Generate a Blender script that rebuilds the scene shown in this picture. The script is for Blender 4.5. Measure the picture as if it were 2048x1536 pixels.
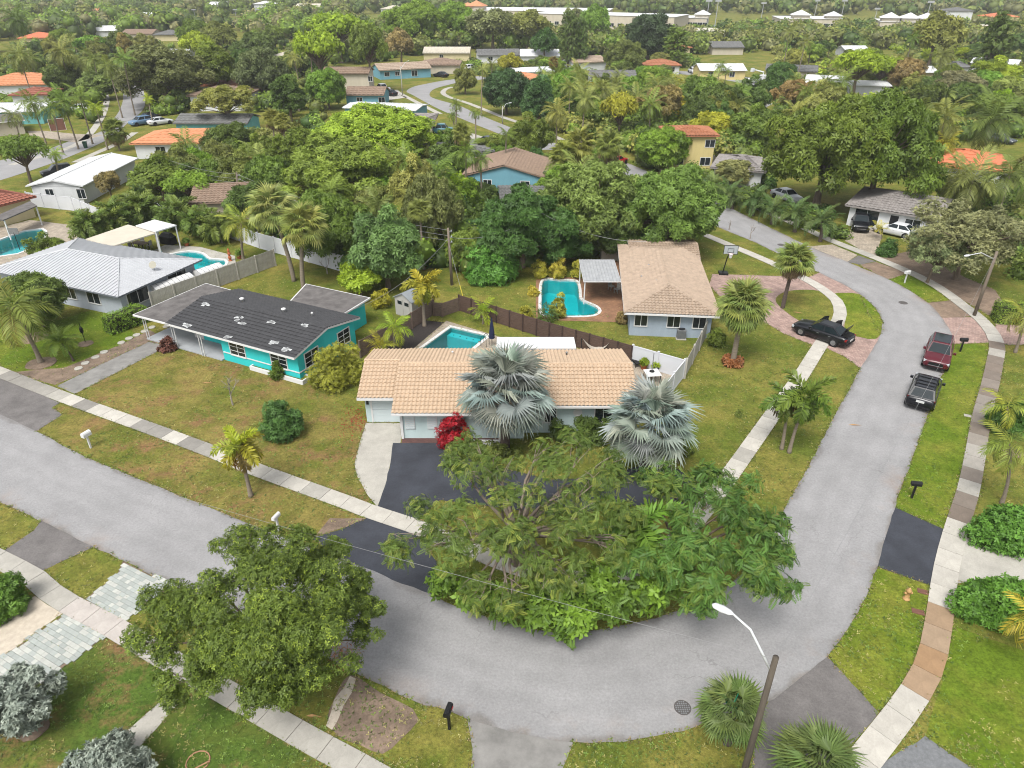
import bpy, bmesh, math, random
import numpy as np
from mathutils import Vector, Matrix
from mathutils.geometry import tessellate_polygon
for o in list(bpy.data.objects): bpy.data.objects.remove(o)
SC = bpy.context.scene; COL = SC.collection
PI = math.pi; RAD = math.radians
# ---------------------------------------------------------------- camera, sky, sun, exposure
F_PX = 1420.0; CAM_H = 26.8; TH = math.atan(828 / F_PX); ST, CT = math.sin(TH), math.cos(TH)
cd = bpy.data.cameras.new('camera'); cam = bpy.data.objects.new('camera', cd); COL.objects.link(cam)
cd.sensor_width = 36; cd.lens = 36 * F_PX / 2048; cd.clip_start = 0.1; cd.clip_end = 6000
cam.location = (0, 0, CAM_H); cam.rotation_euler = (PI / 2 - TH, 0, 0); SC.camera = cam
SUN_EL, SUN_AZ = RAD(58), RAD(205)      # azimuth measured clockwise from +Y (behind the camera, a little to the left)
w = bpy.data.worlds.new('World'); SC.world = w; w.use_nodes = True
nt = w.node_tree; bg = nt.nodes['Background']
sky = nt.nodes.new('ShaderNodeTexSky'); sky.sky_type = 'NISHITA'; sky.sun_disc = False
sky.sun_elevation = SUN_EL; sky.sun_rotation = SUN_AZ; sky.air_density = 1.0; sky.dust_density = 3.0; sky.ozone_density = 1.0
hs = nt.nodes.new('ShaderNodeHueSaturation'); hs.inputs['Saturation'].default_value = 0.22   # cloud deck: nearly neutral sky
nt.links.new(sky.outputs[0], hs.inputs['Color']); nt.links.new(hs.outputs[0], bg.inputs[0]); bg.inputs[1].default_value = 0.105
sd = bpy.data.lights.new('sun', 'SUN'); sun = bpy.data.objects.new('sun', sd); COL.objects.link(sun)
sd.energy = 1.5; sd.angle = RAD(24); sd.color = (1, 0.97, 0.92)
sv = Vector((math.sin(SUN_AZ) * math.cos(SUN_EL), math.cos(SUN_AZ) * math.cos(SUN_EL), math.sin(SUN_EL)))
sun.rotation_euler = sv.to_track_quat('Z', 'Y').to_euler()
vs = SC.view_settings; vs.view_transform = 'Standard'; vs.look = 'None'; vs.exposure = 1.42; vs.gamma = 1; vs.use_curve_mapping = False
SC.cycles.max_bounces = 5; SC.cycles.diffuse_bounces = 2; SC.cycles.glossy_bounces = 2; SC.cycles.transparent_max_bounces = 12
SC.cycles.transmission_bounces = 3; SC.cycles.volume_bounces = 0; SC.cycles.use_denoising = True; SC.cycles.filter_width = 1.05
# ---------------------------------------------------------------- surveying helpers
def G(x, y, z=0.0):
    """photo pixel (2048 wide) -> the world point it shows at height z"""
    v = (y - 768) / F_PX; t = (CAM_H - z) / (ST + v * CT)
    return Vector(((x - 1024) / F_PX * t, (CT - v * ST) * t, z))
def PR(p):
    dz = p[2] - CAM_H; d = p[1] * CT - dz * ST
    return 1024 + F_PX * p[0] / d, 768 - F_PX * (p[1] * ST + dz * CT) / d, F_PX / d
def HZ(b, ytop):
    """height of a vertical thing standing at b whose top shows at row ytop"""
    lo, hi = 0.0, 25.0
    for _ in range(40):
        m = (lo + hi) / 2
        if PR((b[0], b[1], m))[1] > ytop: lo = m
        else: hi = m
    return lo
def px(pts, z=0.0): return [G(p[0], p[1], z) for p in pts]
def smooth(pts, step=0.6, closed=False):
    P = [Vector((p[0], p[1])) for p in pts]; n = len(P); out = []
    for i in range(n if closed else n - 1):
        a, b = P[i], P[(i + 1) % n]
        p0 = P[i - 1] if (i > 0 or closed) else a * 2 - b
        p3 = P[(i + 2) % n] if (i + 2 < n or closed) else b * 2 - a
        k = max(1, int((b - a).length / step))
        for j in range(k):
            t = j / k
            out.append(0.5 * ((2 * a) + (b - p0) * t + (2 * p0 - 5 * a + 4 * b - p3) * t * t + (3 * a - p0 - 3 * b + p3) * t ** 3))
    if not closed: out.append(P[-1])
    return out
# ---------------------------------------------------------------- materials
def C(r, g, b, k=0.62):
    f = lambda c: ((c / 255 + 0.055) / 1.055) ** 2.4 if c > 10 else c / 255 / 12.92
    return (f(r) * k, f(g) * k, f(b) * k)
MATS = {}
def mat(name, col, rough=0.8, var=0.15, scale=3.0, bump=0.0, bscale=30.0, metal=0.0, spec=0.3, objcol=False, col2=None, rand=0.0, coat=0.0, stretch=None, fine=0.0):
    if name in MATS: return MATS[name]
    m = bpy.data.materials.new(name); m.use_nodes = True; N = m.node_tree.nodes; L = m.node_tree.links
    b = N['Principled BSDF']; b.inputs['Roughness'].default_value = rough; b.inputs['Metallic'].default_value = metal
    b.inputs['Specular IOR Level'].default_value = spec; b.inputs['Coat Weight'].default_value = coat
    tc = N.new('ShaderNodeTexCoord'); src = tc.outputs['Object']
    if stretch:
        mp = N.new('ShaderNodeMapping'); mp.inputs['Scale'].default_value = stretch; L.new(src, mp.inputs[0]); src = mp.outputs[0]
    nz = N.new('ShaderNodeTexNoise'); nz.inputs['Scale'].default_value = scale; nz.inputs['Detail'].default_value = 5; nz.inputs['Roughness'].default_value = 0.65
    L.new(src, nz.inputs['Vector'])
    mx = N.new('ShaderNodeMix'); mx.data_type = 'RGBA'
    c1 = tuple(x * (1 - var) for x in col); c2 = col2 or tuple(min(1, x * (1 + var)) for x in col)
    mx.inputs[6].default_value = (*c1, 1); mx.inputs[7].default_value = (*c2, 1)
    rp = N.new('ShaderNodeMapRange'); rp.inputs[1].default_value = 0.3; rp.inputs[2].default_value = 0.7
    L.new(nz.outputs[0], rp.inputs[0]); L.new(rp.outputs[0], mx.inputs[0]); out = mx.outputs[2]
    if fine:
        nf = N.new('ShaderNodeTexNoise'); nf.inputs['Scale'].default_value = bscale; nf.inputs['Detail'].default_value = 5; nf.inputs['Roughness'].default_value = 0.8; L.new(tc.outputs['Object'], nf.inputs['Vector'])
        mf = N.new('ShaderNodeMapRange'); mf.inputs[1].default_value = 0.3; mf.inputs[2].default_value = 0.7; mf.inputs[3].default_value = 1 - fine; mf.inputs[4].default_value = 1 + fine
        L.new(nf.outputs[0], mf.inputs[0])
        vf = N.new('ShaderNodeVectorMath'); vf.operation = 'SCALE'; L.new(out, vf.inputs[0]); L.new(mf.outputs[0], vf.inputs['Scale']); out = vf.outputs[0]
    if objcol or rand:
        oi = N.new('ShaderNodeObjectInfo')
        if objcol:
            mu = N.new('ShaderNodeMix'); mu.data_type = 'RGBA'; mu.blend_type = 'MULTIPLY'; mu.inputs[0].default_value = 1
            L.new(out, mu.inputs[6]); L.new(oi.outputs['Color'], mu.inputs[7]); out = mu.outputs[2]
        if rand:
            mr = N.new('ShaderNodeMapRange'); mr.inputs[3].default_value = 1 - rand; mr.inputs[4].default_value = 1 + rand
            L.new(oi.outputs['Random'], mr.inputs[0])
            vm = N.new('ShaderNodeVectorMath'); vm.operation = 'SCALE'; L.new(out, vm.inputs[0]); L.new(mr.outputs[0], vm.inputs['Scale']); out = vm.outputs[0]
    L.new(out, b.inputs['Base Color'])
    if bump:
        n2 = N.new('ShaderNodeTexNoise'); n2.inputs['Scale'].default_value = bscale; n2.inputs['Detail'].default_value = 4; L.new(src, n2.inputs['Vector'])
        bp = N.new('ShaderNodeBump'); bp.inputs['Strength'].default_value = bump; bp.inputs['Distance'].default_value = 0.03
        L.new(n2.outputs[0], bp.inputs['Height']); L.new(bp.outputs[0], b.inputs['Normal'])
    MATS[name] = m; return m
def leaf_mat(name, c1, c2, rough=0.55, trans=0.35):
    """leaf colour: per-leaf value 'v' between two greens, tinted by the object's own colour"""
    m = bpy.data.materials.new(name); m.use_nodes = True; N = m.node_tree.nodes; L = m.node_tree.links
    b = N['Principled BSDF']; b.inputs['Roughness'].default_value = rough; b.inputs['Specular IOR Level'].default_value = 0.35
    at = N.new('ShaderNodeAttribute'); at.attribute_name = 'v'
    mx = N.new('ShaderNodeMix'); mx.data_type = 'RGBA'; mx.inputs[6].default_value = (*c1, 1); mx.inputs[7].default_value = (*c2, 1)
    L.new(at.outputs['Fac'], mx.inputs[0])
    oi = N.new('ShaderNodeObjectInfo'); mu = N.new('ShaderNodeMix'); mu.data_type = 'RGBA'; mu.blend_type = 'MULTIPLY'; mu.inputs[0].default_value = 1
    L.new(mx.outputs[2], mu.inputs[6]); L.new(oi.outputs['Color'], mu.inputs[7]); L.new(mu.outputs[2], b.inputs['Base Color'])
    tr = N.new('ShaderNodeBsdfTranslucent'); L.new(mu.outputs[2], tr.inputs[0])
    ms = N.new('ShaderNodeMixShader'); ms.inputs[0].default_value = trans; L.new(b.outputs[0], ms.inputs[1]); L.new(tr.outputs[0], ms.inputs[2])
    L.new(ms.outputs[0], N['Material Output'].inputs[0]); MATS[name] = m; return m
def grass_mat(name, green, dry, brown, dryness, brownness, stripe=0.0):
    m = bpy.data.materials.new(name); m.use_nodes = True; N = m.node_tree.nodes; L = m.node_tree.links; b = N['Principled BSDF']
    b.inputs['Roughness'].default_value = 0.95; b.inputs['Specular IOR Level'].default_value = 0.1
    tc = N.new('ShaderNodeTexCoord')
    def nz(s, d=5, r=0.6, off=0.0):
        n = N.new('ShaderNodeTexNoise'); n.inputs['Scale'].default_value = s; n.inputs['Detail'].default_value = d; n.inputs['Roughness'].default_value = r
        mp = N.new('ShaderNodeMapping'); mp.inputs['Location'].default_value = (off, off * 1.7, 0); L.new(tc.outputs['Object'], mp.inputs[0]); L.new(mp.outputs[0], n.inputs['Vector']); return n.outputs[0]
    def rng(s, a, c, lo=0.0, hi=1.0):
        r = N.new('ShaderNodeMapRange'); r.inputs[1].default_value = a; r.inputs[2].default_value = c; r.inputs[3].default_value = lo; r.inputs[4].default_value = hi; L.new(s, r.inputs[0]); return r.outputs[0]
    def mix(f, a, c):
        x = N.new('ShaderNodeMix'); x.data_type = 'RGBA'; L.new(f, x.inputs[0])
        for i, q in ((6, a), (7, c)):
            if isinstance(q, tuple): x.inputs[i].default_value = (*q, 1)
            else: L.new(q, x.inputs[i])
        return x.outputs[2]
    out = mix(rng(nz(0.22, 7, 0.7), 0.62 - dryness * 0.4, 0.82 - dryness * 0.4), green, dry)
    out = mix(rng(nz(0.35, 8, 0.75, 31), 0.70 - brownness * 0.3, 0.84 - brownness * 0.3), out, brown)
    fine = rng(nz(6, 6, 0.85, 7), 0.32, 0.68, 0.5, 1.5)
    v = N.new('ShaderNodeVectorMath'); v.operation = 'SCALE'; L.new(out, v.inputs[0]); L.new(fine, v.inputs['Scale'])
    mid = rng(nz(1.1, 5, 0.75, 3), 0.3, 0.7, 0.72, 1.28)
    v2 = N.new('ShaderNodeVectorMath'); v2.operation = 'SCALE'; L.new(v.outputs[0], v2.inputs[0]); L.new(mid, v2.inputs['Scale'])
    L.new(v2.outputs[0], b.inputs['Base Color'])
    bp = N.new('ShaderNodeBump'); bp.inputs['Strength'].default_value = 0.8; bp.inputs['Distance'].default_value = 0.05
    L.new(nz(14, 4, 0.8, 2), bp.inputs['Height']); L.new(bp.outputs[0], b.inputs['Normal']); MATS[name] = m; return m
def brick_mat(name, c1, c2, mortar, bw=0.22, bh=0.11, rot=0.0):
    m = bpy.data.materials.new(name); m.use_nodes = True; N = m.node_tree.nodes; L = m.node_tree.links; b = N['Principled BSDF']
    b.inputs['Roughness'].default_value = 0.85; tc = N.new('ShaderNodeTexCoord'); mp = N.new('ShaderNodeMapping'); mp.inputs['Rotation'].default_value = (0, 0, rot)
    L.new(tc.outputs['Object'], mp.inputs[0]); t = N.new('ShaderNodeTexBrick'); L.new(mp.outputs[0], t.inputs['Vector'])
    t.inputs['Color1'].default_value = (*c1, 1); t.inputs['Color2'].default_value = (*c2, 1); t.inputs['Mortar'].default_value = (*mortar, 1)
    t.inputs['Scale'].default_value = 1; t.inputs['Brick Width'].default_value = bw; t.inputs['Row Height'].default_value = bh; t.inputs['Mortar Size'].default_value = 0.012; t.inputs['Bias'].default_value = 0.0
    nz = N.new('ShaderNodeTexNoise'); nz.inputs['Scale'].default_value = 1.2; nz.inputs['Detail'].default_value = 6; L.new(tc.outputs['Object'], nz.inputs['Vector'])
    r = N.new('ShaderNodeMapRange'); r.inputs[1].default_value = 0.3; r.inputs[2].default_value = 0.7; r.inputs[3].default_value = 0.75; r.inputs[4].default_value = 1.2; L.new(nz.outputs[0], r.inputs[0])
    v = N.new('ShaderNodeVectorMath'); v.operation = 'SCALE'; L.new(t.outputs[0], v.inputs[0]); L.new(r.outputs[0], v.inputs['Scale']); L.new(v.outputs[0], b.inputs['Base Color'])
    MATS[name] = m; return m
def water_mat():
    m = bpy.data.materials.new('pool_water'); m.use_nodes = True; N = m.node_tree.nodes; L = m.node_tree.links; N.remove(N['Principled BSDF'])
    t = N.new('ShaderNodeBsdfTransparent'); t.inputs[0].default_value = (0.14, 0.84, 0.88, 1); g = N.new('ShaderNodeBsdfGlossy'); g.inputs['Roughness'].default_value = 0.06
    f = N.new('ShaderNodeFresnel'); f.inputs[0].default_value = 1.33; x = N.new('ShaderNodeMixShader'); L.new(f.outputs[0], x.inputs[0]); L.new(t.outputs[0], x.inputs[1]); L.new(g.outputs[0], x.inputs[2])
    tc = N.new('ShaderNodeTexCoord'); nz = N.new('ShaderNodeTexNoise'); nz.inputs['Scale'].default_value = 2.5; nz.inputs['Detail'].default_value = 3; L.new(tc.outputs['Object'], nz.inputs['Vector'])
    bp = N.new('ShaderNodeBump'); bp.inputs['Strength'].default_value = 0.12; bp.inputs['Distance'].default_value = 0.1; L.new(nz.outputs[0], bp.inputs['Height'])
    L.new(bp.outputs[0], g.inputs['Normal']); L.new(bp.outputs[0], f.inputs['Normal']); L.new(x.outputs[0], N['Material Output'].inputs[0]); MATS['pool_water'] = m
water_mat()
GRASS = grass_mat('grass', C(102, 114, 44), C(140, 132, 66), C(138, 110, 68), 0.5, 0.25)
GRASS_DRY = grass_mat('grass_dry', C(106, 112, 46), C(140, 128, 70), C(142, 112, 76), 0.58, 0.66)
GRASS_LUSH = grass_mat('grass_lush', C(100, 122, 34), C(132, 136, 54), C(128, 110, 60), 0.42, 0.16)
GRASS_DEEP = grass_mat('grass_deep', C(86, 110, 44), C(112, 118, 54), C(146, 112, 80), 0.4, 0.72)
ASPHALT = mat('far_asphalt', C(158, 157, 157), 0.9, 0.12, 0.3, 0.5, 9, fine=0.18)
OLD_ASPHALT = mat('old_asphalt', C(118, 114, 112), 0.9, 0.25, 0.8, 0.5, 10, fine=0.2)
SEAL = mat('sealed_asphalt', C(64, 67, 75), 0.7, 0.3, 0.5, 0.3, 10, fine=0.16)
CONC = mat('concrete', C(186, 182, 172), 0.9, 0.16, 0.9, 0.2, 12, fine=0.12)
CONC_OLD = mat('old_concrete', C(142, 140, 136), 0.9, 0.25, 1.1, 0.2, 40, fine=0.1)
SLAB = mat('sidewalk_concrete', (1, 1, 1), 0.9, 0.2, 1.1, 0.2, 12, objcol=True, fine=0.12)
PAVER = mat('paver_block', (1, 1, 1), 0.85, 0.08, 4, 0.1, 40, objcol=True)
PINK_PAVER = brick_mat('pink_pavers', C(196, 168, 156), C(168, 138, 128), C(130, 110, 100), rot=0.5)
TAN_PAVER = brick_mat('tan_pavers', C(196, 184, 164), C(170, 156, 140), C(140, 128, 112), rot=-0.4)
BROWN_PAVER = brick_mat('brown_pavers', C(160, 138, 116), C(138, 116, 98), C(104, 88, 74), rot=0.3)
DECK_BRICK = brick_mat('orange_pavers', C(176, 132, 98), C(152, 110, 82), C(120, 90, 70), rot=0.0)
RED_BRICK = brick_mat('red_brick', C(112, 74, 68), C(96, 62, 58), C(84, 62, 56))
MULCH = mat('mulch', C(56, 50, 48), 0.95, 0.4, 8, 0.8, 30)
DIRT = mat('dirt', C(134, 116, 100), 0.95, 0.42, 0.9, 0.6, 8, fine=0.3)
SAND = mat('pale_gravel', C(206, 194, 176), 0.95, 0.15, 3, 0.4, 40, fine=0.12)
GRAVEL = mat('grey_gravel', C(128, 130, 132), 0.95, 0.2, 6, 0.6, 50, fine=0.25)
def road_mat():
    m = mat('asphalt', C(158, 157, 157), 0.9, 0.12, 0.3, 0.5, 9, fine=0.18); N = m.node_tree.nodes; L = m.node_tree.links; b = N['Principled BSDF']; src = b.inputs['Base Color'].links[0].from_socket
    at = N.new('ShaderNodeAttribute'); at.attribute_name = 'v'; tc = N.new('ShaderNodeTexCoord'); nz = N.new('ShaderNodeTexNoise'); nz.inputs['Scale'].default_value = .5; nz.inputs['Detail'].default_value = 6; L.new(tc.outputs['Object'], nz.inputs['Vector'])
    def math_(op, a, c, cl=False):
        x = N.new('ShaderNodeMath'); x.operation = op; x.use_clamp = cl
        for i, q in enumerate((a, c)):
            if isinstance(q, (int, float)): x.inputs[i].default_value = q
            else: L.new(q, x.inputs[i])
        return x.outputs[0]
    t = math_('ADD', at.outputs['Fac'], math_('MULTIPLY', math_('SUBTRACT', nz.outputs[0], .5), .3)); rp = N.new('ShaderNodeValToRGB'); L.new(t, rp.inputs[0]); e = rp.color_ramp.elements; e[0].position = 0; e[0].color = (.74, .72, .7, 1); e[1].position = 1; e[1].color = (.72, .69, .65, 1)
    for p, v in ((.04, .93), (.17, 1.03), (.28, .95), (.4, 1.03), (.5, .97), (.61, 1.04), (.73, .95), (.85, 1.03), (.955, .95)): q = e.new(p); q.color = (v, v, v, 1)
    mu = N.new('ShaderNodeMix'); mu.data_type = 'RGBA'; mu.blend_type = 'MULTIPLY'; mu.inputs[0].default_value = 1; L.new(src, mu.inputs[6]); L.new(rp.outputs[0], mu.inputs[7])
    vo = N.new('ShaderNodeTexVoronoi'); vo.feature = 'DISTANCE_TO_EDGE'; vo.inputs['Scale'].default_value = .33; nw = N.new('ShaderNodeTexNoise'); nw.inputs['Scale'].default_value = 1.5; nw.inputs['Detail'].default_value = 5; L.new(tc.outputs['Object'], nw.inputs['Vector']); vm = N.new('ShaderNodeVectorMath'); vm.operation = 'MULTIPLY_ADD'; L.new(nw.outputs['Color'], vm.inputs[0]); vm.inputs[1].default_value = (.9, .9, .9); L.new(tc.outputs['Object'], vm.inputs[2]); L.new(vm.outputs[0], vo.inputs['Vector'])
    n3 = N.new('ShaderNodeTexNoise'); n3.inputs['Scale'].default_value = .16; n3.inputs['Detail'].default_value = 3; L.new(tc.outputs['Object'], n3.inputs['Vector'])
    ck = math_('MULTIPLY', math_('LESS_THAN', vo.outputs['Distance'], .006), math_('MULTIPLY', math_('SUBTRACT', n3.outputs[0], .47, True), 5.0, True)); m2 = N.new('ShaderNodeMix'); m2.data_type = 'RGBA'; L.new(math_('MULTIPLY', ck, .3), m2.inputs[0]); L.new(mu.outputs[2], m2.inputs[6]); m2.inputs[7].default_value = (*C(84, 80, 78), 1)
    n4 = N.new('ShaderNodeTexNoise'); n4.inputs['Scale'].default_value = .28; n4.inputs['Detail'].default_value = 7; n4.inputs['Roughness'].default_value = .7; L.new(tc.outputs['Object'], n4.inputs['Vector'])
    ed = math_('MULTIPLY', math_('MULTIPLY', math_('SUBTRACT', at.outputs['Fac'], .72, True), 3.2, True), math_('MULTIPLY', math_('SUBTRACT', n4.outputs[0], .5, True), 4.5, True)); m3 = N.new('ShaderNodeMix'); m3.data_type = 'RGBA'; L.new(math_('MULTIPLY', ed, .6), m3.inputs[0]); L.new(m2.outputs[2], m3.inputs[6]); m3.inputs[7].default_value = (*C(160, 132, 108), 1); L.new(m3.outputs[2], b.inputs['Base Color']); return m
BARK = mat('bark', C(122, 108, 92), 0.95, 0.3, 4, 0.6, 14, stretch=(1, 1, 0.3))
PALM_BARK = mat('palm_bark', C(146, 134, 118), 0.9, 0.25, 3, 0.5, 10, stretch=(0.4, 0.4, 5))
DARK_BARK = mat('dark_palm_bark', C(96, 84, 76), 0.95, 0.4, 6, 0.8, 12, stretch=(1, 1, 2))
LEAF = leaf_mat('leaf', (0.30, 0.34, 0.26), (1.08, 1.08, 0.85))
SILVER_LEAF = leaf_mat('silver_leaf', C(122, 137, 130), C(198, 208, 196), 0.5, 0.15)
RED_LEAF = leaf_mat('bract', C(150, 14, 30), C(226, 40, 62), 0.5, 0.3)
DEAD_LEAF = leaf_mat('dead_leaf', C(112, 92, 66), C(158, 134, 98), 0.8, 0.1)
WHITE = mat('white_paint', C(232, 232, 230), 0.5, 0.04, 2)
WHITE_VINYL = mat('white_vinyl', C(228, 230, 234), 0.45, 0.04, 1)
IRON = mat('cast_iron', C(96, 92, 90), .7, .15, 4)
DARK_METAL = mat('dark_metal', C(44, 46, 48), 0.45, 0.1, 4, metal=0.3)
GREY_METAL = mat('grey_metal', C(150, 152, 154), 0.45, 0.1, 4, metal=0.4)
BLACK = mat('black_plastic', C(28, 28, 30), 0.5, 0.1, 4)
GLASS = mat('window_glass', C(34, 44, 48), 0.08, 0.2, 1.5, spec=0.6)
POLE_WOOD = mat('pole_wood', C(128, 116, 102), 0.9, 0.25, 3, 0.4, 20, stretch=(2, 2, 0.2))
FENCE_WOOD = mat('fence_wood', C(124, 106, 94), 0.9, 0.28, 2.5, 0.3, 20, rand=0.14, stretch=(1, 1, 4))
FENCE_DARK = mat('fence_stained', C(98, 78, 68), 0.85, 0.2, 2.5, 0.3, 20, rand=0.1, stretch=(1, 1, 4))
FENCE_GREY = mat('fence_grey', C(194, 190, 180), 0.9, 0.16, 2, 0.3, 20, rand=0.08)
TERRACOTTA = mat('terracotta', C(186, 104, 66), 0.8, 0.15, 3)
# ---------------------------------------------------------------- mesh helpers
def mesh_np(name, V, Fc, mats=(), attr=None, smooth_=False, mi=None):
    me = bpy.data.meshes.new(name); V = np.asarray(V, np.float32).reshape(-1, 3); Fc = np.asarray(Fc, np.int32); n = Fc.shape[1]
    me.vertices.add(len(V)); me.vertices.foreach_set('co', V.ravel())
    me.loops.add(Fc.size); me.loops.foreach_set('vertex_index', Fc.ravel())
    me.polygons.add(len(Fc)); me.polygons.foreach_set('loop_start', np.arange(0, Fc.size, n, dtype=np.int32))
    for m in mats: me.materials.append(m)
    if mi is not None: me.polygons.foreach_set('material_index', np.asarray(mi, np.int32))
    me.update(calc_edges=True)
    if attr is not None:
        a = me.attributes.new('v', 'FLOAT', 'POINT'); a.data.foreach_set('value', np.asarray(attr, np.float32))
    if smooth_: me.polygons.foreach_set('use_smooth', np.ones(len(Fc), bool))
    return me
class MB:
    """collects boxes, prisms, tubes into one mesh"""
    def __init__(s): s.v = []; s.f = []; s.m = []
    def add(s, V, Fc, m=0):
        o = len(s.v); s.v += [tuple(p) for p in V]; s.f += [tuple(i + o for i in q) for q in Fc]; s.m += [m] * len(Fc); return s
    def box(s, x0, x1, y0, y1, z0, z1, m=0, M=None):
        V = [Vector(p) for p in ((x0, y0, z0), (x1, y0, z0), (x1, y1, z0), (x0, y1, z0), (x0, y0, z1), (x1, y0, z1), (x1, y1, z1), (x0, y1, z1))]
        if M: V = [M @ p for p in V]
        return s.add(V, [(3, 2, 1, 0), (4, 5, 6, 7), (0, 1, 5, 4), (1, 2, 6, 5), (2, 3, 7, 6), (3, 0, 4, 7)], m)
    def prism(s, poly, z0, z1, m=0):
        n = len(poly); V = [(p[0], p[1], z0) for p in poly] + [(p[0], p[1], z1) for p in poly]
        return s.add(V, [tuple(range(n - 1, -1, -1)), tuple(range(n, 2 * n))] + [(i, (i + 1) % n, n + (i + 1) % n, n + i) for i in range(n)], m)
    def slab3(s, poly, t, m=0):
        """a plate: 3D polygon on top, thickness t straight down"""
        n = len(poly); V = [tuple(p) for p in poly] + [(p[0], p[1], p[2] - t) for p in poly]
        return s.add(V, [tuple(range(n)), tuple(range(2 * n - 1, n - 1, -1))] + [(i, n + i, n + (i + 1) % n, (i + 1) % n) for i in range(n)], m)
    def tube(s, path, r, n=6, m=0, cap=True):
        P = [Vector(p) for p in path]; R = r if isinstance(r, (list, tuple)) else [r] * len(P); V = []
        for i, p in enumerate(P):
            d = (P[min(i + 1, len(P) - 1)] - P[max(i - 1, 0)]).normalized(); a = d.orthogonal().normalized() if abs(d.z) > 0.9 else d.cross(Vector((0, 0, 1))).normalized()
            if abs(d.z) > 0.9: a = (Vector((1, 0, 0)) - d * d.x).normalized()
            b = d.cross(a)
            V += [p + (a * math.cos(2 * PI * k / n) + b * math.sin(2 * PI * k / n)) * R[i] for k in range(n)]
        Fc = [(i * n + k, i * n + (k + 1) % n, (i + 1) * n + (k + 1) % n, (i + 1) * n + k) for i in range(len(P) - 1) for k in range(n)]
        if cap: Fc += [tuple(range(n - 1, -1, -1)), tuple(range((len(P) - 1) * n, len(P) * n))]
        return s.add(V, Fc, m)
    def lathe(s, prof, n=16, c=(0, 0, 0), m=0, M=None):
        V = []
        for r, z in prof: V += [Vector((c[0] + r * math.cos(2 * PI * k / n), c[1] + r * math.sin(2 * PI * k / n), c[2] + z)) for k in range(n)]
        if M: V = [M @ p for p in V]
        k_ = len(prof); Fc = [(i * n + k, i * n + (k + 1) % n, (i + 1) * n + (k + 1) % n, (i + 1) * n + k) for i in range(k_ - 1) for k in range(n)]
        return s.add(V, Fc + [tuple(range(n - 1, -1, -1)), tuple(range((k_ - 1) * n, k_ * n))], m)
    def mesh(s, name, mats, smooth_=False):
        me = bpy.data.meshes.new(name); me.from_pydata(s.v, [], s.f)
        for m in (mats if isinstance(mats, (list, tuple)) else [mats]): me.materials.append(m)
        me.polygons.foreach_set('material_index', s.m)
        if smooth_: me.polygons.foreach_set('use_smooth', [True] * len(s.f))
        me.update(); return me
    def obj(s, name, mats, parent=None, smooth_=False, **k): return link(name, s.mesh(name, mats, smooth_), parent, **k)
def link(name, me, parent=None, loc=None, rot=None, scale=None, color=None, kind=None):
    o = bpy.data.objects.new(name, me); COL.objects.link(o)
    if parent: o.parent = parent
    if loc is not None: o.location = loc
    if rot is not None: o.rotation_euler = rot
    if scale is not None: o.scale = scale
    if color is not None: o.color = (*color, 1)
    if kind: o['kind'] = kind
    return o
def tag(o, label, cat, group=None, kind=None):
    if label: o['label'] = label
    if cat: o['category'] = cat
    if group: o['group'] = group
    if kind: o['kind'] = kind
    return o
def thing(name, label, cat, loc=(0, 0, 0), rz=0.0, group=None):
    return tag(link(name, None, None, loc, (0, 0, rz)), label, cat, group)
def struct(name, me, label=None): 
    o = link(name, me, kind='structure')
    if label: o['label'] = label
    return o
def poly_mesh(name, loops, z, m):
    """flat polygon, first loop outside, others holes"""
    L3 = [[Vector((p[0], p[1], 0)) for p in l] for l in loops]; tri = tessellate_polygon(L3); V = [p for l in L3 for p in l]
    Fc = []
    for t in tri:
        a, b, c = (V[i] for i in t)
        Fc.append(tuple(t) if (b - a).cross(c - a).z > 0 else tuple(reversed(t)))
    me = bpy.data.meshes.new(name); me.from_pydata([(p.x, p.y, z) for p in V], [], Fc); me.materials.append(m); me.update(); return me
_rj = random.Random(5)
def wobble(pts, amp=0.05, step=0.5):
    out = []; n = len(pts)
    for i in range(n):
        a, b = Vector(pts[i][:2]), Vector(pts[(i + 1) % n][:2]); k = max(1, min(60, int((b - a).length / step)))
        out.append(a)
        for j in range(1, k): out.append(a.lerp(b, j / k) + Vector((_rj.uniform(-amp, amp), _rj.uniform(-amp, amp))))
    return out
HARD = []
def sheet(name, pixels, z, m, label=None, amp=0.04, raw=False, holes=()):
    P = pixels if raw else px(pixels)
    if name not in ('lawn', 'soil'): HARD.append(P)
    return struct(name, poly_mesh(name, [wobble(P, amp) if amp else P] + list(holes), z, m), label)
# ================================================================ SETTING
def rectpts(o, ux, lx, ly):
    uy = Vector((-ux.y, ux.x)); return [o, o + ux * lx, o + ux * lx + uy * ly, o + uy * ly]
_p1 = G(902, 655).xy; _ux = (G(974, 672).xy - _p1).normalized(); _uy = Vector((_ux.y, -_ux.x))
MAIN_POOL = [_p1, _p1 + _uy * 6.2, _p1 + _uy * 6.2 + _ux * 3.6, _p1 + _ux * 3.6]
KIDNEY_POOL = smooth(px([(1088, 561), (1120, 561), (1150, 562), (1157, 578), (1159, 597), (1172, 605), (1190, 613), (1197, 622), (1187, 630), (1158, 632), (1120, 632), (1088, 630), (1083, 600)]), 0.5, True)
LAGOON = smooth(px([(318, 513), (346, 508), (376, 503), (403, 507), (418, 518), (447, 520), (449, 530), (420, 536), (394, 541), (350, 547), (312, 530)]), 0.7, True)
FAR_POOL = smooth(px([(-30, 492), (0, 480), (51, 462), (82, 458), (90, 470), (70, 490), (35, 507), (0, 512), (-30, 515)]), 1.0, True)
POOLS = [MAIN_POOL, KIDNEY_POOL, LAGOON, FAR_POOL]
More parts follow.
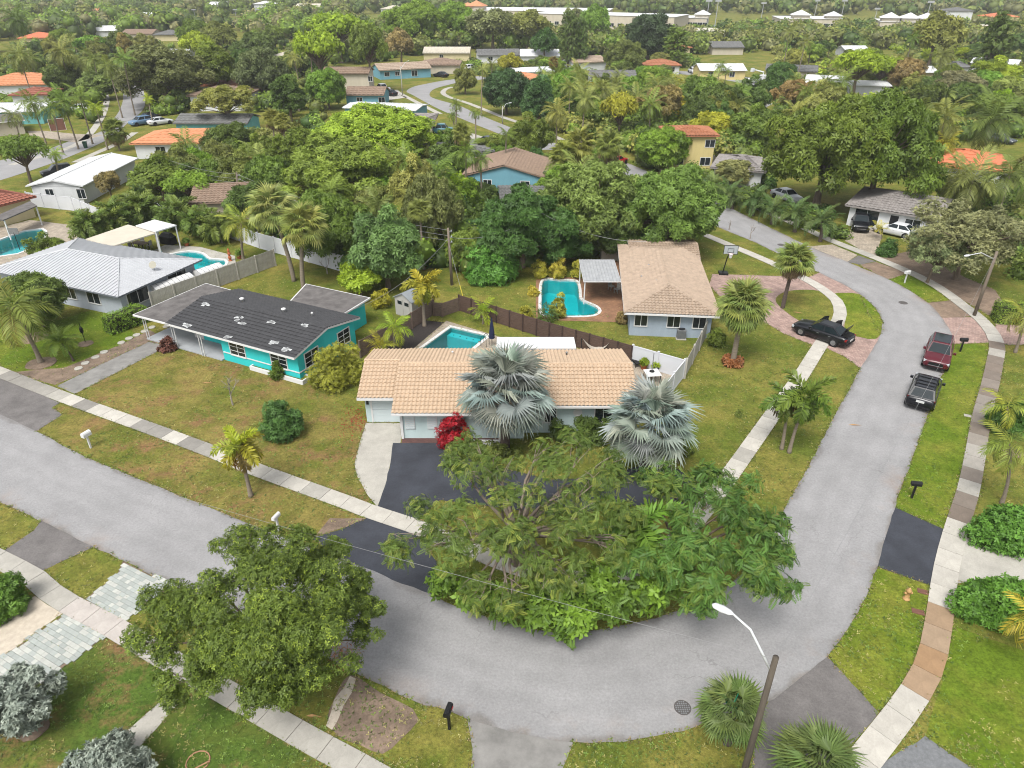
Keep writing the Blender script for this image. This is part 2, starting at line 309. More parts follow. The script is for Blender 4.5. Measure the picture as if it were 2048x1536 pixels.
def offset(poly, d):
    P = [Vector(p[:2]) for p in poly]; n = len(P); A = sum(P[i].x * P[(i + 1) % n].y - P[(i + 1) % n].x * P[i].y for i in range(n)); sg = 1 if A > 0 else -1; out = []
    for i in range(n):
        a = (P[i] - P[i - 1]).normalized(); b = (P[(i + 1) % n] - P[i]).normalized(); na = Vector((a.y, -a.x)) * sg; nb = Vector((b.y, -b.x)) * sg
        m = (na + nb); m = m.normalized() if m.length > 1e-6 else na; out.append(P[i] + m * d / max(0.5, m.dot(na)))
    return out
BIG = [Vector(p) for p in ((-2600, -60), (2600, -60), (2600, 4200), (-2600, 4200))]
HOLES = [offset(p, 0.02) for p in POOLS]
struct('ground', poly_mesh('ground', [BIG] + HOLES, 0.0, GRASS), 'mixed green and dry grass ground of the neighbourhood')
# ---- lawns with their own growth
sheet('lawn', [(113, 772), (330, 690), (600, 756), (735, 845), (712, 940), (745, 1015), (500, 925), (300, 850)], 0.004, GRASS_DRY, 'patchy dry front lawn of the turquoise house')
sheet('lawn', [(70, 861), (120, 806), (427, 917), (731, 1037), (625, 1076), (530, 1061), (328, 979)], 0.004, GRASS_DRY, 'patchy verge with mailboxes along the street at left')
sheet('lawn', [(1789, 1016), (1890, 1060), (1960, 800), (1978, 685), (1905, 690), (1881, 760), (1840, 873)], 0.004, GRASS_LUSH, 'bright green verge beside the two parked crossovers')
sheet('lawn', [(1753, 1136), (1873, 1175), (1850, 1240), (1830, 1330), (1755, 1425), (1652, 1314), (1714, 1228)], 0.004, GRASS_LUSH, 'bright green verge with the fire hydrant')
sheet('lawn', [(1900, 1250), (2130, 1330), (2160, 1580), (1960, 1536), (1850, 1475), (1880, 1380)], 0.004, GRASS_LUSH, 'green lawn at the lower right corner')
sheet('lawn', [(-120, 1440), (0, 1410), (205, 1275), (250, 1290), (500, 1440), (720, 1580), (-150, 1640)], 0.004, GRASS_DEEP, 'deep green lawn with brown patches at the lower left')
sheet('lawn', [(0, 650), (120, 640), (215, 610), (290, 690), (115, 765), (0, 735), (-80, 700)], 0.004, GRASS_LUSH, 'green front lawn of the silver roofed house')
sheet('lawn', [(1775, 558), (1825, 545), (1910, 602), (1854, 605)], 0.004, GRASS_LUSH, 'green verge wedge with the white mailbox on the right')
sheet('soil', [(20, 745), (110, 770), (330, 680), (300, 660), (240, 690), (130, 735)], 0.008, DIRT, 'bare brown strip beside the stepping stones')
struct('soil', poly_mesh('soil', [wobble(smooth(px([(700, 1350), (760, 1385), (826, 1418), (838, 1440), (800, 1480), (765, 1508), (720, 1490), (680, 1475), (655, 1440), (668, 1400)]), .4, True), .09)], .008, DIRT), 'bare dirt patch beside the lower street edge')
sheet('soil', [(652, 1452), (668, 1400), (700, 1352), (712, 1358), (704, 1385), (688, 1410), (676, 1440), (664, 1460)], 0.012, SAND, 'pale shell gravel strip on the dirt patch', 0.12)
sheet('soil', [(660, 1036), (731, 1037), (700, 1052), (632, 1072)], 0.008, DIRT, 'worn tan patch beside the sealed driveway')
# ---- roads
R_N = [(-160, 752), (0, 828), (70, 861), (157, 907), (246, 945), (328, 979), (410, 1013), (478, 1039), (530, 1061), (640, 1100), (765, 1151), (866, 1191), (919, 1215), (1005, 1245), (1107, 1264), (1165, 1264), (1261, 1249), (1380, 1214), (1460, 1170), (1530, 1098), (1580, 997), (1618, 931), (1669, 832), (1700, 777), (1722, 735), (1755, 681), (1765, 650), (1755, 623), (1731, 598), (1700, 577), (1649, 551), (1553, 506), (1512, 486), (1440, 456), (1350, 415), (1270, 375), (1205, 345)]
R_S = [(-160, 930), (0, 1004), (82, 1042), (185, 1093), (239, 1119), (352, 1174), (520, 1253), (697, 1339), (759, 1368), (823, 1402), (885, 1418), (936, 1440), (1040, 1466), (1145, 1484), (1278, 1479), (1421, 1445), (1546, 1397), (1652, 1314), (1676, 1286), (1714, 1228), (1753, 1136), (1789, 1016), (1840, 873), (1881, 760), (1900, 705), (1905, 677), (1898, 657), (1881, 633), (1854, 605), (1809, 575), (1775, 558), (1690, 522), (1614, 491), (1519, 445), (1440, 406), (1360, 370), (1300, 345), (1240, 320)]
def road_strip(label):
    A_ = [(0, 0), (4, 3), (8, 5), (11, 7), (13, 9), (15, 13), (16, 14), (17, 16), (18, 17), (20, 20), (22, 22), (23, 23), (26, 25), (28, 28), (30, 30), (32, 32), (33, 34), (36, 37)]; nA = len(px(R_N)); V = []; v = []; K = 12; rows = 0
    def seg(pts, i, j):
        P = px(pts); S_ = smooth(P, .3); idx = []; q = 0
        for p in (P[i], P[j]): idx.append(min(range(len(S_)), key=lambda k: (S_[k] - p.xy).length))
        return S_[idx[0]:idx[1] + 1]
    def resample(S_, n):
        T = [0.0]
        for a, b in zip(S_, S_[1:]): T.append(T[-1] + (b - a).length)
        out = []; k = 0
        for i in range(n):
            s = T[-1] * i / n
            while k < len(T) - 2 and T[k + 1] < s: k += 1
            out.append(S_[k].lerp(S_[k + 1], (s - T[k]) / max(1e-6, T[k + 1] - T[k])))
        return out
    for (a0, b0), (a1, b1) in zip(A_, A_[1:]):
        n_, s_ = seg(R_N, a0, a1), seg(R_S, b0, b1); L_ = sum((b - a).length for a, b in zip(s_, s_[1:])); n = max(2, int(L_ / .6))
        for p, q in zip(resample(n_, n), resample(s_, n)):
            p = p + Vector((_rj.uniform(-.05, .05), _rj.uniform(-.05, .05))); q = q + Vector((_rj.uniform(-.05, .05), _rj.uniform(-.05, .05)))
            for k in range(K + 1): c = p.lerp(q, k / K); V.append((c.x, c.y, .024)); v.append(k / K)
            rows += 1
    Fc = [(i * (K + 1) + k, (i + 1) * (K + 1) + k, (i + 1) * (K + 1) + k + 1, i * (K + 1) + k + 1) for i in range(rows - 1) for k in range(K)]; me = mesh_np('road', V, [tuple(reversed(f)) for f in Fc], [road_mat()], v); struct('road', me, label)
    HARD.append([Vector(V[i * (K + 1)]) for i in range(rows)] + [Vector(V[i * (K + 1) + K]) for i in reversed(range(rows))])
road_strip('pale grey asphalt street curving round the corner house')
def ribbon(name, L, R, m, z, label):
    struct(name, poly_mesh(name, [smooth(px(L), 1.5) + list(reversed(smooth(px(R), 1.5)))], z, m), label)
ribbon('road', [(-60, 336), (0, 321), (79, 304), (144, 281), (202, 263), (232, 232), (244, 208), (246, 188), (238, 175), (222, 165)], [(-60, 376), (0, 361), (92, 331), (150, 309), (219, 277), (256, 246), (284, 222), (291, 202), (288, 185), (282, 172), (268, 160)], ASPHALT, 0.024, 'far curved street at upper left')
ribbon('road', [(1085, 300), (996, 267), (919, 236), (871, 215), (827, 191), (813, 183), (826, 174), (851, 168), (890, 161), (960, 152)], [(1150, 300), (1042, 263), (964, 232), (919, 212), (871, 198), (859, 190), (867, 179), (892, 171), (925, 164), (980, 157)], ASPHALT, 0.024, 'far winding street at upper centre')
ribbon('road', [(1330, 146), (1400, 152), (1450, 160), (1500, 172), (1502, 190), (1512, 206), (1530, 216)], [(1330, 140), (1400, 145), (1450, 150), (1533, 160), (1534, 172), (1520, 188), (1528, 200), (1545, 208)], ASPHALT, 0.024, 'far street at upper right with the bucket truck')
for pts, lab in (([(193, 303), (150, 330), (250, 290), (232, 283)], None),):
    pass
# ---- aprons, driveways, paths (sheets a few millimetres apart)
sheet('driveway_apron', [(-60, 733), (0, 757), (40, 772), (120, 806), (104, 815), (124, 830), (70, 865), (0, 835), (-60, 806)], 0.012, OLD_ASPHALT, 'worn blotchy asphalt apron at the left edge')
sheet('driveway', [(113, 772), (297, 684), (321, 688), (325, 698), (150, 788)], 0.012, CONC_OLD, 'weathered grey driveway leading to the turquoise carport')
sheet('driveway_apron', [(5, 1103), (68, 1061), (84, 1040), (190, 1093), (80, 1144)], 0.012, OLD_ASPHALT, 'dark stained asphalt apron at lower left')
sheet('driveway', [(732, 846), (806, 846), (803, 870), (801, 886), (786, 887), (781, 925), (770, 973), (755, 1014), (735, 990), (713, 950), (709, 928), (718, 890)], 0.012, CONC, 'pale concrete strip drive in front of the garage', 0.02)
sheet('driveway', [(786, 886), (899, 886), (985, 930), (1100, 960), (1200, 955), (1300, 925), (1360, 940), (1430, 1010), (1410, 1050), (1330, 1000), (1230, 1020), (1100, 1030), (960, 1010), (880, 1000), (835, 1040), (862, 1110), (875, 1125), (868, 1196), (765, 1155), (700, 1126), (622, 1077), (680, 1060), (731, 1038), (755, 1013), (770, 972), (781, 925)], 0.016, SEAL, 'freshly sealed black circular driveway of the corner house', 0.04)
sheet('walkway', [(805, 868), (1000, 868), (1000, 887), (803, 886)], 0.02, RED_BRICK, 'dark red brick walk along the front wall', 0)
PDRIVE = [(1425, 548), (1519, 551), (1615, 555), (1640, 545), (1660, 552), (1718, 588), (1763, 680), (1724, 740), (1690, 714), (1656, 698), (1621, 689), (1567, 667), (1524, 641), (1440, 594), (1418, 570)]
sheet('driveway', PDRIVE, 0.012, PINK_PAVER, 'pink brick paver circular driveway under the black sedan', 0.02)
struct('lawn', poly_mesh('lawn', [smooth(px([(1638, 582), (1600, 580), (1567, 585), (1551, 600), (1567, 620), (1601, 643), (1640, 655), (1664, 641), (1669, 619), (1658, 595)]), 0.5, True)], 0.02, GRASS), 'round grass island with the leaning sabal palm')
struct('lawn', poly_mesh('lawn', [smooth(px([(1666, 588), (1690, 586), (1716, 588), (1740, 604), (1757, 626), (1764, 652), (1752, 678), (1718, 674), (1690, 664), (1691, 626), (1682, 602)]), 0.5, True)], 0.02, GRASS_LUSH), 'grass island between the pink driveway and the street')
sheet('driveway', [(1690, 482), (1705, 452), (1700, 425), (1770, 425), (1765, 470), (1750, 515)], 0.012, TAN_PAVER, 'tan paver forecourt under the black SUV', 0.02)
sheet('driveway_apron', [(1618, 493), (1665, 489), (1715, 510), (1694, 524)], 0.012, TAN_PAVER, 'cream paver apron opposite the sabal palm', 0.02)
sheet('driveway_apron', [(1694, 524), (1717, 511), (1752, 523), (1720, 530)], 0.016, OLD_ASPHALT, 'grey asphalt patch between two paver aprons')
sheet('driveway_apron', [(1718, 530), (1752, 524), (1815, 546), (1777, 560)], 0.012, BROWN_PAVER, 'brown paver apron left of the white mailbox', 0.02)
sheet('driveway', [(1760, 515), (1830, 500), (1930, 555), (1990, 580), (2030, 640), (1975, 630), (1900, 585), (1830, 547)], 0.012, BROWN_PAVER, 'brown paver forecourt under the grey green tree', 0.02)
sheet('driveway_apron', [(1853, 606), (1910, 600), (1950, 632), (1884, 638)], 0.012, BROWN_PAVER, 'brown paver apron before the leaning street light', 0.02)
sheet('driveway_apron', [(1882, 636), (1955, 634), (1979, 686), (1904, 688)], 0.016, PINK_PAVER, 'pink paver apron beside the black mailbox at right', 0.02)
sheet('driveway', [(1990, 645), (2080, 650), (2080, 690), (1995, 690)], 0.012, PINK_PAVER, 'pink paver drive at the right edge', 0.02)
sheet('driveway_apron', [(1788, 1014), (1890, 1060), (1874, 1176), (1754, 1133)], 0.012, SEAL, 'black sealed driveway apron at right', 0.02)
sheet('driveway', [(1895, 1052), (1960, 1090), (2120, 1128), (2120, 1190), (1960, 1160), (1880, 1172)], 0.012, CONC, 'pale concrete drive between the two round hedges', 0.02)
sheet('driveway', [(934, 1436), (1040, 1460), (1148, 1480), (1122, 1545), (1110, 1600), (942, 1600), (945, 1500)], 0.012, CONC_OLD, 'grey concrete driveway at the bottom edge')
sheet('driveway', [(1540, 1398), (1654, 1312), (1757, 1425), (1690, 1503), (1640, 1560), (1500, 1580), (1510, 1450)], 0.012, OLD_ASPHALT, 'dark asphalt apron at the bottom right')
sheet('driveway', [(1850, 1472), (1990, 1570), (1960, 1620), (1700, 1620), (1760, 1530)], 0.012, GRAVEL, 'grey gravel drive at the bottom right corner')
sheet('path', [(325, 1400), (372, 1392), (292, 1480), (230, 1545), (180, 1530), (245, 1470)], 0.012, CONC, 'narrow concrete path crossing the lower left lawn', 0.02)
sheet('driveway', [(-60, 1275), (0, 1232), (70, 1192), (128, 1225), (10, 1312), (-60, 1360)], 0.012, SAND, 'cream gravel strip beside the pale paver walk', 0.08)
sheet('path', [(950, 430), (988, 422), (1000, 440), (968, 455)], 0.012, CONC, 'pale patio slab behind the centre trees', 0.02)
sheet('driveway', [(55, 262), (90, 262), (150, 268), (210, 270), (150, 285), (60, 272)], 0.03, TAN_PAVER, 'tan driveway of the flat roofed garage at upper left', 0.02)
sheet('driveway', [(740, 190), (790, 186), (815, 195), (780, 200)], 0.03, CONC, 'far driveway with the white pickup', 0.02)
sheet('driveway', [(860, 270), (930, 262), (985, 280), (920, 300)], 0.03, CONC, 'far driveway with the teal pickup', 0.02)
sheet('driveway', [(1060, 345), (1110, 320), (1130, 335), (1100, 360)], 0.03, CONC, 'short driveway with the white crossover behind the palms', 0.02)
# ---- main yard: pavers round the pool, mulch bed
sheet('mulch_bed', [(760, 702), (845, 640), (890, 645), (815, 712)], 0.012, MULCH, 'black mulch bed beside the rectangular pool')
HARD += [MAIN_POOL, KIDNEY_POOL]
YARD = px([(812, 710), (893, 642), (1020, 680), (1160, 700), (1165, 730), (820, 730)])
struct('patio', poly_mesh('patio', [YARD, offset(MAIN_POOL, 0.03)], 0.02, TAN_PAVER), 'pale paver deck round the rectangular pool')
sheet('patio', [(1258, 735), (1270, 722), (1362, 748), (1330, 782), (1262, 800)], 0.02, TAN_PAVER, 'small paver terrace inside the white fence', 0)
DECK2 = px([(1072, 555), (1168, 555), (1168, 520), (1250, 520), (1252, 645), (1072, 640)])
struct('patio', poly_mesh('patio', [DECK2, offset(KIDNEY_POOL, 0.03)], 0.02, DECK_BRICK), 'orange brick deck round the bent pool')
DECK3 = px([(270, 520), (330, 490), (400, 494), (470, 512), (472, 535), (395, 560), (300, 560)])
struct('patio', poly_mesh('patio', [DECK3, offset(LAGOON, 0.03)], 0.02, CONC), 'pale deck round the pool behind the silver house')
DECK4 = px([(-60, 470), (60, 440), (180, 455), (150, 490), (90, 515), (-60, 540)])
struct('patio', poly_mesh('patio', [DECK4, offset(FAR_POOL, 0.03)], 0.02, TAN_PAVER), 'paver deck round the far left pool')
BASIN = mat('pool_plaster', C(196, 220, 220), 0.7, 0.08, 0.6)
def pool(poly, label, depth=1.5, cop=WHITE, bm_=None):
    ctr = sum((Vector(p[:2]) for p in poly), Vector((0, 0))) / len(poly); t = thing('swimming_pool', label, 'pool', (ctr.x, ctr.y, 0)); P = [Vector(p[:2]) - ctr for p in poly]; n = len(P)
    A = sum(P[i].x * P[(i + 1) % n].y - P[(i + 1) % n].x * P[i].y for i in range(n))
    if A < 0: P.reverse()
    b = MB(); b.add([(p.x, p.y, 0.0) for p in P] + [(p.x, p.y, -depth) for p in P], [tuple(range(n, 2 * n))] + [((i + 1) % n, i, n + i, n + (i + 1) % n) for i in range(n)]); b.obj('basin', bm_ or BASIN, t)
    MBw = MB(); MBw.add([(p.x, p.y, -0.12) for p in P], [tuple(range(n))]); MBw.obj('water', MATS['pool_water'], t)
    o = offset(P, 0.28); c = MB(); z0, z1 = 0.0, 0.045
    V = [(p.x, p.y, z1) for p in P] + [(p.x, p.y, z1) for p in o] + [(p.x, p.y, z0) for p in o] + [(p.x, p.y, -0.02) for p in P]
    c.add(V, [(i, n + i, n + (i + 1) % n, (i + 1) % n) for i in range(n)] + [(n + i, 2 * n + i, 2 * n + (i + 1) % n, n + (i + 1) % n) for i in range(n)] + [(3 * n + i, i, (i + 1) % n, 3 * n + (i + 1) % n) for i in range(n)]); c.obj('coping', cop, t)
    return t, P
mp, Pm = pool(MAIN_POOL, 'rectangular teal pool behind the peach tiled corner house', bm_=mat('teal_plaster', C(132, 178, 176), .7, .1, .6))
s = MB(); a, b = Vector(_p1) - mp.location.xy, Vector(_p1 + _ux * 3.6) - mp.location.xy
s.prism([a + _uy * 0.02 + _ux * 0.02, b + _uy * 0.02 - _ux * 0.02, b + _uy * 0.75 - _ux * 0.02, a + _uy * 0.75 + _ux * 0.02], -1.49, -0.45); s.obj('bench_step', BASIN, mp)
for k in range(5):
    d = MB(); q = a + _ux * (0.5 + k * 0.65) + _uy * 0.4; d.lathe([(0.06, 0), (0.06, 0.02)], 10, (q.x, q.y, -0.45)); d.obj('step_marker', BLACK, mp)
pool(KIDNEY_POOL, 'bent turquoise pool with white coping on the orange brick deck')
pool(LAGOON, 'bright blue pool behind the silver roofed house')
pool(FAR_POOL, 'teal pool by the red tiled house at the left edge')
# ---- sidewalks: each slab a piece
rs = random.Random(11)
def sidewalk(pts, width, label, colfn, step=1.5, z=0.03):
    P = smooth(px(pts), 0.25); T = [0.0]
    for i in range(1, len(P)): T.append(T[-1] + (P[i] - P[i - 1]).length)
    def at(s):
        s = min(max(s, 0), T[-1] - 1e-4)
        import bisect
        i = max(1, min(len(T) - 1, bisect.bisect_right(T, s))); f = (s - T[i - 1]) / max(1e-6, T[i] - T[i - 1]); p = P[i - 1].lerp(P[i], f)
        i0, i1 = max(0, i - 3), min(len(P) - 1, i + 2); d = (P[i1] - P[i0]).normalized(); return p, Vector((-d.y, d.x))
    N = int(T[-1] / step); E_ = [at(k * step) for k in range(N + 1)]
    base = poly_mesh('sidewalk', [[p + n * (width / 2 - 0.02) for p, n in E_] + [p - n * (width / 2 - 0.02) for p, n in reversed(E_)]], z - 0.004, DIRT)
    root = struct('sidewalk', base, label); HARD.append([p + n * (width / 2) for p, n in E_] + [p - n * (width / 2) for p, n in reversed(E_)])
    for k in range(N):
        (p0, n0), (p1, n1) = at(k * step + 0.012), at((k + 1) * step - 0.012); c = (p0 + p1) / 2; h = width / 2; V = [p0 - n0 * h, p1 - n1 * h, p1 + n1 * h, p0 + n0 * h]
        m = MB(); dz = rs.uniform(0, 0.012); m.prism([v - c for v in V], 0.0, 0.03 + dz); o = m.obj('slab', SLAB, root, loc=(c.x, c.y, z - 0.002)); u, v_, _ = PR((c.x, c.y, 0)); o.color = (*colfn(u, v_), 1)
CL, CM, CD = C(208, 203, 192), C(188, 184, 174), C(154, 150, 143)
def lerp3(a, b, t): return tuple(x + (y - x) * t for x, y in zip(a, b))
def col_in(u, v):
    k = rs.uniform(0.93, 1.05)
    if u < 440 and v < 930: q = lerp3(CD, CM, rs.random()) if rs.random() < 0.7 else CL
    else: q = CL if rs.random() < 0.9 else CM
    return tuple(x * k for x in q)
def col_out(u, v):
    k = rs.uniform(0.92, 1.05)
    if v < 690: q = lerp3(CM, CL, rs.random())
    elif v < 1050: q = lerp3(C(134, 120, 108), CM, rs.random() ** 1.3)
    elif v < 1225: q = CL
    elif v < 1400: q = lerp3(C(178, 142, 104), C(174, 156, 134), rs.random())
    else: q = CL
    return tuple(x * k for x in q)
sidewalk([(-100, 705), (17, 752), (135, 798), (304, 859), (432, 907), (507, 938), (700, 1008), (743, 1025), (825, 1052), (930, 1095), (1010, 1128), (1090, 1150), (1180, 1158), (1270, 1140), (1350, 1085), (1420, 1005), (1478, 925), (1561, 808), (1601, 754), (1644, 686), (1674, 646), (1680, 623), (1668, 597), (1617, 562), (1540, 525), (1474, 497), (1400, 466)], 1.1, 'pale slab sidewalk curving past the corner house', col_in)
sidewalk([(1380, 362), (1430, 384), (1480, 402), (1540, 427), (1600, 453), (1656, 479), (1676, 487), (1758, 519), (1823, 547), (1861, 566), (1895, 588), (1929, 614), (1960, 638), (1985, 668), (1994, 694), (1990, 722), (1980, 770), (1963, 835), (1949, 917), (1936, 982), (1918, 1040), (1902, 1095), (1889, 1156), (1878, 1238), (1861, 1324), (1826, 1392), (1775, 1461), (1720, 1530), (1650, 1600)], 1.15, 'stained outer sidewalk along the right side of the street', col_out)
sidewalk([(-80, 1080), (0, 1120), (68, 1156), (103, 1187), (154, 1218), (195, 1238), (250, 1269), (340, 1322), (434, 1375), (513, 1420), (615, 1478), (722, 1536), (790, 1575)], 1.05, 'slab sidewalk crossing the lower left lawn', lambda u, v: tuple(x * 1.0 for x in (CM if u > 260 or u < 120 else C(204, 196, 188))), 1.6)
for pts, lab in (([(22, 330), (76, 315), (160, 285), (200, 240), (213, 205), (214, 180), (250, 163)], 'far pale sidewalk along the left curved street'),
                 ([(150, 325), (195, 305), (235, 287), (270, 265)], 'short far sidewalk beside the orange roofed house'), ([(318, 227), (330, 212), (338, 200)], 'short far sidewalk under the olive tree'),
                 ([(1125, 280), (1060, 253), (1005, 234), (940, 208), (900, 195), (886, 186), (892, 178), (905, 174)], 'far pale sidewalk right of the winding street'),
                 ([(790, 180), (800, 187), (840, 208), (880, 228)], 'far pale sidewalk left of the winding street'), ([(1530, 210), (1526, 200), (1533, 192), (1545, 184)], 'far pale curved sidewalk at upper right')):
    P = smooth(px(pts), 1.5); Nn = []
    for i in range(len(P)):
        d = (P[min(i + 1, len(P) - 1)] - P[max(i - 1, 0)]).normalized(); Nn.append(Vector((-d.y, d.x)))
    struct('sidewalk', poly_mesh('sidewalk', [[p + n * 0.65 for p, n in zip(P, Nn)] + [p - n * 0.65 for p, n in reversed(list(zip(P, Nn)))]], 0.03, CONC), lab)
# ---- block pavers at lower left, one by one
def pavers(poly_px, label, ang):
    Pw = [p.xy for p in px(poly_px)]; c = sum(Pw, Vector((0, 0))) / len(Pw); root = struct('paver_walk', poly_mesh('paver_walk', [Pw], 0.014, DIRT), label)
    R = Matrix.Rotation(ang, 2); me = {}
    for s_, (bx, by) in enumerate(((0.36, 0.23), (0.23, 0.23))):
        m = MB(); m.box(-bx / 2 + 0.006, bx / 2 - 0.006, -by / 2 + 0.006, by / 2 - 0.006, 0, 0.035); me[s_] = m.mesh('paver', PAVER)
    def inside(q):
        r = False
        for i in range(len(Pw)):
            a, b = Pw[i], Pw[i - 1]
            if (a.y > q.y) != (b.y > q.y) and q.x < (b.x - a.x) * (q.y - a.y) / (b.y - a.y) + a.x: r = not r
        return r
    for j in range(-26, 27):
        x = -8.0 + (0.15 if j % 2 else 0) + rs.choice((0, 0.23))
        while x < 8:
            s_ = 0 if rs.random() < 0.68 else 1; wd = (0.36, 0.23)[s_]; q = R @ Vector((x + wd / 2, j * 0.23)) + c
            if inside(q):
                col = C(180, 186, 180) if s_ == 0 and rs.random() < 0.85 else C(204, 205, 197)
                o = link('paver', me[s_], root, (q.x, q.y, 0.012 + rs.uniform(0, 0.006)), (0, 0, ang), color=[(lambda f: tuple(v * f for v in col))(rs.uniform(0.9, 1.06))][0])
            x += wd
_sa = G(250, 1269) - G(103, 1187); SANG = math.atan2(_sa.y, _sa.x)
pavers([(246, 1122), (352, 1173), (312, 1190), (250, 1242), (172, 1197), (234, 1150)], 'pale grey green block paver apron by the street', SANG)
pavers([(128, 1230), (207, 1276), (125, 1336), (30, 1400), (-60, 1440), (-60, 1352), (12, 1308)], 'pale grey green block paver walk beside the gravel strip', SANG)
# ================================================================ VEGETATION
NR = np.random.default_rng(7)
def unit(a): return a / np.maximum(np.linalg.norm(a, axis=-1, keepdims=True), 1e-9)
def leafT(w=0.5, fold=0.12, droop=0.0): return np.array([[[0, 0, 0], [w / 2, 0.45, fold], [0, 1, -droop], [-w / 2, 0.45, fold]]], float)
def tuftT(k, w=0.45, seed=0, spread=1.0):
    r = np.random.default_rng(seed); out = []
    for i in range(k):
        a = 2 * PI * i / k + r.uniform(-0.4, 0.4); e = r.uniform(-0.2, 0.5); L = r.uniform(0.75, 1.1); T = leafT(w)[0] * L
        R = np.array(Matrix.Rotation(a, 3, 'Z') @ Matrix.Rotation(e, 3, 'X')); out.append(T @ R.T + np.array([r.uniform(-.12, .12), r.uniform(-.12, .12), 0]) * spread)
    return np.array(out)
def sprayT(n, w=0.14, ll=0.34, droop=0.25):
    """pinnate leaf: pairs of leaflets on a drooping rib"""
    out = []
    for i in range(n):
        t = (i + 1) / n; L = ll * (0.6 + 0.8 * math.sin(PI * min(1, t * 0.9 + 0.08)) * 0.6)
        for s in (-1, 1):
            b = np.array([0, t, -droop * t * t]); d = np.array([s * 0.85, 0.5, -0.25]); d /= np.linalg.norm(d); q = np.array([0.5 * s, -0.85, 0.0]) * w * 0.5
            out.append([b, b + d * L * 0.5 + q * 1.0 + [0, 0, .02], b + d * L, b + d * L * 0.5 - q * 1.0 + [0, 0, .02]])
    return np.array(out)
FINE = sprayT(8, .1, .27, .35); T4 = tuftT(4, .48, 6); T1 = leafT(0.55); T3 = tuftT(3, 0.5, 1); T5 = tuftT(5, 0.42, 2); T6 = tuftT(6, 0.36, 4); SPRAY = sprayT(7); FEATHER = sprayT(8, 0.2, 0.3, 0.3)
def scatter(T, pos, d, n, size):
    y = unit(d); x = unit(np.cross(y, n)); z = np.cross(x, y); M = np.stack([x, y, z], 1) * size[:, None, None]       # rows: axes
    V = np.einsum('kqa,nab->nkqb', T, M) + pos[:, None, None, :]; N, k = len(pos), T.shape[0]
    return V.reshape(-1, 3), np.arange(N * k * 4).reshape(-1, 4)
def cloud(cl, n, size, T=T5, up=0.45, droop=0.3, fill=0.5, rng=NR, ctr=None, out=0.4):
    c = np.array([q[0] for q in cl], float); r = np.array([q[1] for q in cl], float)
    if r.ndim == 1: r = np.repeat(r[:, None], 3, 1)
    wt = (r[:, 0] * r[:, 1]) ** 1.0; i = rng.choice(len(cl), n, p=wt / wt.sum()); ctr = c.mean(0) if ctr is None else np.array(ctr)
    d = unit(rng.normal(size=(n, 3)) + out * unit(c[i] - ctr + 1e-3) + np.array([0, 0, 0.3])); rad = rng.uniform(fill, 1.08, n) ** 0.7
    pos = c[i] + r[i] * d * rad[:, None]; nn = unit(d + up * np.array([0, 0, 1]) + 0.55 * rng.normal(size=(n, 3)))
    t = np.cross(nn, rng.normal(size=(n, 3))) + d * 0.5 + np.array([0, 0, -droop]); t = t - nn * (t * nn).sum(1, keepdims=True)
    sz = size * rng.uniform(0.7, 1.25, n); V, Fc = scatter(T, pos, t, nn, sz)
    cv = np.clip(rng.normal(0.45, 0.22, len(cl))[i] * 0.6 + rng.uniform(0, 0.55, n), 0, 1); return V, Fc, np.repeat(cv, T.shape[0] * 4)
def cores(cl, f=.8, nu=7, nv=4):
    """solid hearts of leaf clumps, so that a thicket is not see-through"""
    V = []; Fc = []; o = 0
    for c, r in cl:
        for j in range(nv + 1):
            a = PI * j / nv * .92 + .05
            for i in range(nu): b = 2 * PI * (i + .5 * (j % 2)) / nu; V.append((c[0] + r[0] * f * math.sin(a) * math.cos(b), c[1] + r[1] * f * math.sin(a) * math.sin(b), max(.01, c[2] + r[2] * f * math.cos(a))))
        for j in range(nv):
            for i in range(nu): Fc.append((o + j * nu + i, o + (j + 1) * nu + i, o + (j + 1) * nu + (i + 1) % nu, o + j * nu + (i + 1) % nu))
        Fc.append((o, o + 1, o + 3, o + 5)); o += nu * (nv + 1)
    return np.array(V), np.array(Fc)
def cloud_mesh(name, *a, mats=(None,), **k):
    V, Fc, v = cloud(*a, **k); return mesh_np(name, V, Fc, [mats[0] or LEAF], v)
def clumps(rng, R, Rz, zc, k, rc, low=-0.35, jit=0.25, core=True):
    out = []; ga = PI * (3 - 5 ** 0.5)
    for i in range(k):
        z = 1 - (i + 0.5) / k * (1 - low); q = math.sqrt(max(0, 1 - z * z)); a = i * ga + rng.uniform(-.3, .3); f = 0.76 + rng.uniform(-jit, jit) * 0.8
        rr = rc * rng.uniform(0.75, 1.3); out.append(((R * q * math.cos(a) * f, R * q * math.sin(a) * f, zc + Rz * z * f), (rr, rr, rr * 0.8)))
    if core: out.append(((0, 0, zc), (R * 0.5, R * 0.5, Rz * 0.5)))
    return out
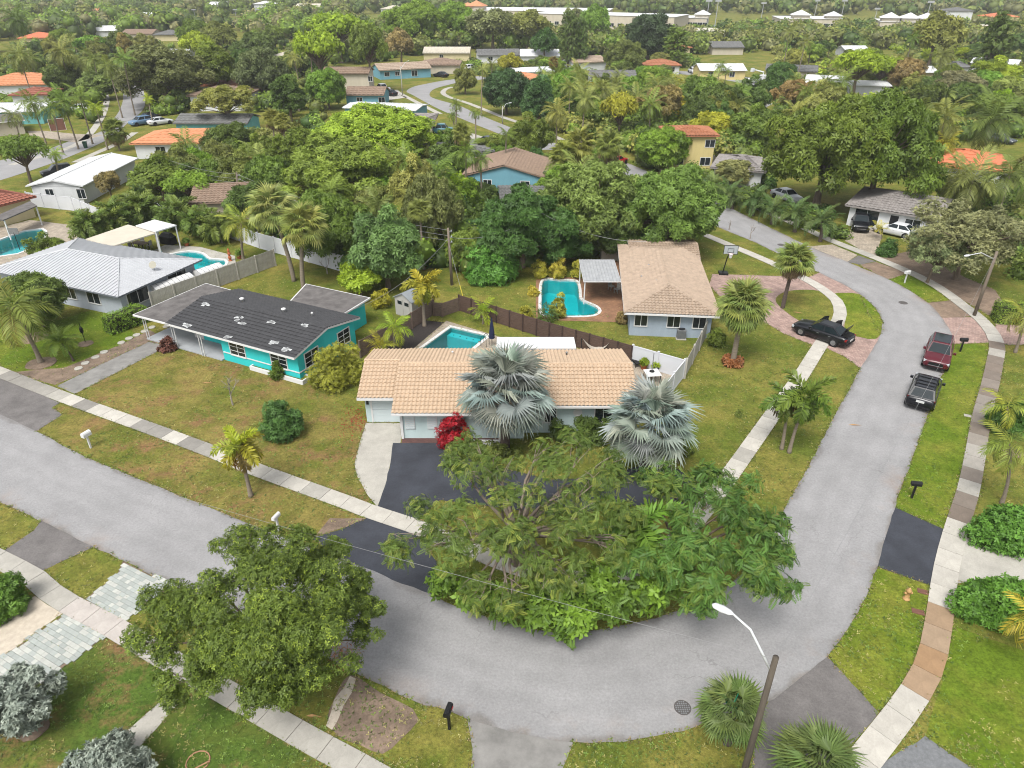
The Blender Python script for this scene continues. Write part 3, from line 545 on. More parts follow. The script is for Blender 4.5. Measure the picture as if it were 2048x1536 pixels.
def limbs(cl, h0, r0, rng, frac=0.8, lean=(0, 0), n=6, twigs=0):
    """tapered trunk and limbs reaching into the clumps"""
    b = MB(); top = Vector((lean[0], lean[1], h0)); b.tube([(0, 0, -0.1), (lean[0] * .3, lean[1] * .3, h0 * .4), top], [r0 * 1.35, r0, r0 * .8], 8)
    for c, r in cl:
        if rng.random() > frac: continue
        e = Vector(c); s = top.lerp(Vector((0, 0, h0 * 0.7)), rng.random() * .5); mid = s.lerp(e, 0.5) + Vector((rng.uniform(-.1, .1), rng.uniform(-.1, .1), 0.05)) * (e - s).length
        b.tube([s, mid, e], [r0 * .5, r0 * .28, r0 * .08], 5, cap=False)
        for _ in range(twigs):
            q = e + Vector((rng.uniform(-1, 1), rng.uniform(-1, 1), rng.uniform(-.5, .9))) * (r[0] * 1.0); s2 = mid.lerp(e, rng.uniform(.3, 1)); b.tube([s2, (s2 + q) / 2 + Vector((0, 0, .1)), q], [r0 * .13, r0 * .08, r0 * .03], 4, cap=False)
    return b
def split(cl, k, f, rng, sp=.75):
    out = []
    for c, r in cl:
        for _ in range(k):
            d = Vector((rng.gauss(0, 1), rng.gauss(0, 1), rng.gauss(0, 1))).normalized() * rng.uniform(.4, 1) * sp; out.append(((c[0] + d.x * r[0], c[1] + d.y * r[1], c[2] + d.z * r[2]), tuple(x * f * rng.uniform(.7, 1.25) for x in r)))
    return out
PROTO = {}
def proto(key, R, h, Rz, k, rc, n, size, T=T5, low=-0.35, h0=None, r0=0.22, seed=1, jit=0.25, fill=0.5, up=0.45, droop=0.3, frac=0.7, core=True, bark=None, twigs=0):
    rng = random.Random(seed); nr = np.random.default_rng(seed); zc = h - Rz; cl = clumps(rng, R, Rz, zc, k, rc, low, jit, core)
    tm = limbs(cl, h0 or (h - Rz * 1.45), r0, rng, frac, (rng.uniform(-.3, .3), rng.uniform(-.3, .3)), twigs=twigs).mesh('trunk', bark or BARK)
    cm = cloud_mesh('crown', cl, n, size, T, up, droop, fill, nr, ctr=(0, 0, zc - Rz * .3)); PROTO[key] = (tm, cm, R, h, zc)
proto('round', 3.0, 6.0, 2.7, 40, 0.95, 4800, 0.37, T5, seed=3, low=-.75)
proto('round2', 3.0, 6.0, 2.7, 34, 1.0, 4800, 0.37, T5, seed=8, jit=.45, low=-.75)
proto('broad', 5.5, 9.0, 3.9, 70, 1.2, 9500, 0.4, T5, seed=4, r0=.35, low=-.55)
proto('broad2', 5.5, 9.0, 3.9, 58, 1.3, 9500, 0.4, T5, seed=14, r0=.35, jit=.45, low=-.55)
proto('olive', 5.0, 9.0, 4.0, 80, 1.0, 10500, 0.31, T6, seed=5, r0=.35, fill=.3, low=-.6, jit=.35)
proto('umbrella', 4.5, 7.0, 1.7, 42, 0.95, 2900, 0.5, FEATHER, seed=6, low=-.05, r0=.28, frac=.9, h0=3.2)
proto('feathery', 5.0, 9.0, 3.6, 70, 0.95, 5200, 0.27, T6, seed=31, r0=.26, fill=.15, low=-.45, jit=.45, core=False, frac=.8, twigs=1)
proto('airy', 3.4, 7.0, 2.5, 26, 0.9, 2400, 0.34, T5, seed=9, frac=1.0, fill=.2, core=False, twigs=2, r0=.2)
proto('tall', 2.2, 9.0, 3.8, 34, 0.9, 3800, 0.4, T5, seed=10, low=-.7)
proto('cone', 1.8, 10.0, 4.6, 40, 0.7, 1800, 0.52, FEATHER, seed=12, low=-.9, h0=5)
proto('small', 1.6, 3.6, 1.4, 18, 0.62, 2200, 0.28, T5, seed=13, r0=.09, low=-.6)
proto('far', 3.0, 6.5, 2.5, 24, 1.0, 1500, 0.62, T5, seed=21)
proto('far2', 3.0, 6.5, 2.3, 18, 1.2, 1500, 0.62, T5, seed=22, jit=.45)
proto('far3', 4.0, 6.5, 1.9, 26, 1.1, 1600, 0.62, T5, seed=23, low=-.1)
GC = {'dark': (.12, .20, .065), 'mid': (.18, .28, .07), 'fresh': (.21, .37, .07), 'lime': (.33, .48, .05), 'olive': (.23, .29, .11), 'grey': (.27, .31, .19), 'yellow': (.42, .43, .07), 'blue': (.19, .32, .15), 'brown': (.36, .29, .18), 'pale': (.32, .38, .15), 'deep': (.09, .20, .065), 'gold': (.46, .46, .09)}
GC = {k: (v[0] * 1.08, v[1] * .97, v[2] * .7) for k, v in GC.items()}
rt = random.Random(77)
def jitc(c, a=.10):
    k = 1 + rt.uniform(-a, a); return (c[0] * k * (1 + rt.uniform(-a, a)), c[1] * k, c[2] * k * (1 + rt.uniform(-a, a)))
def tree(label, key, cx, cy, wpx, h, col, cat='tree', group=None, name=None, base=None):
    tm, cm, R0, h0, zc = PROTO[key]; z = zc / h0 * h; b = G(cx, cy, z) if base is None else G(*base); s = PR((b.x, b.y, z))[2]; sx = wpx / s / (2 * R0)
    t = thing(name or 'tree', label, cat, (b.x, b.y, 0), rt.uniform(0, 6.28), group); sc = (sx, sx * rt.uniform(.92, 1.08), h / h0)
    link('trunk', tm, t, scale=sc); link('crown', cm, t, scale=sc, color=jitc(GC[col] if isinstance(col, str) else col)); return t
# ---- palms
def frond_np(L=2.6, droop=1.1, nl=26, ll=0.55, hang=0.35, wid=0.055, plume=0.0, seed=0, start=.12, vdir=.15):
    r = np.random.default_rng(seed); n = 10; P = [np.zeros(3)]; A = []
    for i in range(n):
        a = -droop * (i / n) ** 1.25; A.append(a); P.append(P[-1] + np.array([math.cos(a), 0, math.sin(a)]) * L / n)
    A.append(A[-1]); P = np.array(P); V = []; Fc = []
    def q4(a, b, c, d): Fc.append((len(V), len(V) + 1, len(V) + 2, len(V) + 3)); V.extend([a, b, c, d])
    rw = 0.03 * L / 2.6
    for i in range(n):
        w0, w1 = rw * (1 - i / n) + .008, rw * (1 - (i + 1) / n) + .008; q4(P[i] + [0, w0, 0], P[i] - [0, w0, 0], P[i + 1] - [0, w1, 0], P[i + 1] + [0, w1, 0])
    for i in range(nl):
        t = start + (1 - start) * i / (nl - 1); f = t * n; k = min(n - 1, int(f)); p = P[k] + (P[k + 1] - P[k]) * (f - k); a = A[k]; fw = np.array([math.cos(a), 0, math.sin(a)]); upv = np.array([-math.sin(a), 0, math.cos(a)])
        l = ll * (0.45 + 0.75 * math.sin(PI * min(1, t * .85 + .12)))
        for s in (-1, 1):
            pl = r.uniform(-plume, plume); d = np.array([0, s, 0]) * .85 + fw * (0.35 + .5 * t) + upv * (vdir + pl) + r.normal(size=3) * .07; d /= np.linalg.norm(d); e = p + d * l + np.array([0, 0, -hang * l]); mid = p + d * l * .5 + np.array([0, 0, -hang * .15 * l]); wv = fw * wid * .5
            q4(p, mid + wv, e, mid - wv)
    return np.array(V), np.array(Fc)
def fan_np(R=1.0, pet=1.0, n=24, arc=4.6, droop=.25, cup=.25, seed=0, split=.55):
    r = np.random.default_rng(seed); V = []; Fc = []
    def q4(*a): Fc.append(tuple(range(len(V), len(V) + 4))); V.extend(a)
    w = .03 * R
    for a, b in ((0, pet * .5), (pet * .5, pet)):
        q4(np.array([a, w, 0]), np.array([a, -w, 0]), np.array([b, -w, 0]), np.array([b, w, 0]))
    c = np.array([pet, 0, 0.0]); da = arc / n
    for i in range(n):
        a = -arc / 2 + (i + .5) * da; L = R * (1 - .18 * abs(a / (arc / 2)) ** 2) * r.uniform(.93, 1.05)
        def pt(ang, rad, z): return c + np.array([math.cos(ang) * rad, math.sin(ang) * rad, z])
        zt = cup * R * .5 - droop * R * r.uniform(.5, 1.5); zm = cup * R * .45
        q4(c, pt(a - da * .5, L * split, zm - .05 * R), pt(a + r.uniform(-.03, .03), L, zt), pt(a, L * split, zm + .03 * R))
        q4(c, pt(a, L * split, zm + .03 * R), pt(a + r.uniform(-.03, .03), L, zt), pt(a + da * .5, L * split, zm - .05 * R))
    return np.array(V), np.array(Fc)
def frond_mesh(name, f, m=None, seed=0):
    V, Fc = f; r = np.random.default_rng(seed); v = np.repeat(np.clip(r.normal(.5, .16, len(Fc)), 0, 1), 4); return mesh_np(name, V, Fc, [m or LEAF], v)
def crown_np(parts):
    """join transformed fronds into one crown: parts = [(V,F,az,el,roll,scale,origin)]"""
    VV = []; FF = []; AA = []; o = 0; r = np.random.default_rng(3)
    for (V, Fc), az, el, roll, s, org in parts:
        M = np.array(Matrix.Rotation(az, 3, 'Z') @ Matrix.Rotation(-el, 3, 'Y') @ Matrix.Rotation(roll, 3, 'X')); VV.append(V @ M.T * s + np.array(org)); FF.append(Fc + o); o += len(V); AA.append(np.repeat(np.clip(r.normal(.5, .12) + r.normal(0, .14, len(Fc)), 0, 1), 4))
    return np.concatenate(VV), np.concatenate(FF), np.concatenate(AA)
FR = {'coco': [frond_np(3.6, d, 24, .95, .4, .15, seed=i) for i, d in enumerate((.9, 1.5, 2.0))], 'fox': [frond_np(2.2, d, 46, .52, .16, .17, 0.9, seed=9 + i) for i, d in enumerate((1.1, 1.7, 2.3))],
      'queen': [frond_np(2.8, d, 24, .75, .6, .12, .3, seed=5 + i) for i, d in enumerate((1.0, 1.6, 2.1))], 'date': [frond_np(2.3, d, 26, .48, .15, .1, .2, seed=15 + i) for i, d in enumerate((.7, 1.2, 1.7))],
      'areca': [frond_np(1.8, d, 16, .5, .3, .08, .2, seed=25 + i) for i, d in enumerate((.8, 1.2, 1.7))]}
FM = {k: [frond_mesh('frond', f, seed=i) for i, f in enumerate(v)] for k, v in FR.items()}
FAN = [fan_np(.8, .75, 20, 4.4, .35, .2, s) for s in range(3)]; FAN_M = [frond_mesh('leaf', f, seed=s) for s, f in enumerate(FAN)]
DEADFAN_M = [frond_mesh('dead_leaf', fan_np(.7, .7, 12, 2.6, .6, .1, 7), DEAD_LEAF, 5)]
BFAN_M = [frond_mesh('leaf', fan_np(1.3, 1.35, 30, 5.0, d, .55, s, .5), SILVER_LEAF, s) for s, d in enumerate((.2, .45, .3))]
def frond_dirs(n, top=1.35, bot=-.5, rng=rt):
    return [(i * 2.39996 + rng.uniform(-.15, .15), top + (bot - top) * ((i + .5) / n) ** .85 + rng.uniform(-.1, .1)) for i in range(n)]
def palm_crown(kind, n, top, bot, s=1.0, seed=1):
    r = random.Random(seed); parts = []
    for az, el in frond_dirs(n, top, bot, r):
        fs = FR[kind]; f = fs[0 if el > .7 else 1 if el > .1 else 2]; parts.append((f, az, el, r.uniform(-.3, .3), s * r.uniform(.85, 1.1), (0, 0, 0)))
    return crown_np(parts)
def sabal_crown(n=46, s=1.0, seed=2, lo=-.7):
    r = random.Random(seed); return crown_np([(FAN[i % 3], az, el, r.uniform(-.5, .5), s * r.uniform(.85, 1.1), (0, 0, 0)) for i, (az, el) in enumerate(frond_dirs(n, 1.4, lo, r))])
PC = {}
def reg(key, arr, reach): PC[key] = (mesh_np('crown', arr[0], arr[1], [LEAF], arr[2]), reach)
reg('coco', palm_crown('coco', 20, 1.3, -.7, 1, 1), 3.0); reg('coco2', palm_crown('coco', 16, 1.2, -.4, 1, 2), 3.1); reg('queen', palm_crown('queen', 16, 1.25, -.5, 1, 3), 2.3); reg('date', palm_crown('date', 26, 1.3, -.5, 1, 4), 2.1)
reg('fox', palm_crown('fox', 11, 1.2, -.5, 1, 5), 1.75); reg('areca', palm_crown('areca', 14, 1.35, .1, 1, 6), 1.5); reg('sabal', sabal_crown(46), 1.45); reg('sabal2', sabal_crown(34, 1, 5, -1.2), 1.45)
def dead_skirt(n=26, seed=4):
    r = random.Random(seed); f = fan_np(.7, .75, 12, 2.6, .6, .1, 7); return crown_np([(f, r.uniform(0, 6.28), r.uniform(-1.35, -.55), r.uniform(-.6, .6), r.uniform(.8, 1.1), (0, 0, -.05)) for _ in range(n)])
_a = dead_skirt(); SKIRT = mesh_np('dead_leaves', _a[0], _a[1], [DEAD_LEAF], _a[2])
def trunk_obj(h, r, bend, parent, m=PALM_BARK, flare=1.6):
    b = MB(); b.tube([(bend[0] * max(t, 0) ** 1.7, bend[1] * max(t, 0) ** 1.7, h * t) for t in (-.03, .04, .15, .35, .6, .8, 1)], [r * flare, r * flare * .9, r * 1.15, r, r * .95, r * .9, r * .8], 10); return b.obj('trunk', m, parent, True)
def palm(label, key, base=None, crown=None, reach=None, h=None, wpx=None, col='mid', bend=None, group=None, trunk_r=.14, name='palm_tree', skirt=False, zs=1.0, bark=PALM_BARK, clump=0):
    """palm with a joined crown. base px and crown px (row of crown heart); or crown px + height"""
    if base is not None: b = G(*base); hh = h or HZ(b, crown[1])
    else: b = G(crown[0], crown[1], h); hh = h
    if bend is None and base is not None and crown is not None:
        c = G(crown[0], crown[1], hh); bend = (c.x - b.x, 0)
    bend = bend or (rt.uniform(-.5, .5), rt.uniform(-.4, .4)); me, r0 = PC[key]; s = (wpx / PR((b.x, b.y, hh))[2] / 2 if wpx else reach) / r0; t = thing(name, label, 'palm', (b.x, b.y, 0), 0, group)
    if clump:
        for i in range(clump):
            a = 6.28 * i / clump + rt.uniform(-.4, .4); k = rt.uniform(.5, 1.0); ln = (math.cos(a) * .35 * hh, math.sin(a) * .35 * hh)
            trunk_obj(hh * k, trunk_r, (ln[0] * k, ln[1] * k), t, bark, 1.2); link('crown', me, t, (ln[0] * k, ln[1] * k, hh * k), (0, 0, rt.uniform(0, 6)), (s, s, s * zs), jitc(GC[col] if isinstance(col, str) else col))
        return t
    trunk_obj(hh, trunk_r, bend, t, bark); link('crown', me, t, (bend[0], bend[1], hh), (0, 0, rt.uniform(0, 6.28)), (s, s, s * zs), jitc(GC[col] if isinstance(col, str) else col))
    if skirt: link('dead_leaves', SKIRT, t, (bend[0], bend[1], hh), (0, 0, rt.uniform(0, 6.28)), (s, s, s * 1.15), (1, 1, 1))
    return t
def palm_near(label, kind, base, crown, reach, n, top=1.25, bot=-.5, col='mid', trunk_r=.14, name='palm_tree', shaft=None, bark=PALM_BARK, old=None, heart=None):
    """near palm: every frond its own part"""
    b = G(*base); hh = HZ(b, crown[1]); c = G(crown[0], crown[1], hh); bend = (c.x - b.x, 0); t = thing(name, label, 'palm', (b.x, b.y, 0)); trunk_obj(hh - .1, trunk_r, bend, t, bark)
    if shaft:
        m = MB(); m.tube([(bend[0], bend[1], hh - shaft), (bend[0], bend[1], hh - shaft * .5), (bend[0], bend[1], hh + .1)], [trunk_r * 1.0, trunk_r * 1.15, trunk_r * .5], 10); m.obj('crownshaft', mat('crownshaft_green', C(146, 150, 84), .5, .15, 3), t, True)
    L0 = {'coco': 3.0, 'fox': 1.75, 'queen': 2.3, 'date': 1.9, 'areca': 1.5}[kind]; s = reach / L0
    for i, (az, el) in enumerate(frond_dirs(n, top, bot)):
        me = FM[kind][0 if el > .7 else 1 if el > .1 else 2]; cc = jitc(GC[col] if isinstance(col, str) else col, .14)
        if old and i >= n - old[0]: cc = jitc(old[1], .15)
        if heart and i < heart[0]: cc = heart[1]
        k = s * rt.uniform(.88, 1.08); link('frond', me, t, (bend[0], bend[1], hh), (rt.uniform(-.25, .25), -el, az), (k, k, k), cc)
    return t
def fanpalm_near(label, base, crown, reach, n, col, lo=-.7, top=1.4, meshes=None, r0=1.45, trunk_r=.2, dead=0, bark=PALM_BARK, name='palm_tree', hh=None):
    b = G(*base); hh = hh or HZ(b, crown[1]); c = G(crown[0], crown[1], hh); bend = (c.x - b.x, 0); t = thing(name, label, 'palm', (b.x, b.y, 0)); trunk_obj(hh, trunk_r, bend, t, bark, 1.25); s = reach / r0; ms = meshes or FAN_M
    for i, (az, el) in enumerate(frond_dirs(n, top, lo)):
        k = s * rt.uniform(.85, 1.1); link('leaf', ms[i % len(ms)], t, (bend[0] + math.cos(az) * .08, math.sin(az) * .08, hh - .25 * (i / n)), (rt.uniform(-.5, .5), -el, az), (k, k, k), jitc(GC[col] if isinstance(col, str) else col, .12))
    for i in range(dead):
        k = s * rt.uniform(.85, 1.1); link('dead_leaf', DEADFAN_M[0], t, (bend[0], 0, hh - .15), (rt.uniform(-.5, .5), rt.uniform(.6, 1.35), rt.uniform(0, 6.28)), (k, k, k * 1.05), (1, 1, 1))
    return t
# ---- shrubs, hedges
def shrub(label, base, w, d, h, col, n=1600, size=.16, T=T5, k=14, name='shrub', cat='shrub', m=None, stems=True, group=None, seed=None, flat=.35, z0=.1, jit=.07):
    b = G(*base) if not isinstance(base, Vector) else base; s = seed or rt.randint(1, 9999); rng = random.Random(s); nr = np.random.default_rng(s); t = thing(name, label, cat, (b.x, b.y, 0), 0, group); cl = []
    for i in range(k):
        a = i * 2.4; q = math.sqrt((i + .5) / k); z = h * (z0 + (1 - flat - z0) * (1 - q * q) + rng.uniform(-.04, .08)); rr = min(w, d, h * 1.4) * .26 * rng.uniform(.8, 1.25)
        g = lambda s_: rng.gauss(0, jit) * s_
        cl.append(((w / 2 * q * .72 * math.cos(a) + g(w), d / 2 * q * .72 * math.sin(a) + g(d), z + rr * .55 + g(h)), (rr * .9, rr * .9, rr * .85)))
        if q > .5: cl.append(((w / 2 * q * .74 * math.cos(a + 1), d / 2 * q * .74 * math.sin(a + 1), h * (z0 + .12)), (rr, rr, rr)))
    V, Fc, v = cloud(cl, n, size, T, .4, .2, .45, nr, ctr=(0, 0, h * .3)); V[:, 2] = np.maximum(V[:, 2], .01)
    link('foliage', mesh_np('foliage', V, Fc, [m or LEAF], v), t, color=jitc(GC[col] if isinstance(col, str) else col))
    if stems:
        st = MB()
        for i in range(5): c = Vector(cl[rng.randrange(len(cl))][0]); st.tube([(rng.uniform(-.1, .1) * w * .3, rng.uniform(-.1, .1) * d * .3, -.02), c * .5, c], [.05, .035, .015], 5)
        st.obj('stems', BARK, t)
    return t
def hedge(label, pts, wid, h, col, size=.13, dens=85, name='hedge', group=None):
    """clipped hedge along a ground polyline"""
    P = [G(*p) if not isinstance(p, Vector) else p for p in pts]; t = thing(name, label, 'hedge', P[0], 0, group); nr = np.random.default_rng(rt.randint(1, 9999)); pos = []; nn = []
    for a, b in zip(P, P[1:]):
        L = (b - a).length; u = np.array((b - a).normalized()); nv = np.array([-u[1], u[0], 0]); N = int(dens * L * (wid + 2 * h)); s = nr.uniform(0, L, N); f = nr.uniform(0, wid + 2 * h, N); off = np.array(a - P[0])
        x = np.where(f < h, -wid / 2, np.where(f > h + wid, wid / 2, f - h - wid / 2)); z = np.where(f < h, f, np.where(f > h + wid, f - h - wid, h)); n_ = np.where((f < h)[:, None], -nv, np.where((f > h + wid)[:, None], nv, np.array([0, 0, 1.0])))
        wob = .07 * np.sin(s * 3.1 + z * 4) + .05 * np.sin(s * 7.3) + nr.normal(0, .05, N); pos.append(off + u * s[:, None] + nv * x[:, None] + np.array([0, 0, 1]) * z[:, None] + n_ * wob[:, None]); nn.append(n_)
        Ne = int(dens * wid * h * 2); e = nr.integers(0, 2, Ne); pos.append(off + u * (e * L)[:, None] + nv * nr.uniform(-wid / 2, wid / 2, Ne)[:, None] + np.array([0, 0, 1]) * nr.uniform(0, h, Ne)[:, None]); nn.append(np.where(e[:, None] == 1, u, -u))
    pos = np.concatenate(pos); n_ = unit(np.concatenate(nn) + .45 * nr.normal(size=pos.shape) + [0, 0, .2]); d = np.cross(n_, nr.normal(size=pos.shape)) + [0, 0, .15]; pos[:, 2] = np.maximum(pos[:, 2], .03)
    V, Fc = scatter(T3, pos, d, n_, size * nr.uniform(.7, 1.3, len(pos))); v = np.repeat(np.clip(nr.normal(.5, .25, len(pos)), 0, 1), T3.shape[0] * 4); link('foliage', mesh_np('foliage', V, Fc, [LEAF], v), t, color=jitc(GC[col] if isinstance(col, str) else col))
    b = MB()
    for a, c in zip(P, P[1:]):
        u = (c - a).normalized(); nv = Vector((-u.y, u.x, 0)) * (wid / 2 - .12); o = a - P[0]; e = c - P[0]; b.prism([o - nv, e - nv, e + nv, o + nv], 0.02, h - .12)
    b.obj('twigs', mat('hedge_inside', C(60, 66, 34), .9, .3, 5), t); return t
# ================================================================ BUILDINGS
def tile_mat(name, c, var=.22): return mat(name, c, .75, var, 2.2, .15, 30, fine=.12)
TILE = {'peach': tile_mat('tile_peach', C(206, 180, 152), .1), 'tan': tile_mat('tile_tan', C(178, 158, 138), .18), 'dark': tile_mat('tile_dark', C(72, 72, 74), .2), 'brown': tile_mat('tile_brown', C(148, 126, 108)), 'red': tile_mat('tile_red', C(156, 96, 78)), 'orange': tile_mat('tile_orange', C(214, 146, 104), .15), 'coral': tile_mat('tile_coral', C(220, 130, 92), .12), 'silver': mat('roof_silver', C(208, 210, 213), .4, .06, 1, metal=.2), 'white': mat('roof_white', C(228, 230, 230), .5, .06, 1.5), 'greyshingle': tile_mat('shingle_grey', C(118, 118, 116)), 'greytile': tile_mat('tile_grey', C(150, 144, 140)), 'flatgrey': mat('roof_membrane', C(110, 106, 104), .9, .35, 1.2, .2, 20, fine=.1), 'rust': tile_mat('tile_rust', C(176, 116, 84)), 'cream': mat('roof_cream', C(212, 204, 186), .7, .08, 1)}
def stucco(name, c): return mat('stucco_' + name, c, .85, .09, .9, .15, 14, fine=.06, stretch=(1, 1, .25))
WALL = {'aqua': stucco('aqua', C(206, 226, 226)), 'turq': stucco('turquoise', C(54, 206, 206)), 'grey': stucco('grey', C(186, 194, 204)), 'bluegrey': stucco('bluegrey', C(170, 184, 198)), 'white': stucco('white', C(224, 226, 226)), 'cream': stucco('cream', C(220, 206, 164)), 'beige': stucco('beige', C(206, 196, 176)), 'blue': stucco('blue', C(122, 176, 194)), 'teal': stucco('teal', C(120, 190, 190)), 'yellow': stucco('yellow', C(222, 204, 142))}
def roof_cover(poly, kind, m, parent, pitch=.3, row=.34, name='roof_tiles'):
    """tiles (barrel or flat) or seamed panels laid on a sloping plane, clipped to the plane's outline"""
    P = [Vector(p) for p in poly]; n = (P[1] - P[0]).cross(P[2] - P[0]).normalized(); n = n if n.z > 0 else -n; dn = (Vector((0, 0, -1)) + n * n.z)
    dn = dn.normalized() if dn.length > 1e-3 else Vector((0, -1, 0)); u = n.cross(dn).normalized(); o = P[0]; U = [(p - o).dot(u) for p in P]; D = [(p - o).dot(dn) for p in P]; u0, u1, d0, d1 = min(U), max(U), min(D), max(D)
    V = []; Fc = []
    if kind == 'tile': prof = [(0, 0), (.18, .05), (.38, .075), (.6, .06), (.78, .02), (1, 0)]
    elif kind == 'slate': prof = [(0, 0.0), (.06, .02), (.94, .02), (1, 0)]
    else: prof = [(0, 0), (.0, .05), (.08, .05), (.08, .0), (1, 0)]
    if kind == 'seam': row = d1 - d0; lift = 0.0
    else: lift = .06
    us = []; hs_ = []; k = 0
    while u0 + k * pitch < u1:
        for a, z in prof[:-1]: us.append(u0 + (k + a) * pitch); hs_.append(z)
        k += 1
    us.append(u1 + .01); hs_.append(0); nr_ = max(1, int(math.ceil((d1 - d0) / row - 1e-6)))
    for r_ in range(nr_):
        a, b = d1 - (r_ + 1) * row, d1 - r_ * row; s = len(V)
        for uu, hh in zip(us, hs_): V.append(o + u * uu + dn * (a - .01) + n * (.008 + hh * .9)); V.append(o + u * uu + dn * b + n * (.008 + hh + lift)); V.append(o + u * uu + dn * b + n * .002)
        for i in range(len(us) - 1): Fc.append((s + i * 3, s + i * 3 + 1, s + i * 3 + 4, s + i * 3 + 3)); Fc.append((s + i * 3 + 1, s + i * 3 + 2, s + i * 3 + 5, s + i * 3 + 4))
    bm = bmesh.new(); vv = [bm.verts.new(v) for v in V]
    for f in Fc: bm.faces.new([vv[i] for i in f])
    c = sum(P, Vector()) / len(P)
    for i in range(len(P)):
        a, b = P[i], P[(i + 1) % len(P)]; e = (b - a); nn = Vector((e.y, -e.x, 0))
        if nn.length < 1e-6: continue
        if nn.dot(c - a) > 0: nn = -nn
        bmesh.ops.bisect_plane(bm, geom=bm.verts[:] + bm.edges[:] + bm.faces[:], plane_co=a, plane_no=nn, clear_outer=True)
    bmesh.ops.recalc_face_normals(bm, faces=bm.faces[:]); me = bpy.data.meshes.new(name); bm.to_mesh(me); bm.free(); me.materials.append(m); o_ = link(name, me, parent, kind='stuff'); return o_
def window(parent, side, W, D, pos, w, z0, h, fm=WHITE, gm=GLASS, nx=2, ny=1, inset=0.0, door=None, x0=0.0, y0=0.0):
    """window or door on a wall of a W x D block whose front-left corner is at (x0,y0) in the parent's frame"""
    M = {'f': Matrix.Translation((x0 + pos, y0, 0)), 'b': Matrix.Translation((x0 + pos, y0 + D, 0)) @ Matrix.Rotation(PI, 4, 'Z'), 'l': Matrix.Translation((x0, y0 + pos, 0)) @ Matrix.Rotation(-PI / 2, 4, 'Z'), 'r': Matrix.Translation((x0 + W, y0 + pos, 0)) @ Matrix.Rotation(PI / 2, 4, 'Z')}[side]
    t = .07; b = MB(); b.box(-w / 2 - t, -w / 2, -.06, .02, z0 - t, z0 + h + t, 0, M).box(w / 2, w / 2 + t, -.05, .02, z0 - t, z0 + h + t, 0, M).box(-w / 2, w / 2, -.048, .02, z0 + h, z0 + h + t, 0, M).box(-w / 2, w / 2, -.07, .02, z0 - t, z0, 0, M)
    if not door:
        for i in range(1, nx): b.box(-w / 2 + w * i / nx - .025, -w / 2 + w * i / nx + .025, -.035, .0, z0 + .001, z0 + h - .001, 0, M)
        for j in range(1, ny): b.box(-w / 2 + .001, w / 2 - .001, -.032, .0, z0 + h * j / ny - .02, z0 + h * j / ny + .02, 0, M)
    f = b.obj('window' if not door else 'door', [fm], parent); g = MB(); g.box(-w / 2, w / 2, -.012, .015, z0, z0 + h, 0, M); g.obj('pane' if not door else 'door_leaf', door or gm, f); return f
def roof_planes(kind, axis, W, D, z, pitch, z_t=None):
    """eave rectangle 0..W, 0..D at height z; returns planes, ridge segments"""
    if kind == 'flat':
        return [[Vector((0, 0, z)), Vector((W, 0, z)), Vector((W, D, z + .12)), Vector((0, D, z + .12))]], []
    if axis == 'y':
        pl, rd = roof_planes(kind, 'x', D, W, z, pitch); f = lambda p: Vector((W - p.y, p.x, p.z)); return [[f(p) for p in q] for q in pl], [[f(p) for p in q] for q in rd]
    r = z + D / 2 * pitch; a, b, c, d = Vector((0, 0, z)), Vector((W, 0, z)), Vector((W, D, z)), Vector((0, D, z))
    if kind == 'gable':
        e, f = Vector((0, D / 2, r)), Vector((W, D / 2, r)); return [[a, b, f, e], [c, d, e, f]], [[e, f]]
    e, f = Vector((D / 2, D / 2, r)), Vector((W - D / 2, D / 2, r)); return [[a, b, f, e], [c, d, e, f], [d, a, e], [b, c, f]], [[e, f], [a, e], [d, e], [b, f], [c, f]]
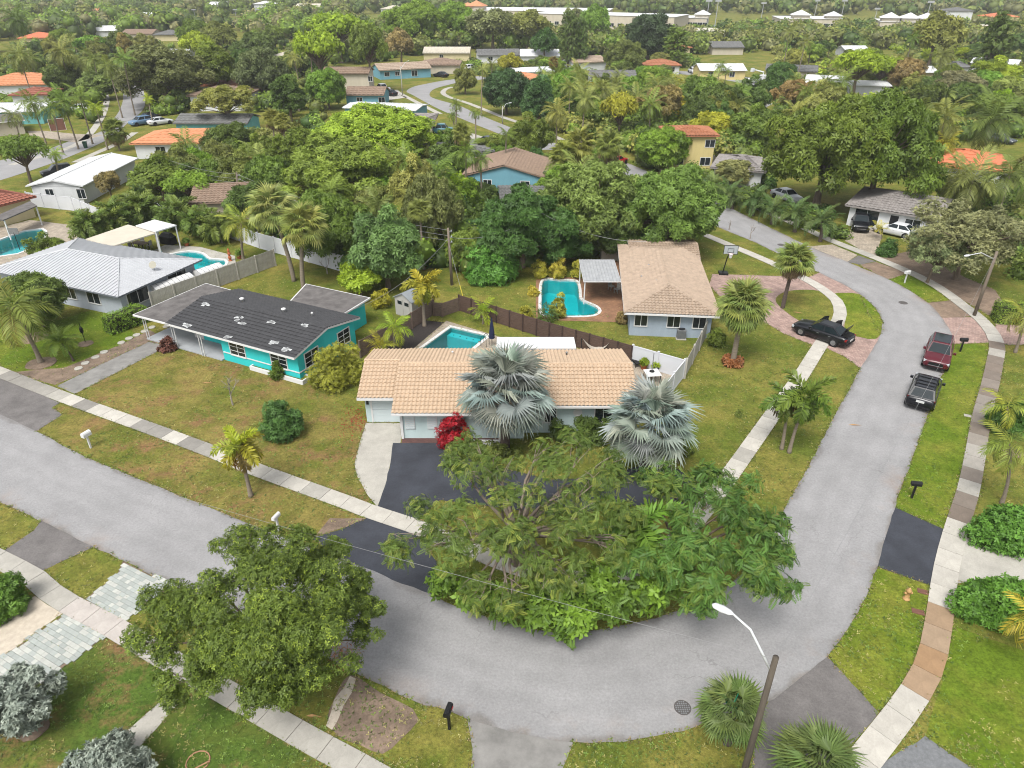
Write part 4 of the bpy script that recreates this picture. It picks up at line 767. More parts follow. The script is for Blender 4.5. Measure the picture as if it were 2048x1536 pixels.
def house(label, A, B, depth, z=2.35, roof='gable', axis='x', pitch=.28, over=.6, wall='white', rm='tan', cover='tile', wins=(), name='house', near=False, tile_pitch=.3, row=.36, base=None, cat='house', fascia=None, ang=None, ends=.3):
    a, b = Vector(A[:2]), Vector(B[:2]); d = b - a; W = d.length; rz = ang if ang is not None else math.atan2(d.y, d.x); t = base or thing(name, label, cat, (a.x, a.y, 0), rz)
    M = Matrix.Identity(4) if not base else base.matrix_world.inverted() @ (Matrix.Translation((a.x, a.y, 0)) @ Matrix.Rotation(rz, 4, 'Z'))
    D = depth; ox = over if roof != 'gable' or axis == 'y' else ends; oy = over if roof != 'gable' or axis == 'x' else ends; th = .14; tm = TILE[rm]; pl, rd = roof_planes(roof, axis, W, D, z, pitch)
    w = MB(); zw = z - .02 + (0 if roof == 'flat' else min(ox, oy) * 0); V0 = [(ox, oy), (W - ox, oy), (W - ox, D - oy), (ox, D - oy)]; w.prism(V0, -.05, zw - th + .02)
    if roof == 'gable':
        if axis == 'x':
            for x in (ox, W - ox - .2): w.add([(x, oy, zw - th), (x + .2, oy, zw - th), (x + .2, D - oy, zw - th), (x, D - oy, zw - th), (x, D / 2, z + (D / 2) * pitch - th), (x + .2, D / 2, z + (D / 2) * pitch - th)], [(0, 4, 3), (1, 2, 5), (0, 1, 5, 4), (2, 3, 4, 5)])
        else:
            for y in (oy, D - oy - .2): w.add([(ox, y, zw - th), (W - ox, y, zw - th), (W - ox, y + .2, zw - th), (ox, y + .2, zw - th), (W / 2, y, z + (W / 2) * pitch - th), (W / 2, y + .2, z + (W / 2) * pitch - th)], [(0, 1, 4), (3, 5, 2), (1, 2, 5, 4), (3, 0, 4, 5)])
    for o_ in [w.obj('wall', WALL[wall], t)]: o_.matrix_local = M
    rb = MB()
    for p in pl: rb.slab3(p, th)
    ro = rb.obj('roof', [fascia or (tm if cover != 'flat' and not near else WHITE)], t); ro.matrix_local = M
    if roof == 'flat' and cover == 'flat': 
        q = MB(); p = [v + Vector((0, 0, .004)) for v in pl[0]]; c = sum(p, Vector()) / 4; q.add([c + (v - c) * .985 for v in p], [(0, 1, 2, 3)]); q.obj('roof_membrane', tm, ro)
    if cover in ('tile', 'slate', 'seam'):
        for p in pl: roof_cover(p, cover, tm, ro, tile_pitch, row)
        cb = MB()
        for e, f in rd: cb.tube([e + Vector((0, 0, .03)), f + Vector((0, 0, .03))], .09 if cover == 'tile' else .06, 6)
        if rd: cb.obj('ridge_cap', tm, ro)
    elif roof != 'flat':
        q = MB()
        for p in pl: q.add([v + Vector((0, 0, .004)) for v in p], [tuple(range(len(p)))])
        q.obj('roof_covering', tm, ro)
    for wd in wins:
        s, pos, ww, z0, hh = wd[:5]; k = wd[5] if len(wd) > 5 else {}
        f = window(t, s, W - 2 * ox, D - 2 * oy, pos, ww, z0, hh, x0=ox, y0=oy, **k)
        if base: f.matrix_local = M
    return t
def W2(px_pts, z=2.35): return [G(p[0], p[1], z) for p in px_pts]
def vent(parent, x, y, z, r=.12, h=.25, m=WHITE, name='roof_vent'):
    b = MB(); b.lathe([(r * .7, -.15), (r * .7, h * .5), (r, h * .55), (r, h * .8), (r * .4, h)], 10, (x, y, z)); return b.obj(name, m, parent, True)
GARAGE = mat('garage_door_white', C(214, 226, 228), .5, .04, 1)
# ---------------- corner house with peach barrel tiles (faces the camera square on)
ZE = 2.3; Y_BACK = G(741, 700, ZE).y; YM = G(781, 830, ZE).y; YG = G(713, 798, ZE).y; YR = G(1107, 818.5, ZE).y; XL, XG, XR = G(713, 798, ZE).x, G(782, 830, ZE).x, G(1262, 760, ZE).x
mh = thing('corner_house', 'peach barrel tiled corner house with pale aqua walls behind the silver palms', 'house', (XL, YM, 0)); pt = .28
XM = XL + 12.0 - 1.0                           # where the middle section steps back to the right wing (hidden by the palm)
secs = [(XL, XG, YG), (XG, XM, YM), (XM, XR, YR)]; RZ = {}
for i, (x0, x1, yf) in enumerate(secs):
    D = Y_BACK - yf; Yr = (Y_BACK + min(YM, YR)) / 2 if i else (Y_BACK + YG) / 2 - .0; zr = ZE + (Y_BACK - Yr) * pt; zf = zr - (Yr - yf) * pt; L = Vector((XL, YM, 0)); v = lambda x, y, z: Vector((x, y, z)) - L; dz = .05 if i == 1 else 0.0
    fr = [v(x0, yf, zf + dz), v(x1, yf, zf + dz), v(x1, Yr, zr + dz), v(x0, Yr, zr + dz)]; bk = [v(x1, Y_BACK, ZE + dz), v(x0, Y_BACK, ZE + dz), v(x0, Yr, zr + dz), v(x1, Yr, zr + dz)]
    b = MB(); b.slab3(fr, .14).slab3(bk, .14); ro = b.obj('roof', WHITE, mh)
    for p in (fr, bk): roof_cover(p, 'tile', TILE['peach'], ro, .27, .355)
    c = MB(); c.tube([fr[3] + Vector((0, 0, .03)), fr[2] + Vector((0, 0, .03))], .1, 8); c.obj('ridge_cap', TILE['peach'], ro); ov = .72
    wl = MB(); wx0, wx1 = (x0 + .35, x1) if i == 0 else (x0 + .4, x1) if i == 1 else (x0, x1 - .35); wl.prism([v(wx0, yf + ov, 0), v(wx1, yf + ov, 0), v(wx1, Y_BACK - .7, 0), v(wx0, Y_BACK - .7, 0)], -.05, ZE - .16)
    gx = [wx0] if i == 0 else [wx1 - .2] if i == 2 else []
    for x in gx: wl.add([v(x, yf + ov, ZE - .16), v(x + .2, yf + ov, ZE - .16), v(x + .2, Y_BACK - .7, ZE - .16), v(x, Y_BACK - .7, ZE - .16), v(x, Yr, zr - .16), v(x + .2, Yr, zr - .16)], [(0, 4, 3), (1, 2, 5), (0, 1, 5, 4), (2, 3, 4, 5)])
    wl.obj('wall', WALL['aqua'], mh)
gy = YG + .72 - YM; g = MB(); gx0, gx1 = .82, XG - XL + .36
g.box(gx0 - .12, gx0, gy - .04, gy + .02, 0, 2.12).box(gx0, gx1, gy - .035, gy + .02, 2.05, 2.12); gd = g.obj('garage_door', WHITE, mh)
for k in range(4):
    q = MB(); q.box(gx0 + .01, gx1, gy - .022, gy + .015, .02 + k * .51, .02 + k * .51 + .495); q.obj('door_panel', GARAGE, gd)
wallf = .72
for xx in (2.05 + XG - XL - 1.0, 3.15 + XG - XL - 1.0 + .35):
    s = MB(); s.box(xx - .32, xx + .32, wallf - .05, wallf + .01, .75, 2.0); sh = s.obj('shutter', WHITE, mh)
    for k in range(8):
        l = MB(); l.box(xx - .28, xx + .28, wallf - .07, wallf - .04, .8 + k * .148, .8 + k * .148 + .1); l.obj('slat', GARAGE, sh)
c = MB(); c.box(XG - XL + .42, XG - XL + .58, wallf - .1, wallf + .02, 0, 2.12); c.obj('corner_post', WHITE, mh)
n_ = MB(); n_.box(.45, .6, gy - .06, gy + .01, 1.45, 1.9); n_.obj('house_number_plate', BLACK, mh)
yR = YR + .72 - YM
for xx, ww in ((XR - XL - 5.7, .75), (XR - XL - 2.2, 1.1)): window(mh, 'f', 1, 1, xx, ww, .85, 1.15, x0=0, y0=yR)
r_ = MB(); r_.lathe([(.3, 0), (.3, .05), (.24, .07), (.24, .02)], 20, M=Matrix.Translation((XR - XL - 3.9, yR, 1.6)) @ Matrix.Rotation(PI / 2, 4, 'X')); r_.obj('wall_medallion', WHITE, mh)
for xx, yy in ((6.0, 7.2), (8.6, 6.4), (14.2, 7.0), (11.5, 6.6)): vent(mh, xx, yy, ZE + (Y_BACK - YM - yy) * pt + .1, .08, .25, GREY_METAL if xx > 8 else WHITE)
# low white planter walls by the entry and the white flat patio cover at the back
pw = thing('planter_wall', 'low white wall enclosing a red bed below the bougainvillea', 'wall', G(905, 884)); b = MB(); p0, p1 = G(901, 892) - pw.location, G(1000, 892) - pw.location; q1 = G(1000, 872) - pw.location; q0 = G(915, 872) - pw.location
for a, c in ((p0, p1), (p1, q1), (q0, q1)):
    u = (c - a).normalized(); n2 = Vector((-u.y, u.x, 0)) * .08; b.prism([a - n2, c - n2, c + n2, a + n2], 0, .45 if c is not q1 or a is p1 else .44)
b.obj('wall', WHITE, pw)
pc = thing('patio_cover', 'flat white insulated patio roof behind the peach tiled house', 'patio cover', (G(993, 700, 2.3).x, Y_BACK - .3, 0)); x1 = G(1152, 700, 2.4).x - pc.location.x; y1 = G(1150, 674, 2.45).y - pc.location.y
b = MB(); b.slab3([(0, 0, 2.62), (x1, 0, 2.62), (x1, y1, 2.45), (0, y1, 2.45)], .12); b.obj('roof', TILE['white'], pc)
for x in (.1, x1 / 2, x1 - .1): c = MB(); c.box(x - .05, x + .05, y1 - .2, y1 - .1, 0, 2.36); c.obj('post', WHITE, pc)
# ---------------- turquoise house
A, B = G(330, 647, ZE), G(588, 717, ZE); fu = (B - A).normalized(); TQ = math.atan2(fu.y, fu.x); DT = 7.9
tq = house('bright turquoise house with dark patched tile roof and flat carport', A, B, DT, ZE, 'gable', 'x', .2, .55, 'turq', 'dark', 'slate', near=True, tile_pitch=.33, row=.38, name='turquoise_house', ends=.25)
WT = (B - A).length
for o_ in list(tq.children):
    if o_.name.startswith('wall'): bpy.data.objects.remove(o_)
w = MB(); e1 = .25; RC = 2.3; w.prism([(e1, RC), (5.3, RC), (5.3, .55), (WT - e1, .55), (WT - e1, DT - .55), (e1, DT - .55)], -.05, ZE - .14)
for x in (e1, WT - e1 - .2): w.add([(x, .55, ZE - .16), (x + .2, .55, ZE - .16), (x + .2, DT - .55, ZE - .16), (x, DT - .55, ZE - .16), (x, DT / 2, ZE + DT * .1 - .14), (x + .2, DT / 2, ZE + DT * .1 - .14)], [(0, 4, 3), (1, 2, 5), (0, 1, 5, 4), (2, 3, 4, 5)])
w.obj('wall', WALL['turq'], tq)
for x, w_ in ((7.0, 1.5), (11.2, 1.5)):
    if x < WT - 1.2: window(tq, 'f', 1, 1, x, w_, .75, 1.15, x0=0, y0=.55, nx=2, ny=3)
window(tq, 'f', 1, 1, 3.0, 3.6, .9, .95, x0=0, y0=RC, nx=6, ny=1); window(tq, 'f', 1, 1, .75, .85, .05, 2.0, x0=0, y0=RC, door=WHITE)
for y, w_ in ((1.75, 1.5), (5.6, 1.4)): window(tq, 'r', WT - .5, 1, y, w_, .75, 1.2, x0=.25, y0=.3, nx=2, ny=3)
tr = MB(); tr.box(5.4, WT - .24, .5, .55, .72, .8); tr.box(WT - .26, WT - .2, .5, 2.2, .72, .8); tr.obj('trim_band', WHITE, tq)
rp = random.Random(3)
for x, y, w_, h_ in ((1.4, 3.1, .8, .35), (2.0, .3, .9, .3), (5.5, 2.4, .6, .6), (6.3, 2.1, .5, .25), (8.6, 3.0, .55, .25), (11.5, 3.5, .5, .25), (6.6, .25, .5, .2), (10.6, .9, .6, .35), (12.2, .5, .9, .45)):
    m = MB()
    for k in range(9):
        xx, yy = x + rp.uniform(-w_, w_) * .5, y + rp.uniform(-h_, h_) * .5; zz = ZE + yy * .2 + .085; a_ = rp.uniform(.08, .18); m.add([(xx - a_, yy - .1, zz - .02), (xx + a_, yy - .1, zz - .02), (xx + a_, yy + .1, zz + .02), (xx - a_, yy + .1, zz + .02)], [(0, 1, 2, 3)])
    m.obj('white_patch', mat('sealant_white', C(206, 208, 208), .6, .12, 8), tq)
for x, y in ((3.4, 5.1), (8.0, 5.0), (10.4, 5.6)): vent(tq, x, y, ZE + (DT - y) * .2 + .08, .2 if x < 9 else .1, .3)
CP = [G(268, 628, ZE), A, G(413, 565, ZE + .1)]; Wc = (CP[0] - A).length
b = MB(); b.slab3([(-Wc, 0, ZE), (.4, 0, ZE + .05), (.4, DT - .6, ZE + .12), (-Wc + .3, DT - .4, ZE + .1)], .14); co = b.obj('carport_roof', WHITE, tq)
q = MB(); q.add([(-Wc + .08, .08, ZE + .01), (.3, .08, ZE + .06), (.3, DT - .68, ZE + .128), (-Wc + .38, DT - .48, ZE + .108)], [(0, 1, 2, 3)]); q.obj('roof_membrane', TILE['flatgrey'], co)
for x, y in ((-Wc + .6, .35), (0.1, .35), (-Wc + .6, DT - 1.2), (3.2, .25)):
    for k in (0, .28): c = MB(); c.box(x + k - .025, x + k + .025, y - .03, y + .03, 0, ZE - .12); c.obj('post', WHITE, tq)
sl = MB(); sl.box(-Wc + .5, 5.28, .3, RC - .01, 0.01, .12); sl.box(-Wc + .5, .24, RC - .005, 5.0, 0.01, .119); sl.obj('porch_slab', mat('porch_paint', C(176, 180, 184), .7, .1, 1), tq)
b = MB(); b.slab3([(6.0, DT - .3, ZE + .02), (WT - 1.6, DT - .3, ZE + .02), (WT - 1.6, DT + 3.6, ZE + .06), (4.6, DT + 3.6, ZE + .06)], .14); bo = b.obj('rear_roof', WHITE, tq)
q = MB(); q.add([(6.1, DT - .2, ZE + .03), (WT - 1.7, DT - .2, ZE + .03), (WT - 1.7, DT + 3.5, ZE + .07), (4.75, DT + 3.5, ZE + .07)], [(0, 1, 2, 3)]); q.obj('roof_membrane', TILE['flatgrey'], bo)
b = MB(); b.box(6.2, WT - 2.0, DT - .5, DT + 3.2, 0, ZE - .15); b.obj('rear_wall', WALL['turq'], tq)
pb = thing('planter_box', 'long white planter box below the turquoise house corner', 'planter', G(500, 740), TQ); Lp = (G(610, 768) - G(500, 740)).length; b = MB()
b.box(0, Lp, 0, .12, 0, .35).box(0, Lp, .9, 1.02, 0, .35).box(0, .12, .121, .899, 0, .349).box(Lp - .12, Lp, .121, .899, 0, .349); b.obj('wall', WHITE, pb); s = MB(); s.box(.12, Lp - .12, .12, .9, 0, .25); s.obj('soil', GRASS, pb)
# ---------------- silver roofed house
A, B = G(-10, 545, ZE), G(236, 594, ZE); fu = Vector((math.cos(RAD(-22.5)), math.sin(RAD(-22.5)))); A2 = B.xy - fu * 16.8
sv_ = house('grey house with silver standing seam hip roof beside the blue pool', A2, B, 10.0, ZE, 'hip', 'x', .22, .6, 'grey', 'silver', 'seam', name='silver_roof_house', tile_pitch=.42, wins=[('f', 9.3, 1.3, .8, 1.1), ('f', 12.2, 1.5, .8, 1.1), ('f', 7.0, .9, .05, 2.0, {'door': DARK_METAL}), ('f', 4.6, 1.6, .8, 1.1), ('r', 1.8, 2.3, .7, 1.2), ('r', 6.5, 2.2, .7, 1.2)], fascia=mat('fascia_grey', C(120, 126, 134), .6))
# ---------------- tan tiled neighbour with the bent pool
a_ = RAD(-5.5); ux = Vector((math.cos(a_), math.sin(a_))); uy = Vector((-ux.y, ux.x)); B0 = G(1443, 634, ZE).xy; A0 = B0 - ux * 7.9
nb = house('blue grey house with tan barrel tile hip roof beside the bent pool', A0, B0, 17.0, ZE, 'hip', 'y', .25, .6, 'bluegrey', 'tan', 'tile', near=True, name='tan_tiled_house', tile_pitch=.3, row=.36, wins=[('f', .9, 1.0, .95, 1.1), ('f', 3.6, 1.0, .95, 1.1), ('f', 5.7, 1.0, .95, 1.1), ('l', 5.0, 2.0, .3, 1.8), ('l', 8.5, 1.4, .9, 1.1)])
nb2 = house('', A0 + uy * 13.6 + ux * 2.6 - ux * 1.6, A0 + uy * 13.6 + ux * 8.0, 5.6, ZE - .05, 'gable', 'x', .22, .5, 'bluegrey', 'tan', 'tile', near=True, base=None, name='tmp', tile_pitch=.3)
for ch in list(nb2.children):
    mw = Matrix.Translation(nb2.location) @ Matrix.Rotation(nb2.rotation_euler.z, 4, 'Z'); pw_ = Matrix.Translation(nb.location) @ Matrix.Rotation(nb.rotation_euler.z, 4, 'Z'); ch.parent = nb; ch.matrix_local = pw_.inverted() @ mw
bpy.data.objects.remove(nb2)
for x, y, zz in ((2.6, 9.5, .55), (1.8, 7.0, .38), (3.0, 5.5, .62)): vent(nb, x, y, ZE + zz, .1, .25, GREY_METAL)
# aluminium patio cover beside it
P0, P1 = G(1167, 563, 2.3), G(1236, 563, 2.3); P3 = G(1168, 520, 2.4); pc2 = thing('patio_cover', 'ribbed white aluminium patio cover beside the bent pool', 'patio cover', (P0.x, P0.y, 0)); Wp = P1.x - P0.x + .3; Dp = P3.y - P0.y; b = MB(); b.slab3([(0, 0, 2.3), (Wp, 0, 2.3), (Wp, Dp, 2.45), (0, Dp, 2.45)], .08); r2 = b.obj('roof', WHITE, pc2); roof_cover([(0.03, .03, 2.31), (Wp - .03, .03, 2.31), (Wp - .03, Dp - .03, 2.455), (.03, Dp - .03, 2.455)], 'seam', mat('aluminium_sheet', C(178, 180, 182), .5, .14, 2), r2, .3, name='roof_ribs')
for x, y in ((.15, .15), (.15, Dp - .2)): c = MB(); c.box(x - .05, x + .05, y - .05, y + .05, 0, 2.24); c.obj('post', WHITE, pc2)
# ---------------- the wider neighbourhood: (label, eave left px, eave right px, depth, roof, axis, roof material, wall, cover, options)
FARH = [
 ('white house with a pale blue metal gable roof at the left street corner', (50, 372), (165, 372), 16, 'gable', 'y', 'white', 'white', 'seam', {'wins': [('f', 2.2, 1.0, .8, 1.2), ('f', 6.3, 1.0, .8, 1.2)], 'pitch': .2}),
 ('red tiled house with a covered terrace at the left edge', (-70, 430), (73, 393), 11, 'hip', 'x', 'red', 'cream', 'tile', {}),
 ('house with bright orange tile roof and carport by the left street', (258, 288), (468, 286), 10.5, 'hip', 'x', 'orange', 'white', 'tile', {'wins': [('f', 4, 1.5, .8, 1.1)]}),
 ('long grey shingle roof with a teal gable end behind the orange roof', (345, 247), (495, 247), 8, 'gable', 'x', 'greyshingle', 'teal', 'tile', {}),
 ('white walled house with brown roof behind the bare limbed tree', (372, 192), (492, 192), 11, 'hip', 'x', 'brown', 'white', 'tile', {'z': 3.2, 'wins': [('f', 3, 1.5, 1, 1.2), ('f', 10, 1.5, 1, 1.2)]}),
 ('house with red barrel roof tucked behind the big olive tree', (393, 172), (480, 172), 10, 'hip', 'x', 'rust', 'white', 'tile', {}),
 ('pale peach hip roofed house at the upper left edge', (-60, 172), (112, 168), 15, 'hip', 'x', 'orange', 'white', 'tile', {}),
 ('darker red hip roofed house in front of the peach roof', (15, 191), (98, 189), 9, 'hip', 'x', 'red', 'white', 'tile', {}),
 ('flat white roofed house with teal wall at the left edge', (-60, 226), (82, 222), 13, 'gable', 'x', 'white', 'teal', 'seam', {'pitch': .1}),
 ('flat roofed garage house with a brown door at the left edge', (-60, 250), (50, 240), 9, 'flat', 'x', 'flatgrey', 'beige', 'flat', {'wins': [('f', 13, 2.6, .02, 2.1, {'door': mat('brown_garage_door', C(132, 92, 78), .6)})]}),
 ('small teal house beside the long grey fence at upper left', (100, 138), (150, 138), 8, 'gable', 'x', 'white', 'teal', 'seam', {'wins': [('f', 2.5, 1, .8, 1.1), ('f', 5.5, 1, .8, 1.1)]}),
 ('terracotta hip roofed house far at upper left', (34, 77), (114, 75), 14, 'hip', 'x', 'coral', 'cream', 'tile', {}),
 ('brown roofed house behind the far terracotta roof', (60, 64), (115, 64), 12, 'gable', 'x', 'brown', 'white', 'tile', {}),
 ('far house with long white gable roof at upper left', (188, 62), (247, 61), 14, 'gable', 'x', 'white', 'white', 'seam', {}),
 ('far house with chocolate brown roof beside the white roof', (240, 68), (304, 68), 12, 'gable', 'x', 'brown', 'beige', 'tile', {}),
 ('far grey roofed house beside the silver palms at upper left', (305, 70), (368, 69), 12, 'hip', 'x', 'greyshingle', 'cream', 'tile', {}),
 ('tiny far red roofed house at the top left', (348, 14), (381, 14), 20, 'hip', 'x', 'coral', 'cream', 'tile', {}),
 ('brown roof hidden among trees between two utility poles', (376, 408), (500, 402), 9, 'gable', 'x', 'brown', 'beige', 'tile', {}),
 ('two storey beige house at upper centre left', (642, 147), (738, 147), 8, 'gable', 'x', 'brown', 'beige', 'tile', {'z': 5.0, 'wins': [('r', 2, 1, 3.2, 1.1), ('f', 11.5, 1, 3.2, 1.1), ('f', 11.5, 1, .8, 1.1)]}),
 ('teal walled house with tan roof by the white pickup', (688, 190), (768, 190), 9, 'gable', 'x', 'brown', 'blue', 'tile', {'wins': [('f', 8, 1.4, .8, 1.1), ('f', 3, 1.2, .8, 1.1)]}),
 ('long low white flat roof beside the winding street', (684, 215), (832, 221), 8, 'gable', 'x', 'white', 'blue', 'seam', {'pitch': .08}),
 ('blue house with tan hip roof beside the lamp post at upper centre', (758, 141), (864, 136), 10, 'gable', 'x', 'tan', 'blue', 'tile', {'wins': [('f', 2, 1.4, .9, 1), ('f', 5, 1.2, .9, 1), ('f', 10, 1.6, .6, 1.4)]}),
 ('grey roofed bungalow behind the teal pickup', (830, 246), (868, 246), 8, 'hip', 'x', 'greytile', 'beige', 'tile', {}),
 ('low grey membrane roof in front of the teal pickup', (862, 312), (990, 302), 9, 'hip', 'x', 'greyshingle', 'white', 'tile', {'pitch': .14}),
 ('chocolate roofed house behind the blue house', (838, 130), (920, 130), 11, 'hip', 'x', 'brown', 'beige', 'tile', {}),
 ('far cream house with tan gable at upper centre', (845, 106), (940, 106), 11, 'gable', 'x', 'cream', 'cream', 'tile', {'wins': [('f', 6, 1.2, .9, 1)]}),
 ('far white house with blue shutters and grey roof', (955, 111), (1042, 110), 11, 'gable', 'x', 'greyshingle', 'white', 'tile', {'wins': [('f', 4, 1.4, .9, 1.1), ('f', 8, 1.4, .9, 1.1)]}),
 ('far white roofed house left of the dark conifers', (1040, 112), (1120, 112), 12, 'gable', 'x', 'white', 'white', 'seam', {}),
 ('far white garage house with tan hip roof', (1146, 126), (1216, 123), 10, 'gable', 'x', 'tan', 'white', 'tile', {'wins': [('f', 3.5, 3.2, .05, 2.1, {'door': GARAGE})]}),
 ('far low house with pale rounded white roof', (1030, 145), (1110, 142), 9, 'gable', 'x', 'white', 'white', 'seam', {'pitch': .15}),
 ('far low orange roofed house behind the dense round tree', (1005, 158), (1078, 158), 9, 'hip', 'x', 'orange', 'beige', 'tile', {}),
 ('far red tiled house with white windows', (1288, 131), (1364, 131), 10, 'hip', 'x', 'rust', 'white', 'tile', {'wins': [('f', 4, 1.4, .8, 1.2), ('f', 8, 1.4, .8, 1.2)]}),
 ('far grey low roofed house left of the red tiled house', (1180, 154), (1275, 154), 9, 'gable', 'x', 'greyshingle', 'white', 'tile', {}),
 ('far cream house with white roof near the bucket truck', (1400, 141), (1495, 141), 10, 'gable', 'x', 'white', 'yellow', 'seam', {'wins': [('f', 3, 1.4, .8, 1.2), ('f', 9, 1.4, .8, 1.2)]}),
 ('far grey roofed cottage behind the bucket truck', (1530, 140), (1636, 144), 9, 'gable', 'x', 'greyshingle', 'beige', 'tile', {}),
 ('white metal roofed house among trees at upper right', (1608, 168), (1690, 172), 12, 'gable', 'x', 'white', 'white', 'seam', {}),
 ('long white roofed house right of the white metal roof', (1690, 170), (1785, 172), 9, 'gable', 'x', 'white', 'white', 'seam', {'pitch': .12}),
 ('white gabled house at the far right under the tall conifer', (1940, 125), (2035, 131), 9, 'gable', 'x', 'white', 'white', 'seam', {}),
 ('mauve roofed house at the right edge', (2020, 178), (2100, 178), 11, 'hip', 'x', 'red', 'white', 'tile', {}),
 ('far pale house with dark windows at upper right', (1692, 102), (1742, 102), 10, 'gable', 'x', 'white', 'white', 'seam', {'wins': [('f', 4, 2, .8, 1.2)]}),
 ('far dark roofed house behind the far palms', (1425, 95), (1490, 95), 12, 'gable', 'x', 'greyshingle', 'beige', 'tile', {}),
 ('far orange roofed house right of the conical tree', (1330, 97), (1385, 95), 12, 'hip', 'x', 'orange', 'cream', 'tile', {}),
 ('tiny far white roofed house at the top left beside the corner palm', (96, 27), (140, 27), 12, 'hip', 'x', 'white', 'white', 'seam', {'z': 5.5}),
 ('tiny far peach roofed house at the top left', (170, 22), (205, 22), 12, 'hip', 'x', 'orange', 'cream', 'tile', {'z': 5.5}),
 ('tiny far white roofed house left of the tennis masts', (262, 32), (312, 32), 12, 'gable', 'x', 'white', 'white', 'seam', {'z': 5.5}),
 ('tiny far long white roof above the tennis courts', (415, 10), (468, 10), 14, 'gable', 'x', 'white', 'white', 'seam', {'z': 5.5}),
 ('tiny far white roof right of the long white roof', (505, 8), (548, 8), 14, 'hip', 'x', 'white', 'white', 'seam', {'z': 5.5}),
 ('tiny far cream roof above the yellow green pines', (590, 14), (640, 14), 14, 'gable', 'x', 'cream', 'white', 'seam', {'z': 5.5}),
 ('tiny far pale roof left of the school towers', (760, 18), (810, 18), 14, 'hip', 'x', 'cream', 'white', 'tile', {'z': 5.5}),
 ('tiny far orange roof at the top right corner', (1985, 34), (2040, 34), 14, 'hip', 'x', 'coral', 'cream', 'tile', {'z': 5.5}),
 ('tiny far grey roof between the cupola halls', (1900, 22), (1950, 22), 14, 'hip', 'x', 'greyshingle', 'white', 'tile', {'z': 5.5}),
 ('small far white house between the far palms at upper left', (330, 108), (372, 108), 9, 'gable', 'x', 'white', 'white', 'seam', {}),
 ('small far pale house right of the far brown roofs', (545, 112), (600, 112), 9, 'hip', 'x', 'cream', 'white', 'tile', {}),
 ('small far white bungalow among the upper right trees', (1830, 145), (1880, 145), 9, 'gable', 'x', 'white', 'cream', 'seam', {}),
 ('small far white bungalow left of the tall far conifer', (1905, 135), (1950, 135), 9, 'hip', 'x', 'greyshingle', 'white', 'tile', {}),
 ('long coral tiled house at the right behind the royal palm', (1850, 330), (2030, 345), 12, 'hip', 'x', 'coral', 'white', 'tile', {}),
 ('low grey tiled house under the huge spreading tree', (1420, 335), (1532, 345), 9, 'hip', 'x', 'greytile', 'white', 'tile', {}),
 ('grey house with dark windows behind the black SUV', (1690, 410), (1880, 440), 10, 'hip', 'x', 'greytile', 'white', 'tile', {'wins': [('f', 2, 2.6, .3, 1.9), ('f', 5, .9, .05, 2.0, {'door': DARK_METAL}), ('f', 7, 1.6, .8, 1.1), ('f', 9.2, 1.2, .8, 1.1)]}),
]
for lab, a, b, dep, rf, ax, rm, wl, cv, op in FARH:
    op = dict(op); z = op.pop('z', 2.5); Aw, Bw = G(*a, z), G(*b, z); dist = Aw.length
    house(lab, Aw, Bw, dep, z, rf, ax, op.pop('pitch', .25), .55, wl, rm, cv, op.pop('wins', ()), 'house', tile_pitch=.5 if dist < 120 else 1.0, row=.55 if dist < 120 else 1.1, **op)
# blue gabled house in the middle distance (two gables) and the yellow two storey house
bl = house('pale blue gabled house with brown tile roof in the middle distance', G(922, 352, 2.4), G(1097, 358, 2.4), 11, 2.4, 'gable', 'y', .27, .6, 'blue', 'brown', 'tile', [('f', 3.0, 1.1, .7, 1.2), ('f', 8.2, 1.2, .7, 1.2)], name='blue_gabled_house', tile_pitch=.4, row=.45)
d_ = MB(); d_.lathe([(.02, 0), (.25, .05), (.42, .16), (.43, .17)], 14, M=Matrix.Translation((11.6, .3, 3.0)) @ Matrix.Rotation(-.9, 4, 'X')); d_.obj('satellite_dish', GREY_METAL, bl)
house('grey shingled porch wing in front of the pale blue gabled house', G(1000, 402, 2.3), G(1110, 400, 2.3), 7, 2.3, 'gable', 'x', .2, .5, 'white', 'greyshingle', 'tile', name='house', tile_pitch=.45, row=.4)
house('yellow two storey house with terracotta roof beside the huge tree', G(1335, 272, 5.2), G(1440, 272, 5.2), 7.5, 5.2, 'hip', 'x', .22, .5, 'yellow', 'rust', 'tile', [('f', 1.2, .9, 3.4, 1.1), ('f', 6.2, 1.4, 3.5, 1.0), ('f', 1.8, 1.2, .8, 1.1), ('f', 5.8, 1.5, .8, 1.1)], name='house', tile_pitch=.45, row=.5)
# school and sports halls on the horizon
def hall(label, a, b, dep, z, wl, rm, towers=(), n=10):
    A_, B_ = G(*a, z), G(*b, z); Wd = (B_ - A_).length; t = house(label, A_, B_, dep, z, 'flat', 'x', .1, .3, wl, rm, 'flat', [('f', Wd * (i + .5) / n, 2.4, 1.2, 1.6) for i in range(n)], name='school_building', cat='building')
    for x, w_, h_, hip in towers:
        b_ = MB(); b_.box(x * Wd - w_ / 2, x * Wd + w_ / 2, 2, 2 + w_, z - .5, z + h_); tw = b_.obj('tower', WALL[wl], t); r_ = MB(); c0 = (x * Wd, 2 + w_ / 2, z + h_ + w_ * .3); q = w_ / 2 + .8; V = [(c0[0] - q, c0[1] - q, z + h_), (c0[0] + q, c0[1] - q, z + h_), (c0[0] + q, c0[1] + q, z + h_), (c0[0] - q, c0[1] + q, z + h_), c0]; r_.add(V, [(0, 1, 4), (1, 2, 4), (2, 3, 4), (3, 0, 4), (3, 2, 1, 0)]); r_.obj('tower_roof', TILE[hip], tw)
    return t
